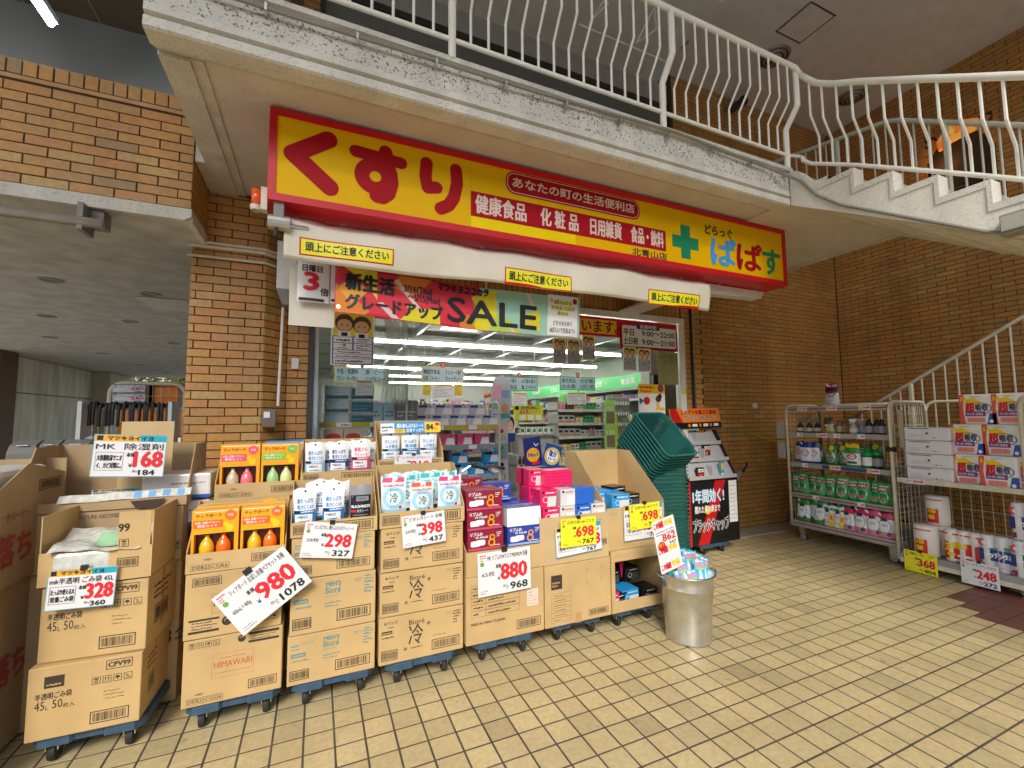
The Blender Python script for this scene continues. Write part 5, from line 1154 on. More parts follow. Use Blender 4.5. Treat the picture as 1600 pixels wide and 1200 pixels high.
cardpx('white price card 980, tilted, on the shampoo stack',(330,937),(442,853),(385,990),2.90,title='ティアボーテ お試し容量ペアセット 各種',unit='400mL＋400g',price='980',sub='1078',clip=True)
cardpx('white price card 298 on the teal printed stack',(478,815),(559,819),(471,871),2.945,title="メンズビオレ 顔もふけるボディシート",unit='28枚',price='298',sub='327')
cardpx('white price card 398 on the snowflake print stack',(627,808),(694,797),(632,857),2.945,title='ビオレ冷シート 各種',unit='20枚',price='398',sub='437')
cardpx('white price card 880 on the maroon mask boxes',(746,866),(828,853),(750,934),2.945,title='MK リブふわWマスクPREMIUM 各種',unit='65枚',price='880',sub='968')
cardpx('white price card 810 on the top rear display carton',(617,711),(675,710),(614,742),3.39,title='メンズビオレ ふけるシート',unit='84枚',price='810',sub='891')
cardpx('large 168 price card with orange and teal band behind the garbage bag stack',(148,678),(262,681),(140,745),3.30,title='MK  除湿剤',unit='',price='168',sub='184',brand=True,box=('大容量除湿でニオ','イ、カビ対策に。'),clip=False)
cardpx('328 price card with orange and teal band on the garbage bag stack',(76,892),(184,884),(80,954),2.955,title='mk半透明 ごみ袋 45L',unit='',price='328',sub='360',brand=True,box=('たっぷり使える大','容量ごみ袋'))
cardpx('low white card with upside down 168 lying in the dehumidifier carton',(143,766),(226,762),(143,785),3.50,title='除湿剤',unit='',price='168',sub='184',brand=True,clip=False,box=('除湿','対策'))
cardpx('lower white 698 card under the left yellow one',(867,826),(938,813),(866,873),2.955,title='mk マスク',unit='',price='698',sub='767',brand=True,clip=False,box=('息がしやすい立体','形状マスク'))
cardpx('yellow 698 card on the pale mask box carton',(876,812),(931,806),(884,855),2.935,title='広告の品 mkマスク',unit='',price='698',sub='767',yellow=True)
cardpx('lower white card under the right yellow 698 card',(974,790),(1034,783),(978,846),2.962,title='mk マスク',unit='',price='698',sub='767',brand=True,clip=False,box=('日本製','マスク'))
cardpx('yellow 698 card on the tall open carton',(983,790),(1030,783),(991,828),2.945,title='広告の品 mkマスク',unit='',price='698',sub='767',yellow=True)

# ------------------------------------------------------------------ packaged goods
def P_(h, rough=.3, coat=.2): 
    return mat('pack_'+h+'_%d' % int(rough*100), '#'+h, rough=rough, var=.03, coat=coat)
def pouch(name, label, cat, w, h, d, bands, art=None, loc=(0,0,0), rz=0, grp=None, spout=None, tilt=0, crimp=True):
    """soft stand-up pack facing -Y; bands = [(height fraction, material)] from the bottom up"""
    t = T(name, label, cat, loc, rz, grp)
    def dep(x, y):
        u = abs(x)/(w/2); s = y/h; prof = (1-s**1.6)*.92+.08 if s > .12 else .75+2*s
        return d/2*max(0,1-u**2.6)*prof+.0015*math.sin(x*130+y*60)*(1-u)
    nx, ny = 8, 12; m = L_(t)
    ws = (lambda s: w/2*(.96-.40*max(0,s-.45)**1.5+.04*math.sin(s*9))) if spout or 'refill' in name else (lambda s: w/2*(1-.05*math.sin(math.pi*min(1,s*1.2))))
    for sg in (-1, 1):
        for j in range(ny):
            s0, s1 = j/ny, (j+1)/ny; mt = bands[-1][1]
            for f, mm in bands:
                if (s0+s1)/2 < f: mt = mm; break
            vs = []
            for s in (s0, s1):
                for i in range(nx+1):
                    x = -ws(s)+2*ws(s)*i/nx; q = dep(x*(w/2)/ws(s), s*h); vs.append((x, sg*q+.004*s**5*math.sin(x*70+w*900), s*h+.007*s**6*math.sin(x*60+w*700)))
            m.add(vs,[(i,i+1,nx+2+i,nx+1+i) for i in range(nx)],mt)
    m.build('pack', smooth=True)
    F = Fr((-w/2,0,0),(1,0,0),(0,0,1)); F.warp = lambda x,y: dep((x-w/2)*(w/2)/ws(max(0,min(1,y/h))), max(0,min(h,y)))
    if art: m = L_(t); art(m,F,w,h); m.build('print')
    if spout: m = L_(t); m.tube([(-w*.22,0,h*.90),(-w*.36,0,h*1.0)],w*.065,spout,n=8); m.build('spout')
    return t
W_, BLU, LBL, PNK, DBL = P_('f2f4f4'), P_('2f86c8'), P_('9fd0e6'), P_('e0507a'), P_('1c3f96')
BLK, GRP, RED2, YLW, ORA, GRE, DGR, LGR = P_('17171b'), P_('8c8f94'), P_('d3202c'), P_('f3cf1c'), P_('ef8a1d'), P_('2fa04c'), P_('0d6b3a'), P_('a9d25a')
def art_wipe(c1, c2, c3, txt='液たっぷり', t2='乾きにくい!'):
    def f(m,F,w,h):
        m.text(F,txt,w*.16,h*.60,h*.13,c1,w=w*.66,d=.0015,bold=.03); m.text(F,t2,w*.18,h*.44,h*.12,c1,w=w*.66,d=.0015,bold=.03)
        m.rect(F,w*.04,h*.33,w*.30,h*.41,.002,BLK,4,1); m.rect(F,w*.30,h*.33,w*.96,h*.41,.0018,c3,6,1); m.lines(F,w*.34,h*.345,w*.9,h*.40,1,.0025,W_,2,.6)
        m.rect(F,w*.10,h*.06,w*.82,h*.30,.0018,W_,6,2); m.text(F,"MEN'S",w*.2,h*.19,h*.085,BLK,w=w*.42,d=.0028,bold=.03); m.lines(F,w*.2,h*.09,w*.7,h*.15,1,.0028,BLU,2,.5); m.disc(F,w*.5,h*.93,w*.05,.003,BLK,8)
    return f
def art_black(m,F,w,h):
    m.rect(F,w*.05,h*.05,w*.95,h*.72,.0012,BLK,8,6); m.rect(F,w*.30,h*.55,w*.85,h*.68,.002,GRP,5,2); m.text(F,"MEN'S",w*.35,h*.57,h*.09,BLK,w=w*.4,d=.0028); m.text(F,'BLACK',w*.1,h*.36,h*.09,W_,w=w*.38,d=.0028,bold=.04); m.text(F,'FREEZE',w*.5,h*.36,h*.09,W_,w=w*.42,d=.0028,bold=.04)
    m.rect(F,w*.08,h*.24,w*.3,h*.31,.002,RED2,2,1); m.text(F,'氷冷シート',w*.34,h*.24,h*.08,W_,w=w*.5,d=.0028); m.lines(F,w*.15,h*.08,w*.85,h*.2,2,.0028,GRP,2,.5)
pouches = {}
wy = 3.05
PA = pouch('wipe_pack','light blue wipe pack leftmost in the teal printed stack','wipe pack',.13,.215,.06,[(.30,BLU),(.36,LBL),(2,W_)],art_wipe(BLU,LBL,BLU),(-.055,3.02,1.05),R(4))
dup(PA,(.01,3.09,1.075),R(-3),'light blue wipe pack behind and right of the leftmost one'); dup(PA,(.05,3.13,1.085),R(8),'light blue wipe pack peeking out at the back of the teal printed stack')
dup(PA,(.107,3.03,1.05),R(-2),'light blue wipe pack in the middle, beside the black one'); dup(PA,(.140,3.13,1.07),R(3),'light blue wipe pack behind the middle one')
pouch('wipe_pack','black and silver wipe pack at the right of the teal printed stack','wipe pack',.135,.22,.06,[(.08,GRP),(2,GRP)],art_black,(.268,3.03,1.045),R(-4))
pouch('wipe_pack','white wipe pack with light blue print, left in the rear carton','wipe pack',.135,.215,.06,[(.32,LBL),(2,W_)],art_wipe(BLU,LBL,LBL),(-.005,3.46,1.305),R(2))
pouch('wipe_pack','white wipe pack with navy print, middle of the rear carton','wipe pack',.135,.215,.06,[(.2,GRP),(.42,DBL),(2,W_)],art_wipe(DBL,LBL,DBL),(.15,3.45,1.31),R(-1))
pouch('wipe_pack','white wipe pack with pink print at the right of the rear carton','wipe pack',.135,.215,.06,[(.42,PNK),(2,W_)],art_wipe(PNK,PNK,PNK,'素肌さら','さらシート'),(.30,3.45,1.32),R(-3))
for i in range(4):
    dup(PA,(.0+.12*i,3.54,1.30),R((2,-3,1,4)[i]),'wipe pack '+('at the far left','left of centre','right of centre','at the far right')[i]+' in the back line of the rear carton')
# 84 sheet packs
PB = pouch('wipe_pack','white 84 sheet wipe pack at the left under the blue header','wipe pack',.135,.205,.06,[(.26,LBL),(2,W_)],art_wipe(BLU,LBL,BLU,'汗とニオイ','ふき取る'),(.515,3.46,1.375),R(2))
pouch('wipe_pack','84 sheet wipe pack with blue foot in the middle under the header','wipe pack',.135,.205,.06,[(.30,BLU),(2,W_)],art_wipe(BLU,LBL,BLU,'さっぱり','清涼感'),(.66,3.46,1.375),R(-1))
dup(PB,(.80,3.46,1.375),R(-2),'white 84 sheet wipe pack at the right under the blue header')
t = T('header_card','blue and yellow header card reading 84 above the white wipe packs','header card',(.65,3.43,1.5))
a = at(592,668,y=3.43); b = at(690,680,y=3.43); FH = Fr((.435,3.43,1.575),(1,0,.01),(0,.15,1))
m = M(t); m.fbox(FH,0,0,.455,.085,-.003,0,P_('2b97d6')); m.build('board')
m = M(t); m.rect(FH,0,0,.10,.075,.001,W_); m.rect(FH,.33,0,.455,.08,.001,YLW); m.text(FH,'84',.345,.015,.055,KB,w=.05,d=.002,bold=.05); m.text(FH,'枚入',.40,.015,.028,RED2,w=.035,d=.002); m.disc(FH,.43,.062,.02,.0015,RED2,12,.012); m.rect(FH,.10,0,.18,.03,.001,YLW); m.text(FH,'大判!',.11,.003,.024,KB,w=.05,d=.002)
m.text(FH,'顔も体もふけるシート',.12,.038,.032,W_,w=.2,d=.002,bold=.04); m.text(FH,'全身すっきり',.19,.006,.026,W_,w=.13,d=.002,bold=.04); m.lines(FH,.01,.01,.09,.06,2,.002,KB,3,.5); m.build('lettering')
# cool sheet packs
def art_reii(c):
    def f(m,F,w,h):
        m.ring(F,w*.5,h*.40,w*.28,w*.42,.0012,LBL,18); m.text(F,'冷',w*.5,h*.26,h*.27,P_('1d4a55'),w=w*.32,d=.002,anchor='c',bold=.008); m.text(F,'Bioré',w*.5,h*.60,h*.07,P_('4a8aa0'),w=w*.3,d=.002,anchor='c')
        m.rect(F,w*.05,h*.84,w*.9,h*.97,.0012,c,6,2); m.text(F,'シート',w*.5,h*.12,h*.08,P_('1d4a55'),w=w*.3,d=.002,anchor='c'); m.disc(F,w*.75,h*.14,w*.06,.002,RED2,8); m.lines(F,w*.1,h*.7,w*.9,h*.8,1,.002,c,4,.5)
    return f
CL = mat('clear_white_film','#dcebec',rough=.15,var=.05,coat=.5,bump=.4,bscale=30)
RC = [('cool sheet pack with pink top, leftmost and tallest in its carton',PNK,(.475,3.04,1.075),R(-6),1.12),('cool sheet pack with coral top leaning in the middle of its carton',P_('e8604c'),(.655,3.01,1.06),R(5),1.0),('cool sheet pack with pink corner at the right end of its carton',P_('e0407a'),(.85,3.03,1.07),R(-3),1.08)]
for i, (lab, c, loc, rz, s_) in enumerate(RC):
    pouch('cool_sheet_pack',lab,'wipe pack',.165,.205*s_,.05,[(.05,LBL),(2,CL)],art_reii(c),loc,rz)
pk = pouch('cool_sheet_pack','cool sheet pack with teal top in the second line, far left','wipe pack',.165,.22,.05,[(2,CL)],art_reii(P_('3fbfc0')),(.48,3.10,1.09),R(3))
for i, (x, y, rz, lab) in enumerate(((.555,3.06,6,'cool sheet pack tucked between the pink topped and the coral topped ones'),(.60,3.13,-4,'cool sheet pack with teal top in the second line, left of centre'),(.74,3.12,3,'cool sheet pack with teal top in the second line, right of centre'),(.85,3.13,-2,'cool sheet pack with teal top in the second line, far right'),(.52,3.19,2,'cool sheet pack in the back line of its carton, left'),(.66,3.2,-3,'cool sheet pack in the back line of its carton, middle'),(.80,3.2,4,'cool sheet pack in the back line of its carton, right'))):
    dup(pk,(x,y,1.09),R(rz),lab)
# shampoo gift sets
WIN = mat('dark_window','#4a1410',rough=.3,var=.1); OPR = P_('f0a818',.45,.1)
def giftset(label, loc, w, h, c1, c2, b1, b2, rz=0):
    t = T('shampoo_set', label, 'gift box', loc, rz); d = .09
    m = L_(t); F = Fr((-w/2,-d/2,0),(1,0,0),(0,0,1))
    m.box(-w/2,-d/2+.056,0,w/2,d/2,h,P_('d9c79c',.6,0)); m.fbox(F,0,0,.012,h,-.055,0,OPR); m.fbox(F,w-.02,0,w,h,-.055,0,OPR); m.fbox(F,.012,h*.50,w-.02,h,-.055,0,OPR); m.fbox(F,.012,0,w-.02,h*.03,-.012,0,OPR); m.build('box')
    m = L_(t); m.rect(F,.012,h*.03,w-.02,h*.5,-.0548,WIN)
    m.rrect(F,w*.06,h*.95,w*.98,h*.965,.001,.001,W_); m.rect(F,w*.03,h*.62,w*.66,h*.78,.001,c1); m.disc(F,w*.82,h*.86,w*.13,.0015,c2,14)
    m.text(F,'ティアボーテ',w*.08,h*.84,h*.07,P_('8c4a10'),w=w*.55,d=.0015,bold=.03); m.text(F,'お試し容量ペアセット',w*.07,h*.71,h*.045,W_,w=w*.52,d=.002,bold=.03); m.text(F,'限定セット',w*.12,h*.64,h*.05,W_,w=w*.42,d=.002,bold=.03); m.text(F,'数量',w*.82,h*.84,h*.05,W_,w=w*.12,d=.0025,anchor='c'); m.disc(F,w*.8,h*.60,w*.09,.0012,YLW,12); m.disc(F,w*.72,h*.68,w*.06,.0012,YLW,10)
    m.build('print')
    for k, (x, c) in enumerate(((.30,b1),(.66,b2))):
        m = L_(t); r = w*.165; m.lathe([(0,.006),(r*.9,.006),(r,.02),(r,h*.20),(r*.86,h*.28),(r*.58,h*.345),(r*.34,h*.39),(r*.30,h*.45),(0,h*.455)],c,c=(-w/2+w*x,-.006,0),n=16); m.build('bottle',smooth=True)
    return t
y = 3.06; PKK, ORR = P_('ec5a6a'), P_('ef6a2a')
A = giftset('orange shampoo set with yellow bottles, left of the pair above the 980 card',(-.505,3.03,.925),.222,.262,ORR,P_('f07030'),P_('e8b81c',.15,.6),P_('f07018',.15,.6))
dup(A,(-.272,3.03,.925),R(0),'orange shampoo set with yellow bottles, right of the pair above the 980 card')
B1 = giftset('orange and pink shampoo set at the left of the rear carton',(-.455,3.46,1.235),.225,.29,PKK,PKK,P_('cfc09a',.15,.6),P_('ee7888',.15,.6)); B2 = giftset('orange and green shampoo set at the right of the rear carton',(-.222,3.46,1.235),.225,.29,P_('8cc63c'),P_('7cc040'),P_('a8d890',.15,.6),P_('d8e8a0',.15,.6))
for i in range(3): 
    m_ = giftset(('pale shampoo set box edge %s the yellow bottles' % ('just behind','further behind','farthest behind')[i]),(-.39,3.13+.05*i,.925),.45,.266,OPR,OPR,OPR,OPR) if i == 0 else None
# mask boxes
MAR, NVB = P_('8c1534',.3,.3), P_('2a3f9c',.3,.3)
def maskbox(label, loc, w, h, d, c, rz=0, swirl='e8a020', cat='mask box', txt='リブふわ', grp=None):
    t = T('mask_box', label, cat, loc, rz, grp); m = L_(t); m.box(-w/2,-d/2,0,w/2,d/2,h,c); m.build('box',bevel=.002)
    F = Fr((-w/2,-d/2,0),(1,0,0),(0,0,1)); m = L_(t); m.text(F,txt,w*.06,h*.74,h*.18,W_,w=w*.34,d=.001,bold=.04,shear=.2); m.text(F,'W MASK',w*.20,h*.60,h*.13,W_,w=w*.36,d=.001,bold=.03,shear=.2)
    m.rrect(F,w*.08,h*.22,w*.34,h*.50,h*.08,.001,W_); m.rrect(F,w*.22,h*.26,w*.48,h*.54,h*.10,.0016,W_); m.lines(F,w*.12,h*.30,w*.3,h*.42,2,.002,GRP,2,.2)
    s_ = P_(swirl); m.ring(F,w*.68,h*.62,h*.09,h*.16,.001,s_,16); m.ring(F,w*.66,h*.36,h*.12,h*.2,.0012,s_,16); m.rect(F,w*.02,h*.03,w*.98,h*.14,.0008,P_('c8486a') if c is MAR else P_('8fb0e0')); m.lines(F,w*.8,h*.62,w*.95,h*.9,3,.001,W_,4,.4); m.lines(F,w*.74,h*.17,w*.95,h*.26,1,.001,W_,5,.6)
    m.build('print'); return t
mb = maskbox('maroon mask box at the bottom left of its carton, in front',(1.10,3.045,.768),.265,.135,.13,MAR)
for i in range(1,3): dup(mb,(1.098-.003*i,3.046,.768+.137*i),R((0,1,-1)[i]),('','maroon mask box in the middle of the left pile','topmost maroon mask box of the front left pile')[i])
for i in range(3): dup(mb,(1.09+.004*i,3.19,.768+.137*i),R(1),('lowest','middle','topmost')[i]+' maroon mask box in the second pile behind the front left one')
mb2 = maskbox('blue mask box at the front right of its carton above the 880 card',(1.40,3.045,.768),.27,.135,.13,NVB)
t = T('mask_box','white sided mask box lying on the blue one above the 880 card','mask box',(1.40,3.05,.905)); m = L_(t); m.box(-.135,-.065,0,.135,.065,.13,W_); m.box(-.136,-.066,.131,.136,.066,.1335,P_('5870b8')); m.build('box'); m = L_(t); Ft = Fr((-.135,-.066,.134),(1,0,0),(0,1,0)); m.lines(Ft,.02,.02,.25,.11,3,.001,W_,3,.6); m.lines(Ft,.02,.02,.25,.11,3,.0015,P_('2a3f9c'),9,.4); m.build('print')
for i in range(2):
    dup(mb2,(1.38,3.20,.768+.137*i),R(2),('lower','upper')[i]+' blue mask box in the second line of the carton above the 880 card')
dup(mb2,(1.27,3.30,1.05),R(-3),'blue mask box on top of the rear pile beside the pink boxes'); dup(mb,(1.03,3.30,1.10),R(3),'maroon mask box on top of the rear pile'); dup(mb2,(1.33,3.32,.92),R(4),'blue mask box under the rear pile beside the pink boxes')
# pink, white and blue cube boxes
HOT = P_('e01c62',.35,.3); BBX = P_('2565c8',.3,.3); SIL = P_('d8d8d6',.35,.2); CYB = P_('2a9ad8',.3,.3)
def cube(label, loc, s, h, c, band, rz=0, d=None, grp=None):
    t = T('mask_box', label, 'mask box', loc, rz, grp); d = d or s; m = L_(t); m.box(-s/2,-d/2,0,s/2,d/2,h,c); m.build('box',bevel=.002)
    F = Fr((-s/2,-d/2,0),(1,0,0),(0,0,1)); m = L_(t); m.poly(F,[(s*.40,h*.04),(s*.92,h*.04),(s*.98,h*.62),(s*.46,h*.62)],.001,band); m.ring(F,s*.32,h*.45,h*.15,h*.18,.0015,W_,16); m.rect(F,s*.12,h*.78,s*.26,h*.92,.001,KB); m.lines(F,s*.32,h*.76,s*.9,h*.9,1,.001,W_ if c is not SIL else RED2,3,.5); m.build('print'); return t
hz = .885
cb = cube('pink mask box at the front left corner of the pale carton',(1.62,3.05,hz),.14,.13,HOT,SIL)
for (x,y,z,lab) in ((1.60,3.05,hz+.131,'pink mask box standing on the front left one'),(1.70,3.17,hz+.131,'pink mask box second from left in the middle layer'),(1.62,3.33,hz+.131,'pink mask box behind the left pile, middle layer'),
        (1.58,3.20,hz+.131,'pink mask box left edge of the middle layer, second line'),(1.60,3.24,hz+.262,'pink mask box upper layer at the left edge'),(1.60,3.35,hz+.262,'pink mask box upper layer, rear left corner')):
    dup(cb,(x,y,z),0,lab)
t = T('mask_box','plain pink mask carton topmost of the pale display carton','mask box',(1.755,3.17,hz+.262)); m = L_(t); m.box(-.125,-.07,0,.125,.07,.125,HOT); m.build('box',bevel=.002); m = L_(t); Fq = Fr((-.125,-.071,0),(1,0,0),(0,0,1))
for i in range(1,5): m.rect(Fq,0,.025*i,.25,.025*i+.0015,.0005,P_('a81048'))
m.build('print')
cb2 = cube('white and silver mask box next to the front left pink one',(1.765,3.05,hz),.13,.125,SIL,P_('f0f0f0')); dup(cb2,(1.775,3.06,hz+.127),0,'white and silver mask box standing on another beside the blue cube')
cb3 = cube('blue mask box at the front of the pale carton',(1.90,3.05,hz),.14,.125,BBX,SIL); dup(cb2,(2.04,3.05,hz),R(3),'white mask box at the front right corner of the pale carton')
t = T('mask_box','plain bright blue mask carton on the front row of the pale carton','mask box',(1.93,3.06,hz+.127)); m = L_(t); m.box(-.085,-.06,0,.085,.06,.125,BBX); m.build('box',bevel=.002)
cb4 = cube('light blue mask box at the front of the tall open carton',(2.29,3.10,.935),.17,.12,CYB,SIL,R(-4))
for (x,y,z,r,lab) in ((2.19,3.22,.95,3,'light blue mask box behind the front one in the tall open carton'),(2.17,3.36,.97,-3,'light blue mask box in the rear left of the tall open carton'),(2.33,3.30,.94,0,'light blue mask box in the rear middle of the tall open carton')): dup(cb4,(x,y,z),R(r),lab)
cb5 = cube('black mask box at the right of the light blue one in the tall carton',(2.45,3.15,.93),.15,.11,BLK,P_('444a50')); dup(cb5,(2.42,3.30,.97),R(8),'black mask box lying at the back of the tall open carton')
dup(cb4,(2.37,3.12,.163),R(2),'light blue mask box standing inside the cut out shelf carton'); dup(cb5,(2.235,3.10,.163),R(-3),'black mask box at the left inside the cut out shelf carton'); dup(cb5,(2.56,3.10,.163),R(0),'black mask box at the right inside the cut out shelf carton'); dup(cb,(2.17,3.08,.163),R(5),'pink edged mask box at the far left inside the cut out shelf carton'); dup(cb5,(2.30,3.25,.29),R(0),'black mask box high in the rear of the cut out shelf carton'); dup(cb5,(2.50,3.25,.29),R(4),'black mask box rear right in the cut out shelf carton'); dup(cb5,(2.40,3.27,.163),R(0),'black mask box behind the light blue one inside the shelf carton')
m = M(); m.poly(FX(2.36,3.16,.33),[(.0,.13),(.045,.13),(.0225,.0)],0,HOT); tag(m.build('mask_tag'),'pink triangle tag hanging inside the cut out shelf carton','tag')
# tissue packs behind
WP = P_('e4e2dc',.35,.2)
for i, (z, lab) in enumerate(((1.02,'lower white tissue pack with blue edge left of the shampoo sets'),(1.19,'upper white tissue pack with blue edge left of the shampoo sets'))):
    t = T('tissue_pack', lab, 'tissue pack', (-.80,3.55,z)); m = L_(t); m.box(-.18,-.1,0,.18,.2,.155,WP); m.build('pack',bevel=.012); m = L_(t); Fq = Fr((-.18,-.1,0),(1,0,0),(0,0,1)); m.rect(Fq,.02,.0,.36,.022,.001,P_('2a62b8')); m.lines(Fq,.15,.05,.33,.12,2,.001,GRP,3,.3); m.build('print')
t = T('flat_pack','bright blue and yellow flat pack lying behind the rear cartons','pack',(-.1,3.85,1.47)); m = L_(t); m.box(-.25,-.1,0,.22,.12,.055,P_('1e88cc')); m.build('pack',bevel=.01); m = L_(t); Fq = Fr((-.25,-.1,0),(1,0,0),(0,0,1)); m.rect(Fq,0,.0,.17,.035,.001,YLW); m.text(Fq,'7274',.02,.005,.024,KB,w=.08,d=.002); m.disc(Fq,.28,.03,.05,.001,W_,14,.018); m.build('print')
t = T('flat_pack','blue flat pack lying behind the rear wipe packs','pack',(.22,3.80,1.46)); m = L_(t); m.box(-.2,-.1,0,.2,.12,.06,P_('2a7fc0')); m.build('pack',bevel=.01)

# ------------------------------------------------------------------ metal bucket with blister packs
GALV = mat('galvanised_steel',(.66,.66,.62),rough=.30,metal=.9,var=.12,scale=11,bump=.15,bscale=9)
bx, by = 2.645, 2.70
t = T('metal_bucket','round galvanised metal bucket full of light blue packs on the tiled floor','bucket',(bx,by,0))
m = L_(t); m.lathe([(0,.012),(.158,.012),(.160,0),(.166,.0),(.168,.02),(.164,.03),(.190,.385),(.196,.39),(.196,.402),(.192,.41),(.205,.485),(.211,.49),(.211,.498),(.203,.50),(.198,.486),(.186,.40),(.158,.03),(0,.028)],GALV,n=40); m.build('shell',smooth=True)
m = L_(t); m.lathe([(.209,.49),(.214,.495),(.209,.501),(.203,.497),(.209,.49)],M_STEEL,n=40); m.build('rim',smooth=True)
for s_, a in ((1,R(-12)),(-1,R(168))):
    m = L_(t); c, q = math.cos(a), math.sin(a); pts = []
    for i in range(13):
        b = math.pi*i/12; pts.append(((.212+.035*math.sin(b))*c-(.045*math.cos(b))*q,(.212+.035*math.sin(b))*q+(.045*math.cos(b))*c,.47+.02*math.sin(b)))
    m.tube(pts,.005,M_STEEL,n=6); m.build('handle',smooth=True)
m = L_(t); m.lathe([(.150,.30),(.197,.478),(.198,.484),(.192,.482),(.14,.30)],W_,n=36); m.build('paper_liner',smooth=True)
BLS = P_('3fb4d8',.25,.4)
def blister(lab, loc, rot):
    t = T('blister_pack', lab, 'blister pack', loc, rot[2], 'light blue packs in the metal bucket', rot[0], rot[1]); m = L_(t); m.box(-.045,-.002,0,.045,.002,.19,BLS); m.build('card',bevel=.001)
    m = L_(t); F = Fr((-.045,-.0025,0),(1,0,0),(0,0,1)); m.rect(F,.008,.135,.082,.16,.001,P_('e58fb4')); m.lines(F,.01,.165,.08,.185,1,.001,W_,3,.5); m.rect(F,.01,.115,.08,.13,.001,LGR); m.rect(F,.012,.163,.04,.187,.0012,P_('f0d8c8')); m.build('print')
    m = L_(t); m.lathe([(0,0),(.018,.006),(.024,.03),(.016,.07),(.008,.10),(0,.104)],P_('cfe4e8',.1,.8),c=(0,-.008,.012),n=12); m.build('bubble',smooth=True); return t
bl = blister('light blue blister pack leaning at the front left of the bucket',(bx-.10,by-.12,.36),(R(-18),R(-14),R(-10)))
rr = random.Random(4); k = 0
for (dx, dy, z, ax, ay) in ((-.02,-.13,.35,-16,-6),(.06,-.08,.40,-14,8),(.12,-.05,.40,-10,14),(-.12,-.03,.40,-8,-12),(-.05,-.03,.43,-6,-6),(.02,.0,.45,-4,2),(.10,.03,.43,-6,10),(-.10,.06,.42,2,-8),(-.03,.08,.44,4,-3),(.06,.09,.44,6,5),(.14,.06,.40,0,16),(-.08,-.10,.41,-14,-10),(.0,.05,.46,0,0)):
    dup(bl,(bx+dx,by+dy,z),None,['light blue blister pack standing at the front of the bucket','light blue blister pack right of centre in the bucket','light blue blister pack leaning on the right rim of the bucket','light blue blister pack by the left rim of the bucket','light blue blister pack left of the bucket centre','light blue blister pack in the bucket centre','light blue blister pack behind the right rim one','light blue blister pack at the rear left of the bucket','light blue blister pack rear centre left in the bucket','light blue blister pack rear centre right in the bucket','light blue blister pack at the far right of the bucket','light blue blister pack crossing the front left one','tallest light blue blister pack in the bucket'][k],rot=(R(ax),R(ay),R(rr.uniform(-14,14)))); k += 1
# price sheet in the bucket
a, b, c = at(1018,817,y=2.62), at(1050,804,y=2.62), at(1030,900,y=2.62)
u = b-a; v = a-c; h = v.length*1.0; w = u.length*1.05; v = (v-u*(v.dot(u)/u.length_squared)).normalized(); Fs = Fr(tuple(a-v*h),tuple(u),tuple(v))
t = T('price_sheet','long white price sheet 862 leaning in the metal bucket','price card',tuple(Fs.o)); m = M(t); m.fbox(Fs,0,0,w,h,-.002,0,CWH); m.build('board')
m = M(t); 
for yy in (.84,.36,.05): m.text(Fs,'この価格',w*.06,h*yy,w*.22,RED2,w=w*.42,bold=.05); m.text(Fs,'特価',w*.52,h*(yy+.01),w*.2,YLW,w=w*.36,bold=.05)
m.text(Fs,'862',w*.34,h*.56,w*.30,M_RED,w=w*.58,bold=.05); m.disc(Fs,w*.24,h*.50,w*.17,.001,RED2,16); m.text(Fs,'値下',w*.24,h*.49,w*.13,YLW,w=w*.24,d=.002,anchor='c'); m.lines(Fs,w*.08,h*.70,w*.92,h*.80,2,.001,KB,3,.3); m.text(Fs,'947',w*.6,h*.48,w*.12,KB,w=w*.3,bold=.03); m.build('lettering')

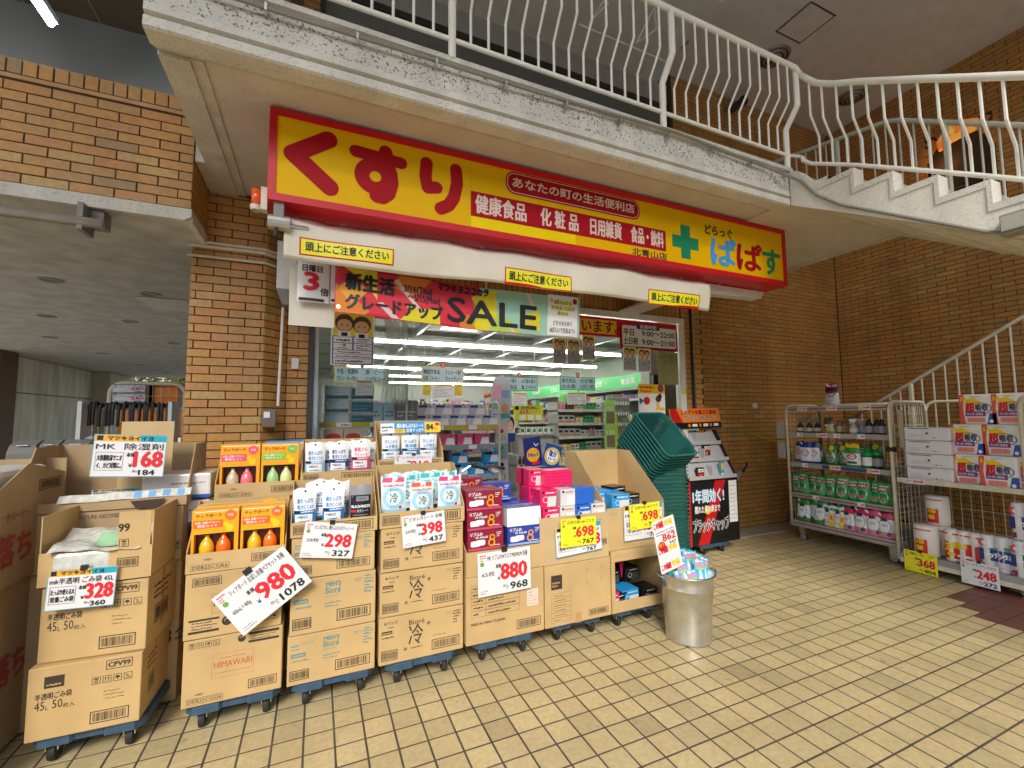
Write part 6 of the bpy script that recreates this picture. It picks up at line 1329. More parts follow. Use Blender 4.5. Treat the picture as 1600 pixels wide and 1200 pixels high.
# ------------------------------------------------------------------ shopping baskets
BG = mat('dark_green_plastic',(.022,.135,.112),rough=.32,var=.08,coat=.15)
def make_basket():
    t = T('shopping_basket','dark green shopping basket lying topmost, tilted, on the basket stack','shopping basket',(0,0,0),group='dark green shopping baskets in the stack')
    L0, W0, L1, W1, H = .44, .31, .52, .385, .235    # bottom and top sizes
    P4 = lambda s, o=0: [(-(L0+(L1-L0)*s)/2-o,-(W0+(W1-W0)*s)/2-o,H*s),((L0+(L1-L0)*s)/2+o,-(W0+(W1-W0)*s)/2-o,H*s),((L0+(L1-L0)*s)/2+o,(W0+(W1-W0)*s)/2+o,H*s),(-(L0+(L1-L0)*s)/2-o,(W0+(W1-W0)*s)/2+o,H*s)]
    def rnd(s, o=0, rad=.05, z=None):
        q = P4(s, o); hx, hy = q[1][0], q[2][1]; zz = q[0][2] if z is None else z; pts = []
        for cx, cy, a in ((hx-rad,-hy+rad,-90),(hx-rad,hy-rad,0),(-hx+rad,hy-rad,90),(-hx+rad,-hy+rad,180)):
            pts += [(cx+rad*math.cos(R(a+30*i)),cy+rad*math.sin(R(a+30*i)),zz) for i in range(4)]
        return pts
    m = L_(t); a, b, c, d_ = rnd(.97,.0), rnd(.985,.014), rnd(1.0,.014), rnd(1.0,-.004); n = len(a)
    vs = a+b+c+d_; m.add(vs,[(k*n+i,k*n+(i+1)%n,(k+1)*n+(i+1)%n,(k+1)*n+i) for k in range(3) for i in range(n)]+[(3*n+i,3*n+(i+1)%n,(i+1)%n,i) for i in range(n)],BG); m.build('rim')
    m = L_(t)
    for s0, s1 in ((0,.07),(.86,.975)):
        a, b = rnd(s0), rnd(s1); m.add(a+b,[(i,(i+1)%n,n+(i+1)%n,n+i) for i in range(n)],BG)
    m.build('wall_bands')
    # solid panels with the logo on the long sides, lattice elsewhere
    m = L_(t)
    for sy in (-1,1):
        for (x0,x1) in ((-.115,.115),):
            vs = []
            for s in (.05,.88):
                for x in (x0,x1): vs.append((x*(1+.1*s), sy*(W0+(W1-W0)*s)/2, H*s))
            m.add(vs,[(0,1,3,2)],BG)
    m.build('solid_panel')
    m = L_(t); r = .0032
    def slat(p, q_, wd): 
        p, q_ = Vector(p), Vector(q_); tt = (q_-p).normalized(); nn = Vector((p.x/.26 if abs(abs(p.x)-abs(q_.x)) > .01 and abs(p.x) > .2 else 0, 0, 0)); m.tube([p,q_],wd,BG,n=4,cap=False)
    for k in range(1,8):
        s = .07+.80*k/8
        q4 = rnd(s); m.tube(q4,.0030,BG,n=4,closed=True)
    for s in (-1,1):
        for k in range(-7,8):
            if abs(k) > 3: x = k*.029; slat((x*.93,s*W0/2,0),(x*1.08,s*(W0+(W1-W0)*.88)/2,H*.88),.0035)
        for k in range(-5,6):
            y = k*.027; slat((s*L0/2,y*.93,0),(s*(L0+(L1-L0)*.88)/2,y*1.12,H*.88),.0035)
    m.build('lattice')
    m = L_(t); a = rnd(0); m.add(a,[tuple(range(n))],BG); m.build('base')
    for sy in (-1,1):
        m = L_(t); y = sy*(W1/2+.010); pts = [(-.20,y,H-.012),(-.19,y+sy*.006,H+.004),(-.06,y+sy*.006,H+.006),(-.05,y+sy*.01,H+.012),(.05,y+sy*.01,H+.012),(.06,y+sy*.006,H+.006),(.19,y+sy*.006,H+.004),(.20,y,H-.012)]; m.tube(pts,.006,BG,n=6); m.build('handle')
    m = L_(t); F = Fr((-.09,-(W0+(W1-W0)*.35)/2-.002,H*.32),(1,0,0),(0,-(W1-W0)/2,H)); m.text(F,'ぱぱす',.02,.0,.055,P_('9ab4aa'),w=.14,d=.001,bold=.03); m.build('lettering')
    return t
bk = make_basket(); rr = random.Random(9)
RT, TILT, NT = R(-84), R(45), 11
Rm = Matrix.Rotation(RT,4,'Z') @ Matrix.Rotation(TILT,4,'Y'); up = Rm.to_3x3() @ Vector((0,0,1)); rim = Vector((2.95,3.20,1.535))
for i in range(NT):
    c = rim-up*(.235+.036*i)
    if i == 0: bk.location = c; bk.rotation_euler = Rm.to_euler()
    else: dup(bk,c,None,'tilted dark green shopping basket, '+ORD[i]+' from the top of the pile',rot=Rm.to_euler())
TEN = ['','first','second','third','fourth','fifth','sixth','seventh','eighth','ninth','tenth','eleventh','twelfth','thirteenth','fourteenth','fifteenth','sixteenth','seventeenth','eighteenth','nineteenth','twentieth']
for i in range(29):
    k = 29-i; nm = TEN[k] if k <= 20 else 'twenty '+TEN[k-20]
    dup(bk,(3.01+rr.uniform(-.004,.004),3.43+rr.uniform(-.004,.004),.02+.0345*i),R(-101)+R(rr.uniform(-1,1)),'upright dark green shopping basket, '+nm+' from the top of the upright stack')

# ------------------------------------------------------------------ insect bait display rack
t = T('floor_display','black, red and orange cardboard floor display on a dolly beside the doorway','display stand',(4.9,4.2,0))
ry = 4.12; p0, p1 = at(1078,818,y=ry), at(1155,812,y=ry); X0, X1 = p0.x, p1.x; zb = .13
DB = P_('111114',.4,.1); DR = P_('c8141e',.4,.1); DO = P_('f08a28',.4,.1); GR = P_('b8babc',.5,.0)
zt = at(1100,752,y=ry).z; W5 = X1-X0
F = Fr((X0,ry,zb),(1,0,0),(0,0,1)); H5 = zt-zb
m = M(t); m.box(X0,ry,zb,X1,ry+.42,zt,DB); m.build('base_box')
m = M(t); m.rect(F,0,0,.03,H5,.001,DR); m.poly(F,[(.12,0),(.30,0),(.62,H5),(.44,H5)],.001,DR)
m.text(F,'1年間効く!',.06,H5*.66,H5*.2,P_('5ab4e8'),w=W5*.62,d=.002,bold=.07); m.text(F,'1年間効く!',.06,H5*.66,H5*.2,W_,w=W5*.62,d=.003,bold=.02); m.text(F,'隠れた巣の奥まで',.09,H5*.50,H5*.11,W_,w=W5*.5,d=.002,bold=.03); m.disc(F,W5*.36,H5*.54,H5*.07,.0022,YLW,12); m.text(F,'ブラックキャップ',.05,H5*.20,H5*.20,W_,w=W5*.72,d=.002,bold=.07); m.text(F,'ブラックキャップ',.05,H5*.20,H5*.20,DB,w=W5*.72,d=.003,bold=.02); m.build('lettering')
m = M(t); m.rect(F,W5*.80,H5*.30,W5*.97,H5*.98,.003,W_); m.lines(F,W5*.82,H5*.34,W5*.95,H5*.94,9,.004,GRP,3,.15); m.build('notice')
zt2 = at(1100,672,y=ry+.3).z; 
m = M(t); m.prism(Fr((X0,ry,0),(0,1,0),(0,0,1)),[(0,zt+.001),(.42,zt+.001),(.42,zt2),(.30,zt2),(0,zt+.02)],0,.012,DB); m.build('side_panel')
m = M(t); m.prism(Fr((X1-.012,ry,0),(0,1,0),(0,0,1)),[(0,zt+.001),(.42,zt+.001),(.42,zt2),(.30,zt2),(0,zt+.02)],0,.012,DB); m.build('side_panel')
m = M(t); m.quad((X0+.02,ry+.02,zt+.02),(X1-.02,ry+.02,zt+.02),(X1-.02,ry+.36,zt2),(X0+.02,ry+.36,zt2),GR); m.build('sloping_back')
n3 = 3
for k in range(n3):
    f = k/n3; zz = zt+.02+(zt2-zt)*f; yy = ry+.0+.34*f; m = M(t); m.box(X0+.015,yy-.01,zz,X1-.015,yy+.0,zz+.045,GR); m.build('shelf_lip')
    m = M(t); m.box(X0+W5*.48,yy,zz,X0+W5*.5,yy+.1,zz+.16,GR); m.build('divider')
def baitbox(lab, fx, fz, c):
    zz = zt+.03+(zt2-zt)*fz; yy = ry+.01+.34*fz; t = T('bait_box',lab,'small box',(X0+W5*fx,yy+.02,zz)); m = L_(t); m.box(-.055,-.015,0,.055,.02,.135,DB); m.build('box'); m = L_(t); Fq = Fr((-.055,-.016,0),(1,0,0),(0,0,1)); m.rect(Fq,.01,.08,.1,.12,.001,W_); m.rect(Fq,.0,.045,.11,.07,.001,DR); m.disc(Fq,.05,.03,.022,.001,ORA,10); m.lines(Fq,.015,.085,.09,.115,1,.0015,KB,2,.6); m.build('print'); return t
b1 = baitbox('small black bait box on the bottom shelf of the black floor display',.27,.0,DB); dup(b1,(X0+W5*.62,ry+.19,zt+.03+(zt2-zt)*.42),0,'small black bait box on the middle shelf of the black floor display'); dup(b1,(X0+W5*.30,ry+.13,zt+.03+(zt2-zt)*.30),0,'small black bait box above the bottom one in the floor display')
t2 = T('blue_bait_box','tall light blue pack at the right of the bottom shelf of the floor display','small box',(X0+W5*.72,ry+.03,zt+.02)); m = L_(t2); m.box(-.03,-.01,0,.03,.02,.20,P_('3aa0c8')); m.build('box'); m = L_(t2); Fq = Fr((-.03,-.011,0),(1,0,0),(0,0,1)); m.rect(Fq,.01,.10,.05,.18,.001,YLW); m.rect(Fq,.01,.02,.05,.06,.001,W_); m.build('print')
# header
za, zh = zt2+.02, at(1100,645,y=ry+.3).z+.02
m = M(t); Fh = Fr((X0+.03,ry+.26,za),(1,0,.02),(-.06,.10,1)); HW = W5+.03; HH = .26
m.fbox(Fh,0,0,HW,HH*.30,-.02,0,DB); m.fbox(Fh,0,HH*.30,HW,HH,-.02,-.0005,DO); m.build('header_board')
m = M(t); m.poly(Fh,[(0,HH*.30),(HW*.22,HH*.30),(HW*.12,HH),(0,HH)],.001,DR); m.text(Fh,'ゴキブリを巣ごと退治',HW*.2,HH*.70,HH*.2,DR,w=HW*.72,d=.002,bold=.07); m.text(Fh,'ブラックキャップ',HW*.26,HH*.40,HH*.26,W_,w=HW*.66,d=.002,bold=.09); m.text(Fh,'ブラックキャップ',HW*.26,HH*.40,HH*.26,DB,w=HW*.66,d=.0033,bold=.02)
for i in range(3): m.disc(Fh,HW*(.34+.22*i),HH*.15,HH*.09,.001,ORA,12); m.rect(Fh,HW*(.40+.22*i),HH*.08,HW*(.50+.22*i),HH*.22,.001,W_)
m.build('header_lettering')
Fl = Fr((X0-.001,ry+.42,zb),(0,-1,0),(0,0,1)); m = M(t); m.poly(Fl,[(.05,0),(.42,0),(.42,H5*.5),(.2,.0)],.001,DR); m.text(Fl,'いなくなる!!',.10,.38,.08,W_,w=.28,d=.002,bold=.06); m.build('side_lettering')
m = M(t); m.box(X0+W5*.35,ry+.295,zt2+.0,X0+W5*.62,ry+.30,zt2+.05,CWH); m.build('price_slip')
dup(dl,((X0+X1)/2,ry+.2,-.02),0,'dark blue dolly under the black and red floor display')
t = T('folded_umbrella','black handled clear folded umbrella leaning against the brick wall','umbrella',(5.6,4.7,0))
a, b = at(1168,640+85,y=4.6), at(1150,752,y=4.55)
m = M(t); m.tube([at(1166,722,y=4.7),at(1167,727,y=4.69),at(1160,738,y=4.68),at(1154,745,y=4.66)],.014,M_BLACK,n=8); m.build('handle')
m = M(t); m.tube([at(1157,738,y=4.66),at(1148,752,y=4.6)],.03,P_('9aa0a0',.2,.4),n=8); m.build('canopy')
# yellow chain to the trolley and wall button
pa, pb = at(1163,670,y=4.84), Vector((6.02,4.17,1.33)); m = M(); NCH = 26
for j in range(NCH):
    f = j/(NCH-1); c = pa.lerp(pb,f)+Vector((0,0,-.05*math.sin(math.pi*f))); d2 = (pb-pa).normalized()*.022; e = Vector((0,0,.011)) if j%2 else Vector((.011,0,0))
    m.tube([c-d2-e*.5,c-d2+e*.5,c+e,c+d2+e*.5,c+d2-e*.5,c-e],.004,P_('a8b838',.4,.1),n=4,closed=True)
tag(m.build('plastic_chain'),'yellow green plastic chain strung from the brick wall to the far trolley','chain')
p = at(1180,634,y=4.84); m = M(); m.lathe([(0,-.02),(.045,-.018),(.052,0)],MWB,c=(p.x,4.85,p.z),n=20,axis='y'); tag(m.build('wall_plate'),'round white cap on the brick wall above the yellow chain','wall cap')
# ------------------------------------------------------------------ roll cage trolleys
M_WIRE = mat('cream_wire',(.62,.57,.43),rough=.4,var=.12); M_SHF = mat('shelf_grey',(.33,.32,.30),rough=.5,var=.1); M_LIP = mat('shelf_lip_clear',(.42,.40,.37),rough=.15,var=.06,coat=.5); M_MAG = mat('magenta_strip',(.26,.06,.09),rough=.4)
def arch(m, x, y0, z0, y1, z1, r=.12, rad=.017, mt=None, axis='y'):
    """inverted U of tube; runs along y (axis='y') or along x"""
    pts = []
    def p(a, z): return (x,a,z) if axis == 'y' else (a,x,z)
    s = 1 if y1 > y0 else -1
    pts = [p(y0,z0),p(y0,z1-r)]
    for i in range(1,6): a = math.pi/2*i/6; pts.append(p(y0+s*r*(1-math.cos(a)),z1-r+r*math.sin(a)))
    pts += [p(y0+s*r,z1),p(y1-s*r,z1)]
    for i in range(1,6): a = math.pi/2*i/6; pts.append(p(y1-s*r+s*r*math.sin(a),z1-r+r*math.cos(a)))
    pts += [p(y1,z1-r),p(y1,z0)]
    m.tube(pts,rad,mt or M_CREAM,n=10)
def trolley(label, xf, xb, ya, yb, z0, z1, shelves, back=True):
    """ya = near end, yb = far end; front faces -X"""
    t = T('cage_trolley', label, 'roll cage', ((xf+xb)/2,(ya+yb)/2,0))
    for y in (ya, yb):
        m = M(t); arch(m, y, xf, z0, xb, z1, .11, .02 if y == ya else .017, M_CREAM, 'x'); m.build('end_frame',smooth=True)
        m = M(t); n = 9
        for i in range(1,n): x = xf+(xb-xf)*i/n; m.tube([(x,y,z0),(x,y,z1-.02)],.0032,M_WIRE,n=4,cap=False)
        k = int((z1-z0)/.13)
        for i in range(1,k): z = z0+(z1-z0)*i/k; m.tube([(xf,y+.004,z),(xb,y+.004,z)],.0032,M_WIRE,n=4,cap=False)
        m.build('end_mesh')
    if back:
        m = M(t); arch(m, xb, ya, z0, yb, z1, .11, .017, M_CREAM, 'y'); m.build('back_frame',smooth=True)
        m = M(t); n = 12
        for i in range(1,n): y = ya+(yb-ya)*i/n; m.tube([(xb,y,z0),(xb,y,z1-.3)],.0032,M_WIRE,n=4,cap=False)
        for i in range(1,7): z = z0+(z1-z0-.3)*i/6; m.tube([(xb,ya,z),(xb,yb,z)],.0032,M_WIRE,n=4,cap=False)
        m.build('back_mesh')
    m = M(t); m.box(xf-.01,ya-.02,z0-.075,xb+.01,yb+.02,z0,M_SHF); m.build('base',bevel=.006)
    for zs in shelves:
        m = M(t); m.box(xf+.02,ya+.03,zs-.02,xb-.02,yb-.03,zs,M_SHF); m.build('shelf')
    for sx in (xf+.09, xb-.09):
        for sy in (ya+.09, yb-.09):
            m = M(t); m.box(sx-.03,sy-.035,.09,sx+.03,sy+.035,z0-.076,M_STEEL); m.box(sx-.026,sy-.02,.05,sx-.021,sy+.02,.09,M_STEEL); m.box(sx+.021,sy-.02,.05,sx+.026,sy+.02,.09,M_STEEL); o = m.build('caster')
            m = M(o); m.lathe([(.0,-.016),(.045,-.016),(.055,-.012),(.055,.012),(.045,.016),(0,.016)],M_RUB,c=(sx,sy,.055),n=18,axis='x',mats=[GRP,None,None,None,GRP]); m.build('wheel')
    return t
XF = 6.0
def zpx(x, y, X=6.0): return at(x,y,x=X).z
z_deck = .235; sh = [zpx(1240,771),zpx(1240,725),zpx(1240,677)]
z_deck = zpx(1240,812)
sh = [zpx(1240,769)+.0,zpx(1240,722),zpx(1240,676)]
tr1 = trolley('far cream cage trolley with four shelves of detergents and refill packs by the side wall',XF,6.72,2.93,4.15,z_deck,1.83,sh)
ztop = 1.80
m = M(tr1); m.box(XF+.02,2.96,ztop-.02,6.70,4.12,ztop,M_SHF); m.build('shelf')
# clear price rails with labels
lips = [(ztop,M_LIP),(sh[2],M_LIP),(sh[1],M_LIP),(sh[0],M_LIP),(z_deck+.0,M_LIP)]
LABC = {0:((.84,CYW),(.52,CYW),(.20,CYW)),1:((.86,W_),(.64,CYW),(.46,W_),(.23,W_)),2:((.82,W_),(.52,CYW),(.16,CYW)),3:((.72,W_),(.27,W_)),4:()}
for i, (z, mt) in enumerate(lips):
    F = Fr((XF-.012,4.12,z-.055),(0,-1,0),(0,0,1)); wq = 1.17
    m = M(tr1); m.fbox(F,0,0,wq,.06,-.004,0,mt); 
    if i in (0,3,4): m.rect(F,0,.020,wq,.036,.001,M_MAG)
    if i == 2: m.rect(F,.42,.008,1.0,.052,.001,P_('3a4a78'))
    o = m.build('price_rail')
    for (f, c) in LABC[i]:
        m = M(o); x = wq*(1-f)-.05; m.fbox(F,x,.004,x+(.13 if c is CYW else .08),.058,.001,.003,CWH); m.rect(F,x+.006,.010,x+(.05 if c is CYW else .03),.05,.004,mat('pale_yellow',(.75,.55,.12))) if c is CYW else None; m.lines(F,x+.045,.014,x+(.125 if c is CYW else .075),.045,1,.0045,M_RED,2,.9); m.build('price_label')
for zz in (1.28,.93,):
    pass
for k, zc in enumerate((1.50,1.22)):
    for j in range(3):
        m = M(); y = 4.20+.055*j; m.box(6.02+.03*j,y,zc-.13,6.022+.03*j,y+.05,zc+.1,mat('clear_tray',(.62,.60,.55),rough=.1,alpha=.65)); tag(m.build('clear_pocket'),('upper','lower')[k]+' clear plastic pocket, '+('nearest','middle','farthest')[j]+', on the far end of the far trolley','plastic pocket')
# --- goods (all face -X)
def turn(t): t.rotation_euler.z = R(-90)+t.rotation_euler.z; return t
def ygap(px, X=6.05): return at(px,760,x=X).y
RF = 'refill packs on the far trolley'
def art_green(m,F,w,h):
    m.disc(F,w*.5,h*.36,w*.33,.0012,W_,16,h*.24); m.text(F,'マジカ',w*.5,h*.36,h*.13,KB,w=w*.5,d=.002,anchor='c',bold=.05); m.disc(F,w*.38,h*.24,w*.1,.002,PNK,8); m.disc(F,w*.62,h*.24,w*.1,.002,PNK,8); m.rect(F,w*.12,h*.66,w*.85,h*.80,.0015,P_('c82030'),6,2); m.rect(F,w*.2,h*.69,w*.7,h*.76,.002,W_,4,1); m.lines(F,w*.2,h*.82,w*.8,h*.92,1,.002,W_,3,.5)
def art_att(c, tag_=None):
    def f(m,F,w,h):
        m.disc(F,w*.48,h*.46,w*.36,.0012,W_,18,h*.30); m.text(F,'NEO',w*.48,h*.46,h*.10,P_('9aa6b4'),w=w*.34,d=.002,anchor='c',bold=.03,shear=.2); m.ring(F,w*.48,h*.47,w*.30,w*.335,.0016,GRP,20,1.5); m.disc(F,w*.72,h*.17,w*.13,.002,P_('1a3a7c'),12); m.rect(F,w*.08,h*.78,w*.92,h*.90,.0012,c,6,2); m.rect(F,w*.3,h*.68,w*.62,h*.82,.002,P_('1c2c5c'),4,2)
        if tag_: m.rect(F,w*.62,h*.0,w*.98,h*.62,.0025,YLW,3,6); m.text(F,'2',w*.8,h*.34,h*.2,M_RED,w=w*.2,d=.004,anchor='c',bold=.06)
    return f
rj = random.Random(12)
def jig(o, s=1.0):
    e = o.rotation_euler; o.rotation_euler = (e[0]+R(rj.uniform(-5,3)),e[1]+R(rj.uniform(-5,5)),e[2]+R(rj.uniform(-13,13))); q = s*rj.uniform(.95,1.05); o.scale = (q,q*1.3,q*rj.uniform(.97,1.05)); return o
zd, z1_, z2_, z3_ = z_deck+.004, sh[0]+.003, sh[1]+.003, sh[2]+.003
def row(proto, lst, z, X, group):
    for i, (px, dx, rz, lab) in enumerate(lst): jig(dup(proto,(X+dx,ygap(px,X+dx),z),R(-90+rz),lab,group))
ga = pouch('refill_pack','green white refill pack leftmost on the bottom deck of the far trolley','refill pack',.17,.27,.07,[(.2,P_('4f9a3c')),(.75,W_),(2,P_('4f9a3c'))],art_att(GRE),(6.08,ygap(1253,6.08),zd),R(-92),RF,spout=W_)
jig(ga,1.1); jig(dup(ga,(6.07,ygap(1282,6.07),zd),R(-88),'green white refill pack second from left on the bottom deck of the far trolley'),1.1)
gy = pouch('refill_pack','refill pack with yellow 2x side, third from left on the bottom deck','refill pack',.15,.26,.07,[(2,W_)],art_att(GRE,1),(6.06,ygap(1292,6.06),zd),R(-96),RF,spout=W_); gy2 = dup(gy,(6.05,ygap(1308,6.05),zd),R(-90),'refill pack with yellow 2x side, fourth from left on the bottom deck')
gp = pouch('refill_pack','pink refill pack left of the pink group on the bottom deck','refill pack',.17,.27,.07,[(.25,P_('e890a4')),(.75,W_),(2,P_('d8406c'))],art_att(P_('d8305c')),(6.05,ygap(1322,6.05),zd),R(-100),RF,spout=W_)
for (px, lab) in ((1342,'wide pink refill pack in the middle of the pink group on the bottom deck'),(1364,'pink refill pack fourth in the pink group on the bottom deck'),(1380,'pink refill pack just left of the near frame on the bottom deck')): jig(dup(gp,(6.05,ygap(px,6.05),zd),R(-90+(px%7)-3),lab),1.1)
for i, px in enumerate((1262,1290,1316,1350,1378)): dup(gp if i > 2 else ga,(6.17,ygap(px,6.17),zd+.0),R(-88),('first','second','third','fourth','fifth')[i]+' refill pack in the back line of the bottom deck of the far trolley')
gg = pouch('refill_pack','green refill pack leftmost on the second shelf from below','refill pack',.14,.24,.085,[(2,GRE)],art_green,(6.06,ygap(1246,6.06),z1_),R(-92),'green refill packs on the far trolley')
for i, px in enumerate((1258,1270,1282,1297,1316,1333,1350,1366,1382)): jig(dup(gg,(6.05+.03*(i%2),ygap(px,6.06),z1_),R(-90),'green refill pack '+ORD[i+1]+' from left on the second shelf from below'),1.06)
for i in range(7): dup(gg,(6.2,ygap(1250+21*i,6.2),z1_),R(-90),'green refill pack '+ORD[i]+' from left in the back line of the second shelf')
bw_ = pouch('refill_pack','blue and white refill pack leftmost on the third shelf from below','refill pack',.17,.27,.08,[(.12,DBL),(.75,W_),(2,DBL)],lambda m,F,w,h:(m.disc(F,w*.5,h*.42,w*.36,.0012,W_,16,h*.2),m.ring(F,w*.5,h*.5,w*.28,w*.34,.0016,RED2,18,.7),m.text(F,'アタック',w*.5,h*.47,h*.09,RED2,w=w*.5,d=.002,anchor='c',bold=.05),m.disc(F,w*.68,h*.34,w*.08,.002,LBL,8)),(6.07,ygap(1262,6.07),z2_),R(-90),spout=W_)
dup(bw_,(6.10,ygap(1274,6.10),z2_),R(-84),'blue and white refill pack right of the leftmost one on the third shelf')
def art_leaf(m,F,w,h): m.disc(F,w*.5,h*.40,w*.34,.0012,W_,18,h*.28); m.poly(F,[(w*.35,h*.42),(w*.5,h*.55),(w*.66,h*.52),(w*.52,h*.38)],.002,LGR); m.disc(F,w*.5,h*.28,w*.16,.002,GRP,12); m.disc(F,w*.5,h*.86,w*.25,.0015,YLW,10)
gl = pouch('refill_pack','dark green pouch with a leaf badge in the middle of the third shelf','refill pack',.14,.25,.07,[(2,P_('3a7a3c'))],art_leaf,(6.07,ygap(1303,6.07),z2_),R(-90)); 
pouch('refill_pack','large green and white detergent pouch right of the leaf badge pouch','refill pack',.18,.28,.08,[(.08,GRE),(.6,W_),(.85,GRE),(2,YLW)],lambda m,F,w,h:(m.ring(F,w*.5,h*.45,w*.22,w*.30,.0016,RED2,18,.7),m.text(F,'アタック',w*.5,h*.42,h*.09,RED2,w=w*.45,d=.002,anchor='c',bold=.05),m.rect(F,w*.2,h*.14,w*.8,h*.24,.0015,DGR,5,1),m.rect(F,w*.15,h*.84,w*.85,h*.96,.0015,YLW,5,1)),(6.06,ygap(1336,6.06),z2_),R(-90)); dup(gl,(6.15,ygap(1320,6.15),z2_),R(-86),'dark green pouch half hidden behind the large green and white one')
def bottle(lab, loc, prof, mt, cap=None, capprof=None, band=None, cat='bottle', n=18, name='detergent_bottle'):
    t = T(name, lab, cat, loc, R(-90)); m = L_(t); m.lathe(prof,mt,n=n); m.build('body',smooth=True)
    if cap: m = L_(t); m.lathe(capprof,cap,n=n); m.build('cap',smooth=True)
    if band: m = L_(t); m.lathe(band[0],band[1],n=n); m.build('label')
    return t
bottle('green bottle with green cap on the third shelf, right of the large pouch',(6.06,ygap(1359,6.06),z2_),[(0,0),(.052,.004),(.055,.02),(.055,.15),(.03,.175)],P_('1f7a48'),P_('1c9c50'),[(.062,.150),(.062,.185),(.035,.195),(.03,.235),(0,.24)],([(.0565,.03),(.0565,.13)],W_)); 
for (px, lab) in ((1374,'green bottle just left of the near frame on the third shelf'),):
    bottle(lab,(6.08,ygap(px,6.08),z2_),[(0,0),(.052,.004),(.055,.02),(.055,.15),(.03,.175)],P_('16301f'),P_('1c9c50'),[(.05,.16),(.05,.19),(.03,.2),(0,.22)],([(.0565,.03),(.0565,.12)],GRP))
def spray(lab, px, body, head, lab_c, X=6.08, z=None):
    t = T('spray_bottle', lab, 'spray bottle', (X,ygap(px,X),z3_), R(-90)); m = L_(t); m.lathe([(0,0),(.042,.003),(.045,.02),(.043,.07),(.030,.105),(.014,.125),(.014,.14)],body,n=16); m.build('bottle',smooth=True)
    m = L_(t); m.lathe([(.0455,.018),(.0452,.065)],lab_c,n=16); m.build('label')
    m = L_(t); m.box(-.045,-.014,.155,.035,.014,.182,head); m.box(-.018,-.012,.138,.018,.012,.156,head); m.tube([(-.03,0,.156),(-.036,0,.12)],.005,head,n=6); m.build('trigger'); return t
sp = spray('spray bottle with cream label leftmost on the top shelf of the far trolley',1256,P_('3a3424',.2,.5),P_('8a8a84'),P_('c8c4a0')); dup(sp,(6.08,ygap(1270,6.08),z3_),None,'spray bottle with cream label second from left on the top shelf'); dup(sp,(6.14,ygap(1283,6.14),z3_),None,'dark spray bottle third from left on the top shelf')
for i, px in enumerate((1252,1285,1312,1330,1352,1374)): jig(dup((bw_,gl,gg,gl,gg,gl)[i],(6.24,ygap(px,6.24),z2_),R(-90),('first','second','third','fourth','fifth','sixth')[i]+' refill pack in the dim back line of the third shelf'),1.05)
pouch('gold_refill_pack','gold refill pouch on the top shelf of the far trolley','refill pack',.14,.20,.06,[(.3,P_('a89858')),(2,P_('5a5030'))],lambda m,F,w,h:(m.rect(F,w*.4,h*.1,w*.9,h*.6,.002,P_('c8b878'),4,4),m.disc(F,w*.3,h*.5,w*.12,.002,W_,8)),(6.08,ygap(1301,6.08),z3_),R(-90)); bottle('slim gold bottle right of the gold pouch on the top shelf',(6.1,ygap(1318,6.1),z3_),[(0,0),(.036,.003),(.038,.1),(.02,.14),(.018,.17),(0,.172)],P_('6a5c34',.2,.5),band=([(.039,.02),(.039,.09)],P_('b8a870')))
spray('clear spray bottle with white trigger on the top shelf of the far trolley',1340,P_('b8c0c0',.12,.6),W_,P_('dfe3e3')); spray('second pale spray bottle behind the clear one',1352,P_('9aa4a4',.12,.6),P_('c0c0c0'),P_('a8b0b0'),6.2)
for i, px in enumerate((1366,1376,1386)): bottle('black bottle '+('left','middle','right')[i]+' of three at the near end of the top shelf',(6.06+.04*(i%2),ygap(px,6.08),z3_),[(0,0),(.04,.003),(.042,.11),(.02,.15),(.016,.18),(0,.182)],BLK,band=([(.043,.02),(.043,.10)],GRP))
# refill pack standing on top
pouch('refill_pack','red and white refill pack standing on top of the far trolley','refill pack',.18,.29,.08,[(.60,P_('d8dadc')),(.8,P_('1c2458')),(2,RED2)],lambda m,F,w,h:(m.ring(F,w*.5,h*.55,w*.22,w*.32,.0016,RED2,18,.6),m.text(F,'アタック',w*.5,h*.53,h*.07,P_('1c2458'),w=w*.4,d=.002,anchor='c',bold=.05),m.text(F,'ZERO',w*.5,h*.36,h*.08,GRP,w=w*.42,d=.002,anchor='c'),m.text(F,'つめかえ用',w*.5,h*.86,h*.09,W_,w=w*.7,d=.002,anchor='c',bold=.04),m.lines(F,w*.2,h*.1,w*.8,h*.3,3,.002,GRP,3,.3)),(6.06,ygap(1309,6.06),ztop+.003),R(-92),spout=W_)

# ------------------------------------------------------------------ near trolley
tr2 = trolley('near cream cage trolley with paper goods at the right edge',5.93,6.70,1.87,2.90,.175,1.84,[.985])
zs2 = .988
for z, lip in ((zs2,.05),(.175,.06)):
    F = Fr((5.918,2.86,z-.04),(0,-1,0),(0,0,1)); m = M(tr2); m.fbox(F,.0,0,.98,lip,-.004,0,M_CREAM if z == zs2 else M_SHF); m.build('front_rail')
m = M(tr2); m.box(5.912,1.87,.085,5.926,2.88,.13,M_CREAM); m.build('front_bar')
m = M(tr2); m.tube([(5.93,2.86,1.30),(5.93,2.94,1.30)],.03,M_BLACK,n=8); m.build('strap')
def y2(px, X=5.97): return at(px,760,x=X).y
FW2 = Fr((5.91,y2(1412,5.91),zs2-.035),(0,-1,0),(0,0,1)); t = T('shelf_price_strip','small white price strip on the upper rail of the near trolley','price card',tuple(FW2.o)); m = M(t); m.fbox(FW2,0,-.01,.19,.045,0,.002,CWH); m.build('board'); m = M(t); m.lines(FW2,.09,.0,.18,.03,1,.003,M_RED,3,.8); m.lines(FW2,.01,.0,.08,.035,2,.003,GRP,4,.4); m.build('lettering')
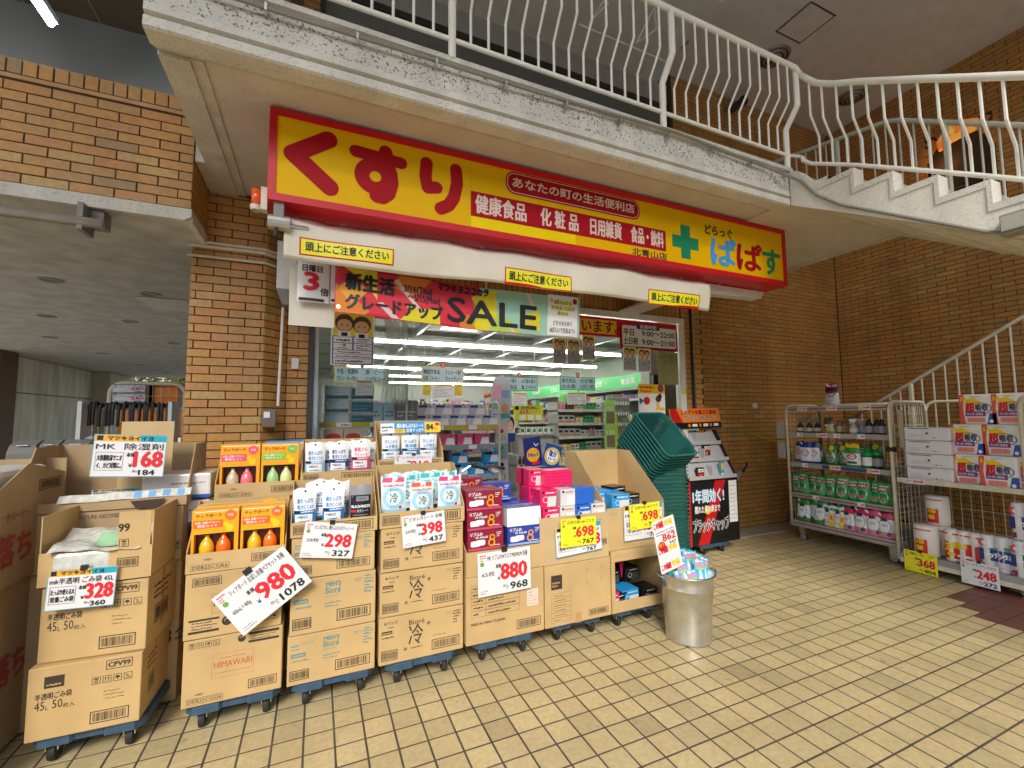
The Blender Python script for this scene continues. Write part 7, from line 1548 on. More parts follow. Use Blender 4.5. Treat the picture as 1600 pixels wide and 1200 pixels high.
# tissue box packs
for i in range(4):
    z = zs2+.142*i; t = T('tissue_box_pack', ('lowest','second lowest','second highest','topmost')[i]+' white wrapped tissue pack on the near trolley','tissue pack',(6.06,y2(1462,5.99),z),R(-90+(-1,1,0,1)[i]))
    m = L_(t); m.box(-.22,-.12,0,.17,.14,.138,mat('film_wrap_white','#e6e6ea',rough=.16,var=.04,coat=.5,bump=.6,bscale=16)); m.build('pack',bevel=.012); m = L_(t); Fq = Fr((-.21,-.121,0),(1.,0,0),(0,0,1)); m.rect(Fq,.03,.12,.21,.127,.001,P_('3a3e80')); m.lines(Fq,.03,.03,.2,.07,3,.001,P_('8088a8'),i,.2); m.disc(Fq,.19,.075,.012,.0015,P_('3a4a90'),8); m.lines(Fq,.22,.02,.31,.05,1,.001,P_('d8889a'),i+3,.2); m.rect(Fq,.245,.02,.251,.04,.0015,P_('5a3a50')); m.build('print')
# 14 pack paper towels
def art_towel(m,F,w,h):
    m.poly(F,[(0,0),(w*.16,0),(w*.10,h*.5),(w*.16,h*.98),(0,h*.98)],.001,P_('e25a4a')); m.poly(F,[(w*.16,h*.66),(w*.7,h*.66),(w*.4,h*.9),(w*.2,h*.8)],.001,YLW); m.text(F,'14',w*.06,h*.76,h*.16,P_('f2d020'),w=w*.16,d=.003,bold=.08); m.text(F,'枚',w*.24,h*.78,h*.07,P_('f2d020'),d=.003,bold=.05)
    m.text(F,'超',w*.18,h*.42,h*.28,RED2,w=w*.24,d=.003,bold=.06); m.text(F,'吸収',w*.46,h*.44,h*.22,P_('4a4a78'),w=w*.34,d=.003,bold=.05); m.ring(F,w*.54,h*.52,w*.33,w*.36,.002,P_('4a4a78'),22,.55); m.rect(F,w*.16,h*.26,w*.72,h*.42,.0015,P_('8a3a90'),4,2); m.text(F,'ペーパータオル',w*.2,h*.29,h*.09,W_,w=w*.45,d=.003,bold=.04)
    m.poly(F,[(w*.75,0),(w,0),(w,h*.36),(w*.82,h*.36)],.001,P_('2a5ab8')); m.rrect(F,w*.2,h*.06,w*.7,h*.22,h*.05,.002,P_('e88aa0')); 
    for k in range(3): m.disc(F,w*(.3+.14*k),h*.14,h*.05,.003,ORA,8)
    m.disc(F,w*.86,h*.10,h*.06,.003,W_,8); m.lines(F,w*.32,h*.90,w*.62,h*.95,1,.002,GRP,3,.4)
def towel(lab, px, z, X=5.99, rz=0):
    t = T('paper_towel_pack',lab,'paper towel pack',(X+.06,y2(px,X),z),R(-90+rz)); m = L_(t); m.box(-.115,-.06,0,.115,.08,.225,mat('film_wrap_towel','#eeeeec',rough=.18,var=.04,coat=.5,bump=.6,bscale=18)); m.build('pack',bevel=.02); m = L_(t); Fq = Fr((-.115,-.0605,0),(1,0,0),(0,0,1)); art_towel(m,Fq,.23,.225); m.build('print'); return t
tw = towel('paper towel pack with big red 超, front right on the upper shelf',1563,zs2,5.95); tw.scale = (1.16,1.1,1.33)
for (px,z,X,lab) in ((1517,zs2,5.99,'paper towel pack low at the left of its group on the near trolley'),(1517,zs2+.30,6.03,'paper towel pack in the middle layer, left'),(1572,zs2+.30,6.03,'paper towel pack in the middle layer, right'),(1538,zs2+.60,6.05,'topmost paper towel pack, left, on the near trolley'),(1592,zs2+.60,6.05,'topmost paper towel pack, right, on the near trolley'),(1615,zs2,6.0,'paper towel pack at the near end of the upper shelf'),(1622,zs2+.30,6.04,'paper towel pack at the near end of the middle layer')): dup(tw,(X+.06,y2(px,X),z),R(-90),lab)
# rolls on the deck
zd2 = .18
def rollpack(lab, px, z, w, h, c, art, X=5.97, rad=.055, name='kitchen_roll_pack'):
    t = T(name,lab,'roll pack',(X+.07,y2(px,X),z),R(-90)); n = max(1,int(round(w/(rad*2))))
    m = L_(t)
    for i in range(n): m.lathe([(0,0),(rad*.9,.003),(rad,.02),(rad,h-.02),(rad*.9,h-.004),(.02,h),(0,h-.006)],c,c=(-w/2+rad+i*(w-2*rad)/max(1,n-1) if n > 1 else 0,0,0),n=20)
    m.build('rolls',smooth=True); F = Fr((-w/2,-rad-.001,0),(1,0,0),(0,0,1)); F.warp = (lambda x,y: -(.004+.010*abs(math.sin(math.pi*n*x/w-math.pi/2)))*1.0) if n > 1 else (lambda x,y: -rad+math.sqrt(max(0,rad*rad-(x-w/2)**2)) if abs(x-w/2) < rad else -rad)
    F.warp = (lambda w_: (lambda x,y: w_(x,y)+.003))(F.warp)
    m = L_(t); art(m,F,w,h); m.build('print'); return t
CRM = P_('ece6dc',.4,.1)
def art_3(m,F,w,h): m.rect(F,w*.05,h*.12,w*.85,h*.62,.001,P_('d81c28'),8,4); m.text(F,'3',w*.07,h*.34,h*.26,P_('f2d020'),w=w*.12,d=.003,bold=.08); m.text(F,'倍巻き',w*.2,h*.44,h*.18,YLW,w=w*.42,d=.003,bold=.06); m.text(F,'1',w*.86,h*.15,h*.5,RED2,w=w*.08,d=.003,bold=.08); m.rect(F,w*.02,h*.84,w*.98,h*.88,.001,RED2,8,1); m.disc(F,w*.2,h*.25,h*.1,.003,YLW,10,h*.07); m.rect(F,w*.36,h*.2,w*.75,h*.27,.003,W_,4,1)
def art_one(m,F,w,h): m.rect(F,w*.22,h*.10,w*.72,h*.56,.001,P_('d81c28'),5,3); m.text(F,'3倍',w*.27,h*.42,h*.13,YLW,w=w*.34,d=.003,bold=.08); m.rect(F,w*.28,h*.22,w*.56,h*.36,.003,YLW,3,1); m.rect(F,w*.14,h*.84,w*.86,h*.88,.001,P_('c86050'),5,1)
rollpack('big single kitchen roll with red label standing at the front left of the deck',1436,zd2,.21,.33,CRM,art_one,5.96,.105); rollpack('single kitchen roll with red label standing on another behind the front one',1457,zd2+.31,.20,.32,CRM,art_one,6.16,.10); rollpack('single kitchen roll under the upper one at the left rear of the deck',1457,zd2,.20,.308,CRM,art_one,6.16,.10)
rollpack('red and yellow triple roll pack in the middle of the near trolley deck',1494,zd2,.30,.33,CRM,art_3,5.97)
def art_kt(m,F,w,h): m.rect(F,0,h*.30,w,h*.62,.001,P_('1c3a8c'),8,3); m.poly(F,[(w*.15,h*.62),(w,h*.66),(w,h*.76),(w*.6,h*.72)],.0012,P_('4aa890')); m.text(F,'キッチンタオル',w*.14,h*.38,h*.16,W_,w=w*.72,d=.003,bold=.07); m.disc(F,w*.12,h*.78,h*.11,.002,P_('d84860'),12); m.disc(F,w*.12,h*.78,h*.05,.003,W_,8); m.lines(F,w*.3,h*.12,w*.6,h*.2,1,.002,P_('c89090'),3,.3); m.disc(F,w*.74,h*.12,h*.06,.002,PNK,10); m.rect(F,w*.05,h*.06,w*.13,h*.2,.002,P_('7a2a50'))
kp = rollpack('blue and white kitchen towel pack marked キッチンタオル on the near trolley deck',1553,zd2,.31,.34,P_('e6e4e6',.2,.3),art_kt,5.95)
dup(kp,(5.99,y2(1607,5.95),zd2),R(-90),'blue and white kitchen towel pack partly behind the near frame'); dup(kp,(6.0,y2(1610,5.95),zd2+.345),R(-90),'upper blue and white kitchen towel pack at the near frame'); rollpack('pale roll pack half hidden left of the red and yellow triple pack',1474,zd2,.11,.30,CRM,art_3,6.12)
def cardx(label, tl, tr, bl, X, **k):
    a, b, c = at(*tl,x=X), at(*tr,x=X), at(*bl,x=X); u = b-a; v = a-c; w, h = u.length, v.length; v = (v-u*(v.dot(u)/u.length_squared)).normalized(); return card(label, Fr(tuple(a-v*h),tuple(u),tuple(v)), w, h, **k)
cardx('yellow price card 368 on the deck edge of the near trolley',(1412,857),(1464,869),(1414,889),5.90,title='肌ケア',unit='',price='368',sub='404',yellow=True)
cardx('white price card 248 on the deck edge of the near trolley',(1500,873),(1560,886),(1503,909),5.90,title='ビーナキッチンタオル',unit='',price='248',sub='272')
# dark panel behind clear packs: brown card at the near frame
m = M(); m.box(5.99,2.80,1.32,6.0,2.84,1.74,P_('b8aa90',.6,0)); tag(m.build('card_strip'),'upright beige card inside the near frame of the far trolley','card')
# ------------------------------------------------------------------ shop interior
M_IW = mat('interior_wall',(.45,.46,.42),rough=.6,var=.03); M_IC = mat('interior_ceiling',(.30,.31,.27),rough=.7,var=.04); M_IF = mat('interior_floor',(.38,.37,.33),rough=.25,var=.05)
m = M(); m.box(-.08,4.5,.0,8.3,15,.012,M_IF); struct('shop_floor',m)
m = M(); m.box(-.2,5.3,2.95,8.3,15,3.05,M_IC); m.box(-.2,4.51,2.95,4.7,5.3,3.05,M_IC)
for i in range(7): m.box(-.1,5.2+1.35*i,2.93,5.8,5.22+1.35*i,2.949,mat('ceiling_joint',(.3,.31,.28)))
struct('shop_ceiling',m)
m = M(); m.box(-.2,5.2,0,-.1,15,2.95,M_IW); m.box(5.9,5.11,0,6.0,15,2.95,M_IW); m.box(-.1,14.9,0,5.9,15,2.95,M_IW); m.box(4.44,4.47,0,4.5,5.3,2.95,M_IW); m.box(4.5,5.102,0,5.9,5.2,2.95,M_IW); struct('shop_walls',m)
M_TUB = mat('shop_tube_light',(1,1,.93),var=0,emit=14)
t = T('tube_light','unseen tube light row added inside the shop window head for brightness','tube light',(2.2,4.8,2.86)); m = M(t); m.box(.2,4.75,2.885,4.3,4.85,2.92,MWB); m.build('fitting'); m = M(t); m.tube([(.2,4.8,2.865),(4.3,4.8,2.865)],.02,M_TUB,n=8); m.build('tube')  # hidden row, added to light the aisle signs and window display
for i, (a, b) in enumerate((((640,538),(972,556)),((650,562),(931,575)),((640,577),(873,586)),((640,590),(830,594)),((640,599),(790,603)),((640,606),(770,609)))):
    p, q_ = at(*a,z=2.76), at(*b,z=2.76); y = (p.y+q_.y)/2
    t = T('tube_light',ORD[i]+' continuous tube light row from the entrance inside the shop','tube light',((p.x+q_.x)/2,y,2.78)); m = M(t); m.box(.15+.2*i,y-.05,2.80,q_.x,y+.05,2.84,MWB); m.build('fitting'); m = M(t); m.tube([(.15+.2*i,y,2.775),(q_.x,y,2.775)],.022,M_TUB,n=8); m.build('tube')
    for x in (1.2,3.4): m = M(t); m.tube([(x,y,2.84),(x,y,2.95)],.006,M_STEEL,n=4); m.build('hanger')
t = T('air_conditioner','square ceiling air conditioner panel inside the shop','air conditioner',(1.8,5.7,2.93)); m = M(t); m.box(1.35,5.35,2.90,2.15,6.0,2.929,M_IW); m.build('panel'); m = M(t); m.box(1.5,5.5,2.895,2.0,5.85,2.899,GRP); m.build('grille')
# shelving units
SHG = mat('gondola_white',(.42,.43,.42),rough=.4,var=.04)
def unit(label, x0, x1, yb, zt, n, face='y', dep=.34, back=SHG):
    """shelving against plane yb (face='y', opens to -Y) or against x plane (face='x', opens to -X, x0..x1 are y values)"""
    t = T('shelving_unit',label,'shelving',((x0+x1)/2,yb,0) if face == 'y' else (yb,(x0+x1)/2,0))
    B = (lambda a,b,c,d,e,f: (a,yb-e,c,b,yb-d,f)) if face == 'y' else (lambda a,b,c,d,e,f: (yb-e,a,c,yb-d,b,f))
    m = M(t); m.box(*B(x0,x1,0,-.02,.0,zt),back); m.build('back_panel')
    for k in range(n):
        z = .12+(zt-.25)*k/(n-1); m = M(t); m.box(*B(x0,x1,z-.02,.001,dep,z),SHG); m.build('shelf'); m = M(t); m.box(*B(x0,x1,z-.03,dep+.001,dep+.006,z+.012),mat('price_rail_pale',(.70,.70,.64),rough=.3)); m.build('price_rail')
    for x in (x0,x1-.02): m = M(t); m.box(*B(x,x+.02,0,.0,dep*.9,zt),SHG); m.build('side_panel')
    return [.12+(zt-.25)*k/(n-1) for k in range(n)]
rr = random.Random(17); GP = []
for nm, lab, (w, h, d), c in (('medicine_box','small white medicine box on the shelves inside the shop',(.07,.10,.04),P_('e8e8e4')),('medicine_box','small green medicine box on the shelves inside the shop',(.06,.12,.04),P_('4fae5c')),('medicine_box','small blue medicine box on the shelves inside the shop',(.08,.09,.04),P_('3f78b8')),
    ('medicine_box','small red medicine box on the shelves inside the shop',(.07,.11,.04),P_('c0303a')),('medicine_box','small yellow medicine box on the shelves inside the shop',(.06,.10,.04),P_('d8c040')),('bottle','small brown bottle on the shelves inside the shop',(.05,.12,.05),P_('5a3a22')),('bottle','small pink bottle on the shelves inside the shop',(.05,.14,.05),P_('d890a8')),('pack','silver pack on the shelves inside the shop',(.09,.13,.04),P_('b8bcbe'))):
    m = M()
    if nm == 'bottle': m.lathe([(0,0),(w/2,0),(w/2,h*.65),(w*.25,h*.8),(w*.25,h),(0,h)],c,n=8)
    else:
        m.box(-w/2,-d/2,0,w/2,d/2,h,c); m.box(-w*.4,-d/2-.001,h*.55,w*.3,-d/2,h*.8,rr.choice((W_,RED2,DBL,BLK))); m.box(-w*.35,-d/2-.001,h*.2,w*.4,-d/2,h*.35,rr.choice((W_,GRE,ORA)))
    GP.append((m, nm, lab, w))
first = {}
def goods(x0, x1, yb, z, face='y', dep=.30, gap=1.3, wh='', sh=0):
    x = x0+.05; cnt = 0
    while x < x1-.05:
        m, nm, lab, w = rr.choice(GP)
        for _ in range(rr.choice((2,3,3,4))):
            if x > x1-.05: break
            loc = (x,yb-dep,z) if face == 'y' else (yb-dep,x,z); rz = 0 if face == 'y' else R(-90)
            cnt += 1; lb = lab.replace(' on the shelves inside the shop', ', '+(TEN[cnt] if cnt <= 20 else 'twenty '+TEN[cnt-20] if cnt < 40 else 'last')+' along the '+ORD[sh]+' shelf of the '+wh)
            if lab not in first:
                o = m.build(nm); tag(o,lab,'small goods','small goods on the shelves inside the shop'); first[lab] = o
            else: o = first[lab].copy(); COL.objects.link(o)
            o['label'] = lb; o.location = loc; o.rotation_euler = (0,0,rz+R(rr.uniform(-4,4))); x += w*gap+.006
for (y0, y1) in ((5.3,7.1),(7.12,9.0)):
    zs = unit('wall shelving under the green band, %s the entrance' % ('nearest' if y0 < 6 else 'farther from'),y0,y1,5.88,2.15,6,'x',.42)
    for k_, z in enumerate(zs[2:]): goods(y0,y1,5.88,z+.002,'x',.38,1.15,('nearer' if y0 < 6 else 'farther')+' wall shelving',k_+2)
zs = unit('grey shelving of medicines facing the doorway left of the lime green panel',3.42,4.28,6.35,1.93,9)
for k_, z in enumerate(zs[3:]): goods(3.42,4.28,6.35,z+.002,gap=1.05,wh='medicine shelving',sh=k_+3)
zs = unit('shelving facing the doorway behind the yellow display',2.75,3.7,8.4,2.0,6)
for k_, z in enumerate(zs[3:]): goods(2.75,3.7,8.4,z+.002,gap=1.15,wh='yellow display shelving',sh=k_+3)
zs = unit('shelving behind the mask box cage inside the shop',1.1,2.5,7.6,1.98,5)
for k_, z in enumerate(zs[3:]): goods(1.1,2.5,7.6,z+.002,gap=1.15,wh='mask cage shelving',sh=k_+3)
zs = unit('long shelving across the back of the shop',.1,5.4,10.2,2.05,6); m = M(); rr2 = random.Random(5); CC = [P_(c) for c in ('e8e8e4','4fae5c','3f78b8','c0303a','d8c040','5a3a22','d890a8','b8bcbe','20242c')]
for z in zs[2:]:
    x = .15
    while x < 5.3: w = rr2.uniform(.05,.11); m.box(x,9.87,z+.002,x+w,9.93,z+rr2.uniform(.10,.22),rr2.choice(CC)); x += w+.008
tag(m.build('shelf_goods',kind='stuff'),'rows of tiny coloured goods on the long shelving at the back of the shop','goods')
for k in range(6): m = M(); m.box(.3+.95*k,5.0,2.86,.34+.95*k,13,2.93,GRP); tag(m.build('ceiling_rail'),ORD[k]+' grey ceiling rail from the left inside the shop','rail')
m = M(); m.box(-.05,8.5,0,.9,8.6,1.9,SHG); tag(m.build('partition'),'pale low partition deep inside the shop','partition')
for (a_, b_, yy, zt_, n_, nm_) in ((1.95,2.75,6.6,1.62,5,'middle gondola'),(2.45,3.25,5.75,1.18,4,'low front gondola'),(1.0,1.9,6.9,1.75,5,'gondola behind cage')):
    zs = unit('white shelving facing the doorway, the '+nm_,a_,b_,yy,zt_,n_)
    for k_, z in enumerate(zs[1:]): goods(a_,b_,yy,z+.002,gap=1.05,wh=nm_,sh=k_+1)
# green fascia bands
for (y0, y1, lab) in ((5.25,8.6,'bright green lit band with white words along the right inner wall'),(8.7,12.5,'farther green lit band along the right inner wall')):
    t = T('green_band',lab,'sign band',(5.5,(y0+y1)/2,2.3)); m = M(t); m.box(5.46,y0,2.25,5.50,y1,2.50,mat('green_light_band',(.02,.42,.10),rough=.3,emit=.35)); m.box(5.46,y0,2.2,5.88,y1,2.245,SHG); m.build('board')
    Fb = Fr((5.457,y1-.1,2.25),(0,-1,0),(0,0,1)); m = M(t)
    for k, s_ in enumerate(('かぜ薬','胃腸薬','ビタミン')): m.text(Fb,s_,.35+1.05*k,.07,.11,W_,w=.42,bold=.04); m.disc(Fb,.92+1.05*k,.12,.03,.001,YLW,6)
    m.build('lettering')
# aisle signs
SKY = P_('b9d8e4',.4,.1)
for (a, b, num, l1, l2, r1, r2, lab, c) in (((522,572),(608,590),'1','牛乳・乳飲料','プリン・ヨーグルト','酒・ビール','ノンアルコール','leftmost hanging aisle sign with yellow edge above the bottled drinks',YLW),((658,573),(725,598),'2','機能性食品','お茶・コーヒー','チョコレート菓子','キャンディー','hanging aisle sign with yellow edge and the words 機能性食品',YLW),
    ((782,588),(840,606),'3','スナック菓子','健康食品','お子様の菓子','麺 コンタクト','hanging aisle sign with green edge left of the medicine shelves',GRE),((875,588),(930,606),'4','衛生用品','のみ薬','かぜ薬','ビタミン剤','rightmost hanging aisle sign with green edge',GRE)):
    p, q_ = at(*a,y=6.0), at(*b,y=6.0); x0, z1 = p.x, p.z; w, h = q_.x-x0, p.z-q_.z+.0; h = .21
    t = T('aisle_sign',lab,'aisle sign',(x0+w/2,6,z1)); F = FX(x0,6.0,z1-h); m = M(t); m.fbox(F,0,0,w,h,-.02,0,c); m.build('board')
    m = M(t); m.rect(F,.012,.012,w-.012,h-.012,.001,SKY); 
    for s_, u, v in ((l1,.05,.55),(l2,.05,.12),(r1,.56,.55),(r2,.56,.12)): m.text(F,s_,w*u,h*v,.062,P_('3a4a5c'),w=w*.38,d=.002,bold=.02)
    m.disc(F,w*.5,h+.035,.04,.0,P_('c05038'),14); m.text(F,num,w*.5,h+.01,.05,W_,d=.001,anchor='c'); m.build('lettering')
    m = M(t); m.tube([(x0+.05,6,z1),(x0+.05,6,2.95)],.003,M_STEEL,n=4); m.tube([(x0+w-.05,6,z1),(x0+w-.05,6,2.95)],.003,M_STEEL,n=4); m.build('hanger')
for (a, b, lab) in (((676,600),(708,622),'white flyer sheet under the second aisle sign'),((800,613),(824,634),'grey flyer sheet under the third aisle sign'),((886,613),(916,632),'grey flyer sheet under the rightmost aisle sign'),((556,594),(583,618),'white flyer sheet above the silver boxes'),((661,600),(673,617),'small yellow and white flyer left of the white flyer sheet'),((710,600),(722,618),'small red and yellow flyer right of the white flyer sheet')):
    y = 5.98 if a[0] != 556 else 4.62; p, q_ = at(*a,y=y), at(*b,y=y); F = FX(p.x,y,q_.z); w, h = q_.x-p.x, p.z-q_.z; t = T('flyer',lab,'flyer',(p.x,y,p.z)); m = M(t); m.fbox(F,0,0,w,h,-.002,0,YLW if 'yellow' in lab else W_); m.build('sheet'); m = M(t); m.lines(F,w*.06,h*.06,w*.94,h*.94,8,.001,GRP,5,.35); m.rect(F,w*.06,h*.86,w*.94,h*.96,.0015,ORA); m.build('print')
# window display A: silver tissue boxes
t = T('window_display_shelf','two level steel display shelf inside the left window','display shelf',(.42,4.95,1.6)); x0, x1, y0 = .02, .86, 4.72
m = M(t); m.box(x0,y0,1.60,x1,y0+.35,1.62,SHG); m.box(x0,y0,1.36,x1,y0+.35,1.375,SHG); m.build('shelf'); m = M(t); F = FX(x0,y0-.003,1.605); m.fbox(F,0,0,x1-x0,.05,-.003,0,P_('c8b43a',.4,.1)); 
for k in (.22,.62,.78): m.rect(F,k*.8-.02,.004,k*.8+.12,.046,.001,W_); m.lines(F,k*.8+.02,.01,k*.8+.11,.035,1,.002,M_RED,4,.7)
m.build('price_rail')
for x in (x0,x1): m = M(t); m.box(x-.012,y0,0,x+.012,y0+.02,2.06,M_STEEL); m.build('upright')
SLV = mat('silver_film','#c4ccd2',rough=.16,metal=.35,var=.4,scale=5,bump=.4,bscale=8)
for c in range(2):
    for r in range(3):
        t = T('film_box','silver wrapped box, %s row, %s column, in the left window' % (('bottom','middle','top')[r],('left','right')[c]),'box',(x0+.16+.24*c,y0+.12,1.622+.135*r)); m = L_(t); m.box(-.115,-.1,0,.115,.1,.13,SLV); m.build('pack',bevel=.012)
        m = L_(t); Fq = Fr((-.115,-.1005,0),(1,0,0),(0,0,1)); m.rect(Fq,.01,.0,.22,.10 if c else .03,.0008,P_('4a7088',.15,.6)); m.lines(Fq,.02,.02,.2,.08,2,.0014,P_('58b0c0'),r,.3); m.build('print')
for i in range(4):
    c = P_('a8c8dc') if i < 2 else P_('8c8a86'); t = T('tissue_bag',('light blue tissue box left','light blue tissue box right','grey tissue bag left','grey tissue bag right')[i]+' of its pair in the left window','box',(x0+.46+.12*i-.0,y0+.12,1.622)); m = L_(t); m.box(.03,-.08,0,.145,.08,.24 if i < 2 else .26,c); m.build('pack',bevel=.01); m = L_(t); Fq = Fr((.03,-.081,0),(1,0,0),(0,0,1)); m.lines(Fq,.02,.08,.1,.16,2,.001,P_('3a5a78') if i < 2 else W_,i,.4); m.build('print')
for i, (c, c2) in enumerate(((P_('d8b8b0'),P_('c04a48')),(P_('d8b8b0'),P_('c04a48')),(P_('b0906a'),P_('b0906a')),(P_('4aa0b4'),P_('2a7080')))):
    t = T('boxed_goods',('white box with red oval top leftmost','white box with red oval top second','plain brown box','teal box')[i]+' under the price rail in the left window','box',(x0+.13+.185*i,y0+.1,1.376)); m = L_(t); m.box(-.085,-.08,0,.085,.08,.21 if i != 2 else .13,c); m.build('box'); m = L_(t); Fq = Fr((-.085,-.081,0),(1,0,0),(0,0,1)); m.disc(Fq,.085,.13 if i != 2 else .06,.07,.001,c2,14,.04); m.build('print')
# mask box cage B
t = T('mask_cage','grey wire shelf cage stacked with mask boxes inside the doorway','display shelf',(1.5,5.1,1)); x0, x1, y0 = .99, 2.03, 5.02; zs = (1.02,1.35,1.60,1.74)
for z in (1.02,1.37,1.60): 
    m = M(t); m.box(x0,y0,z-.02,x1,y0+.4,z,SHG); m.build('shelf'); m = M(t); F = FX(x0,y0-.004,z-.05); m.fbox(F,0,0,1.04,.055,-.003,0,P_('c8b43a',.4,.1) if z > 1.5 else P_('8a9aa0',.3,.2)); [m.rect(F,.25+.4*k,.003,.35+.4*k,.052,.002,YLW if (k == 0 and z < 1.5) else W_) for k in range(2)]; m.build('price_rail')
m = M(t); arch(m,x1,y0,0.05,y0+.4,1.88,.08,.014,M_CREAM,'y'); arch(m,x0,y0,0.05,y0+.4,1.88,.08,.014,M_CREAM,'y'); m.build('end_frame'); m = M(t)
for i in range(1,12): m.tube([(x0+(x1-x0)*i/12,y0+.4,.1),(x0+(x1-x0)*i/12,y0+.4,1.86)],.003,M_STEEL,n=4)
m.build('back_mesh')
def mbx(lab, c, band, w, h, loc):
    t = T('mask_box',lab,'mask box',loc,0,'mask boxes in the cage inside the doorway'); m = L_(t); m.box(-w/2,-.06,0,w/2,.06,h,c); m.build('box'); F = Fr((-w/2,-.061,0),(1,0,0),(0,0,1)); m = L_(t); m.poly(F,[(w*.35,h*.06),(w*.95,h*.06),(w*.9,h*.66),(w*.45,h*.66)],.001,W_); m.rect(F,0,h*.72,w*.5,h*.95,.001,band); m.disc(F,w*.7,h*.82,h*.06,.002,BLK,8); m.build('print'); return t
a_ = mbx('blue and white mask box in the two upper rows of the cage',P_('c8ccd4'),DBL,.20,.12,(x0+.14,y0+.08,1.602))
for r in range(2):
    for k in range(5 if r == 0 else 4):
        if r or k: dup(a_,(x0+.12+.205*k+.04*r,y0+.08,1.602+.122*r),0,ORD[k]+' blue and white mask box in the '+('second','top')[r]+' row of the cage')
a_ = mbx('pink and white mask box in the middle row of the cage',PNK,PNK,.19,.13,(x0+.40,y0+.08,1.372))
for k in range(1,3): dup(a_,(x0+.40+.215*k,y0+.08,1.372),0,('third','rightmost')[k-1]+' pink and white mask box in the middle row of the cage')
dup(a_,(x0+.17,y0+.08,1.372),0,'leftmost pink and white mask box in the middle row of the cage')
a_ = mbx('sky blue and black mask box in the lower rows of the cage',CYB,BLK,.19,.13,(x0+.16,y0+.08,1.022))
for k in range(1,5): dup(a_,(x0+.16+.2*k,y0+.08,1.022),0,ORD[k]+' sky blue and black mask box along the bottom row of the cage')
for k in (0,2,4): dup(a_,(x0+.16+.2*k,y0+.1,1.154),0,('left','','middle','','right')[k]+' sky blue and black mask box lying on the bottom row of the cage')
# poster column, yellow display, blue banners, shopping cart, black screen
t = T('poster_column','tall narrow poster stand with rounded top beside the mask cage','poster stand',(2.13,5.2,1)); F = FX(2.05,5.2,.3); m = M(t); m.fbox(F,0,0,.17,1.75,-.03,0,P_('c8c4c0')); m.poly(F,[(-.06,1.35),(.20,1.35),(.22,1.75),(.20,1.86),(.10,1.93),(-.02,1.88),(-.06,1.75)],.002,P_('b4c0cc')); m.build('board')
m = M(t)
for k, c in enumerate((P_('d8a8b0'),W_,P_('b8c890'),P_('c0c0c8'),P_('88a8a8'),P_('d0ccc8'))): m.rect(F,.01,.03+.21*k,.16,.22+.21*k,.003,c); m.lines(F,.02,.05+.21*k,.15,.13+.21*k,3,.004,GRP,k,.5); m.disc(F,.085,.17+.21*k,.028,.004,(BLK,GRE,RED2)[k%3],10)
m.disc(F,.13,1.50,.05,.004,P_('c89a70'),14,.07); m.rect(F,-.03,1.62,.10,1.80,.004,P_('d8a0b8')); m.rect(F,.08,1.64,.19,1.74,.0045,P_('7aa0c8')); m.rect(F,-.04,1.50,.06,1.58,.0045,P_('88b890')); m.rect(F,-.03,1.38,.2,1.44,.004,P_('3a9aa0')); m.build('print')
t = T('woman_poster','narrow poster with the smiling face of a dark haired woman','poster',(2.45,5.6,1.5)); p, q_ = at(791,648,y=5.6), at(805,690,y=5.6); F = FX(p.x,5.6,q_.z); w, h = q_.x-p.x, p.z-q_.z; m = M(t); m.fbox(F,0,0,w,h,-.003,0,P_('e8e0d8')); m.build('board'); m = M(t); m.disc(F,w*.5,h*.68,w*.42,.001,BLK,16,h*.26); m.disc(F,w*.46,h*.60,w*.30,.002,P_('e0b090'),14,h*.20); m.disc(F,w*.44,h*.50,w*.10,.003,W_,8,h*.03); m.rect(F,0,0,w,h*.32,.002,DBL); m.build('print')
t = T('yellow_display','yellow display header with tiny pill boxes lined up beneath','display stand',(3.1,6.4,1.5)); p, q_ = at(802,633,y=6.4), at(849,657,y=6.4); w, h = q_.x-p.x, p.z-q_.z; F = FX(p.x,6.4,q_.z); m = M(t); m.fbox(F,0,0,w,h,-.01,0,P_('d8d820')); m.build('header_board'); m = M(t); m.text(F,'花粉症に',w*.25,h*.72,h*.2,P_('406020'),w=w*.6,bold=.03); m.text(F,'鼻炎薬コーナー',w*.2,h*.45,h*.24,PNK,w=w*.7,bold=.04); m.disc(F,w*.12,h*.82,h*.14,.001,BLK,12); [m.rect(F,w*(.2+.27*k),h*.06,w*(.4+.27*k),h*.36,.001,W_) for k in range(3)]; m.build('lettering')
q2 = at(803,678,y=6.4); m = M(t); m.box(p.x,6.15,q2.z-.03,p.x+w+.1,6.5,q2.z,SHG); m.box(p.x,6.2,0,p.x+w+.1,6.5,q2.z-.03,P_('c8c8c0')); m.build('stand')
for k in range(6):
    tt = T('pill_box','tiny white and green pill box '+ORD[k]+' from the left under the yellow display header','small box',(p.x+.06+.1*k,6.2,q2.z),0,'pill boxes under the yellow display header'); m = L_(tt); m.box(-.035,-.02,0,.035,.02,.11,W_); m.box(-.03,-.021,.03,.02,-.0201,.08,GRE); m.build('box')
t = T('blue_banner_board','tilted navy board with a yellow disc reading No.1 above the pink boxes','sign board',(2.25,4.3,1.2)); NV = P_('14286c',.35,.2)
p, q_ = at(821,686,y=4.2), at(848,725,y=4.2); F = Fr((p.x,4.2,q_.z-.03),(1,0,.10),(-.10,0,1)); m = M(t); m.fbox(F,0,0,.20,.30,-.01,0,NV); m.build('board'); m = M(t); m.disc(F,.10,.12,.075,.001,P_('e8a828'),20); m.text(F,'No.1',.045,.10,.05,DBL,w=.11,d=.002,bold=.05); m.rect(F,.08,.02,.17,.05,.002,RED2); m.stroke(F,[(.12,.24),(.14,.21),(.17,.23)],.008,.002,W_,3); m.build('lettering')
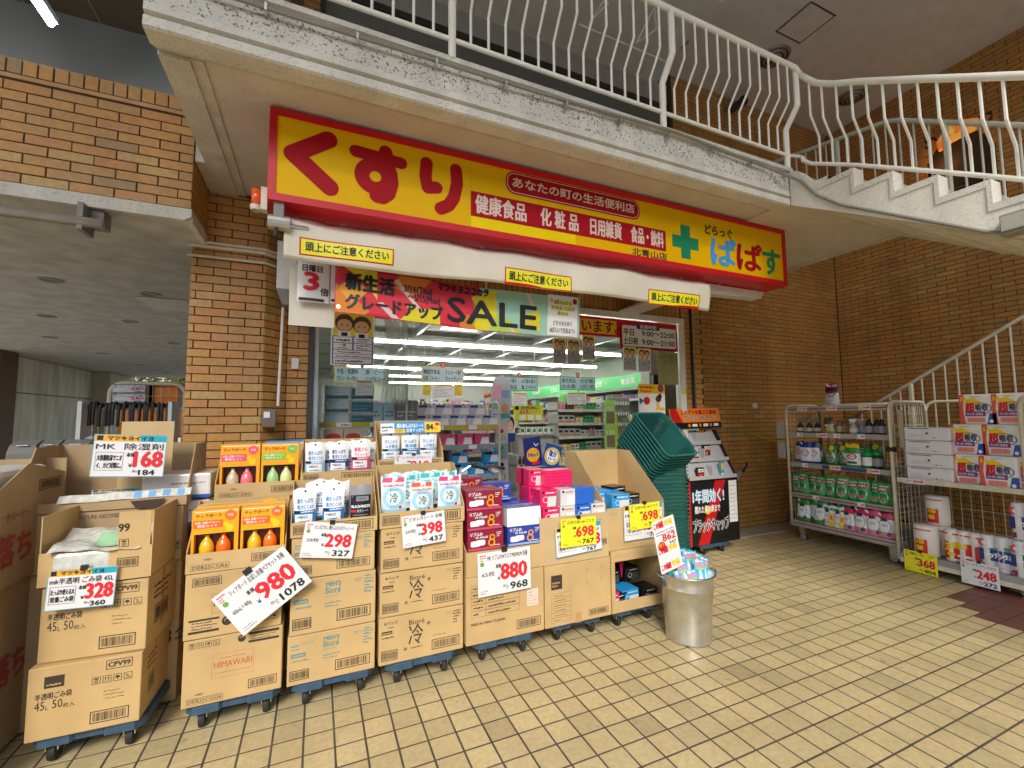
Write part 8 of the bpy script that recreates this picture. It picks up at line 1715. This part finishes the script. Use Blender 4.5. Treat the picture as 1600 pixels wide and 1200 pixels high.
t = T('blue_banner_board','tilted navy board with a yellow ring reading 塩分 beside the No.1 board','sign board',(2.45,4.25,1.2)); p = at(846,724,y=4.15); F = Fr((p.x,4.15,p.z-.02),(1,0,-.28),(.28,0,1)); m = M(t); m.fbox(F,0,0,.20,.24,-.01,0,P_('1c4a9c',.35,.2)); m.build('board'); m = M(t); m.ring(F,.10,.12,.075,.092,.001,YLW,20); m.disc(F,.10,.12,.07,.001,W_,18); m.text(F,'塩分',.10,.115,.06,DBL,w=.09,d=.002,anchor='c',bold=.05); m.text(F,'チャージ',.10,.07,.035,DBL,w=.09,d=.002,anchor='c',bold=.04); m.build('lettering')
m = M(); m.box(2.1,4.25,.5,2.5,4.6,1.16,NV); tag(m.build('navy_crate',bevel=.01),'navy blue display bin under the tilted navy boards','display bin')
t = T('shopping_cart','shopping cart with black handle parked behind the mask boxes','shopping cart',(1.6,4.0,.5))
m = M(t)
for (a, b) in (((722,737),(735,728)),((740,727),(766,735)),((772,740),(760,733)),((786,736),(760,726))): m.tube([at(*a,y=3.95),at(*b,y=3.95)],.012,M_STEEL,n=6)
m.box(1.3,4.0,.45,1.85,4.4,.47,M_STEEL); [m.tube([(x,y,.05),(x,y,1.10)],.01,M_STEEL,n=6) for x in (1.32,1.83) for y in (4.02,4.38)]; m.build('frame')
m = M(t); m.tube([at(738,727,y=3.94),at(762,733,y=3.94)],.016,M_BLACK,n=8); m.tube([at(764,727,y=3.98),at(788,732,y=3.98)],.016,M_BLACK,n=8); m.build('handle')
t = T('black_shelf','black framed tall cabinet behind the right window pane','cabinet',(4.1,4.9,1.2)); p = at(1020,588,y=4.9); m = M(t); m.box(p.x,4.88,.1,4.42,4.93,2.27,BLK); m.build('frame',bevel=.01)
m = M(t); [m.box(p.x+.05,4.872,.3+.25*k,4.40,4.879,.32+.25*k,GRP) for k in range(7)]; m.build('shelves')
t = T('product_poster','white and yellow poster with a woman seen from behind in the right window','poster',(3.9,4.42,1.9)); p, q_ = at(997,600,y=4.43), at(1040,652,y=4.43); F = FX(p.x,4.43,q_.z); w, h = q_.x-p.x, p.z-q_.z; m = M(t); m.fbox(F,0,0,w,h,-.003,0,W_); m.build('sheet'); m = M(t); m.rect(F,0,h*.72,w,h,.001,P_('e8c81c')); m.lines(F,w*.05,h*.85,w*.6,h*.97,1,.002,RED2,3,.6); m.lines(F,w*.08,h*.74,w*.6,h*.84,1,.002,RED2,5,.7); m.disc(F,w*.84,h*.88,w*.12,.002,P_('a03a70'),12)
m.disc(F,w*.3,h*.5,w*.12,.002,RED2,16); m.poly(F,[(w*.03,h*.6),(w*.2,h*.5),(w*.03,h*.38)],.002,P_('2a6aa8')); m.disc(F,w*.74,h*.56,w*.11,.002,P_('5a3a28'),14,h*.1); m.disc(F,w*.8,h*.64,w*.08,.0025,P_('3a2418'),10); m.poly(F,[(w*.66,h*.5),(w*.78,h*.46),(w*.8,h*.3),(w*.66,h*.3)],.0015,P_('e8c0a0')); m.rect(F,w*.62,h*.22,w*.98,h*.3,.003,YLW); m.build('print')
t = T('green_end_panel','lime green edged shelf end with white price cards right of the medicine shelves','shelf end',(3.4,5.0,1)); p, q_ = at(945,625,y=5.0), at(961,740,y=5.0); F = FX(p.x,5.0,q_.z); w, h = .17, p.z-q_.z; m = M(t); m.fbox(F,0,0,w,h,-.02,0,P_('a8d86a')); m.fbox(F,w,0,w+.03,h*.8,-.02,0,P_('d8e020')); m.build('panel'); m = M(t)
for k in range(3): m.rect(F,.02,h*(.04+.32*k),w-.02,h*(.2+.32*k),.001,P_('8a7a68')); m.text(F,'133',.02,h*(.21+.32*k),.06,W_,w=w-.05,d=.001,bold=.05)
m.build('print')
t = T('tablet_goods_rack','grey rack of hanging blister packs behind the basket stack','display rack',(4.0,5.6,1.6)); m = M(t); m.box(4.02,5.6,.9,4.42,5.62,2.0,P_('b4b8b0')); m.build('back_panel')
hg = T('hanging_pack','grey hanging blister pack first in the top row of the grey rack','blister pack',(4.05,5.55,1.86),0,'hanging packs on the grey rack'); m = L_(hg); m.box(-.02,-.01,0,.02,.0,.11,P_('9a9e9c',.2,.5)); m.box(-.014,-.012,.01,.014,-.0101,.06,W_); m.build('pack')
for r in range(3):
    for k in range(8):
        if r or k: dup(hg,(4.05+.048*k,5.55,1.86-.16*r),0,'grey hanging blister pack '+ORD[k]+' in the '+('top','middle','bottom')[r]+' row of the grey rack')
p = at(770,617,y=6); m = M(); m.tube([(2.2,6,2.0),(2.35,6,2.05)],.03,P_('e06a20'),n=8); tag(m.build('orange_tag'),'small orange hanging tag above the mask cage','tag')
t = T('inflatable_display','plain green inflatable shape standing above the shelves','balloon',(3.8,7,2)); p = at(877,628,y=7.1); m = M(t); m.lathe([(0,-.16),(.09,-.14),(.11,-.03),(.06,.02),(.09,.08),(.07,.14),(0,.17)],P_('7ac86a'),c=(p.x,7.05,p.z),n=14); m.build('body',smooth=True)

# ------------------------------------------------------------------ passage and street on the left
m = M(); m.box(-14,5.0,.002,-.97,24,.008,mat('passage_paving',(.60,.55,.44),rough=.6,var=.12)); struct('passage_floor',m)
m = M(); m.box(-40,24,-.02,30,33,.004,mat('street_paving',(.40,.39,.36),rough=.8,var=.1)); struct('street',m)
M_WR = mat('tan_facade',(.55,.48,.36),rough=.8,var=.08,scale=.5)
t = T('concrete_wall','tall stained concrete wall along the left side of the passage','concrete wall',(-6.1,14.5,0)); m = M(t); m.box(-6.3,12.6,0,-6.0,16.6,3.1,M_CONCW); m.build('wall'); m = M(t); m.box(-5.998,12.6,2.30,-5.99,16.6,2.325,mat('joint_dark',(.14,.12,.09))); m.build('joint')
t = T('brown_pier','dark brown brick pier at the left edge of the passage','brick pillar',(-6.2,12,0)); m = M(t); m.box(-8,12.0,0,-5.75,12.59,3.11,mat('dark_brown_brick',(.13,.065,.035),rough=.7,var=.2)); m.build('pier_core'); bricks(t,[(FX(-7.0,11.99,.02),1.24,3.05,.05,[],[])],5,31)
t = T('pale_wall','pale rendered wall end with climbing stems behind the umbrella rack','wall',(-6.2,18.2,0)); m = M(t); m.box(-6.3,16.62,0,-5.6,18.6,3.1,M_WR); m.build('wall')
def tree(lab, x, y, h, r, c, n=2600, seed=1, name='leafy_tree'):
    rr = random.Random(seed); t = T(name,lab,'tree',(x,y,0)); m = M(t); m.tube([(x,y,0),(x+.05,y,h*.35),(x-.05,y,h*.6)],r*.06,mat('bark',(.10,.075,.05),rough=.9,var=.3),n=8)
    for k in range(6): a = k*1.05; m.tube([(x,y,h*(.35+.03*k)),(x+r*.6*math.cos(a),y+r*.6*math.sin(a),h*(.6+.04*k))],r*.022,mat('bark',(0,0,0)),n=5)
    m.build('trunk'); m = M(t); cl = [(x+r*.7*rr.uniform(-1,1),y+r*.7*rr.uniform(-1,1),h*rr.uniform(.4,.95),r*rr.uniform(.25,.5)) for _ in range(16)]
    for _ in range(n):
        cx, cy, cz, cr = rr.choice(cl); d = Vector((rr.gauss(0,1),rr.gauss(0,1),rr.gauss(0,1))).normalized()*cr*rr.uniform(.5,1); p = Vector((cx,cy,cz))+d; u = Vector((rr.uniform(-1,1),rr.uniform(-1,1),rr.uniform(-1,1))).normalized()*.09; v = u.cross(Vector((rr.uniform(-1,1),rr.uniform(-1,1),rr.uniform(-1,1)))).normalized()*.06
        m.add([p-u,p-v,p+u,p+v],[(0,1,2,3)],c)
    m.build('crown'); return t
LF = ramp_mat('leaf_green',[((.10,.17,.03),1),((.13,.21,.04),1),((.07,.13,.03),1)],True,rough=.6,bump=0)
tree('bright green tree in the street beyond the passage',-4.3,23,5.5,2.6,LF,2600,1); tree('green tree at the far left beyond the passage',-8.5,25,6,3,LF,2600,2); tree('green street tree seen just left of the brick pillar',-2.2,25,5.5,2.6,LF,2600,3)
t = T('street_building','plain pale building across the street beyond the passage','building',(-6,34,0)); m = M(t); m.box(-26,34,0,6,40,15,M_WR); m.build('wall')
for i in range(9):
    for j in range(4): m = M(t); m.box(-24+3.2*i,33.95,1+3.4*j,-22+3.2*i,33.99,2.7+3.4*j,mat('dark_glass',(.08,.10,.11),rough=.1)); m.build('window')
t = T('low_sky_screen','broad pale unseen block behind the viewer, sized to screen off low sky light','building',(0,-32,0)); m = M(t); m.box(-60,-44,0,60,-34,12,mat('pale_concrete',(.5,.48,.44),rough=.8)); m.build('wall')  # out of view; height set by how much low sky it blocks
for i in range(22): m = M(t); m.box(-43+4*i,-33.99,1,-40.6+4*i,-33.95,10.8,mat('dark_glass',(0,0,0))); m.build('window')
# umbrella rack and trolley beyond
t = T('umbrella_rack','white rack crammed with black handled umbrellas in the passage','umbrella rack',(-1.6,5.2,0)); xa, xb = -1.90, -1.28
m = M(t); m.box(xa-.03,5.1,.4,xa,5.35,1.86,MWB); m.box(xb,5.1,.4,xb+.03,5.35,1.86,MWB); m.build('side_panel'); m = M(t); m.tube([(xa,5.2,1.80),(xb,5.2,1.80)],.008,M_STEEL,n=6); m.tube([(xa,5.15,1.0),(xb,5.15,1.0)],.008,M_STEEL,n=6); m.build('hanging_rail'); m = M(t); m.box(xa,5.34,.4,xb,5.35,1.3,P_('c8ccc8',.4,.1)); m.build('back_panel')
um = T('umbrella','clear folded umbrella with black handle hanging in the white rack','umbrella',(xa+.03,5.2,1.80),0,'umbrellas hanging in the white rack'); m = L_(um); m.tube([(0,.03,.0),(0,.025,.03),(0,0,.045),(0,-.025,.03),(0,-.03,-.02),(0,-.03,-.16)],.013,M_BLACK,n=8); m.build('handle'); m = L_(um); m.tube([(0,-.03,-.16),(0,-.03,-.26)],.006,M_STEEL,n=6); m.lathe([(.006,-.9),(.02,-.85),(.03,-.5),(.022,-.30),(.028,-.27),(.0,-.25)],P_('c4cccc',.15,.5),c=(0,-.03,0),n=8); m.build('canopy')
rr = random.Random(8)
for k in range(1,17): dup(um,(xa+.03+.035*k,5.2+rr.uniform(-.01,.02),1.80+rr.uniform(-.01,.01)),R(rr.uniform(-25,25)),'clear folded umbrella with black handle, '+ORD[k]+' from the left in the white rack')
t = trolley('small cage trolley with orange crates in the passage behind the umbrellas',-1.93,-1.30,5.75,6.3,.22,2.07,(1.83,))
for i, (x, c, lab) in enumerate(((-1.50,ORA,'orange crate in the upper part of the passage trolley'),(-1.70,M_CARD,'small brown carton beside the orange crate in the passage trolley'))):
    tt = T('crate',lab,'crate',(x,5.95,1.835)); m = L_(tt); m.box(-.13,-.16,0,.13,.16,.24,c); m.build('body',bevel=.008); m = L_(tt); m.box(-.14,-.17,.241,.14,.17,.262,c); m.build('rim')
tt = T('crate','wide orange crate on the lower level of the passage trolley','crate',(-1.6,5.95,1.5)); m = L_(tt); m.box(-.28,-.16,0,.28,.16,.30,ORA); m.build('body',bevel=.01)
cardpx('white card 680 hanging above the umbrellas',(176,600),(227,600),(176,613),5.70,title='ビニール傘',unit='',price='680',sub='748',brand=True,clip=False,box=()); cardpx('white card 580 hanging right under the 680 card',(176,614),(227,614),(176,628),5.70,title='ビニール傘',unit='',price='580',sub='638',brand=True,clip=False,box=())
for i, (x0p, x1p) in enumerate(((12,58),(60,92),(94,140))):
    p, q_ = at(x0p,700,y=5.0), at(x1p,700,y=5.0); tt = T('dispenser',('large grey','middle grey','right grey')[i]+' rounded dispenser box on the low table at far left','container',((p.x+q_.x)/2,5.1,1.36)); w = q_.x-p.x; m = L_(tt); m.prism(Fr((-w/2,0,0),(0,1,0),(0,0,1)),[(-.12,0),(.14,0),(.14,.12),(.10,.16),(0,.165),(-.08,.13),(-.12,.06)],0,w*.92,mat('grey_bin',(.24,.24,.23),rough=.35)); m.build('body'); m = L_(tt); m.box(-w*.2,-.11,.125,w*.2,-.05,.131,W_); m.build('label_plate')
t = T('low_table','dark low table carrying the grey dispenser boxes','table',(-2.1,5.1,0)); m = M(t); m.box(-2.9,4.9,1.33,-1.75,5.35,1.358,BLK); m.build('top'); m = M(t); [m.box(x,5.0,0,x+.04,5.04,1.33,BLK) for x in (-2.8,-1.85)]; m.build('legs')
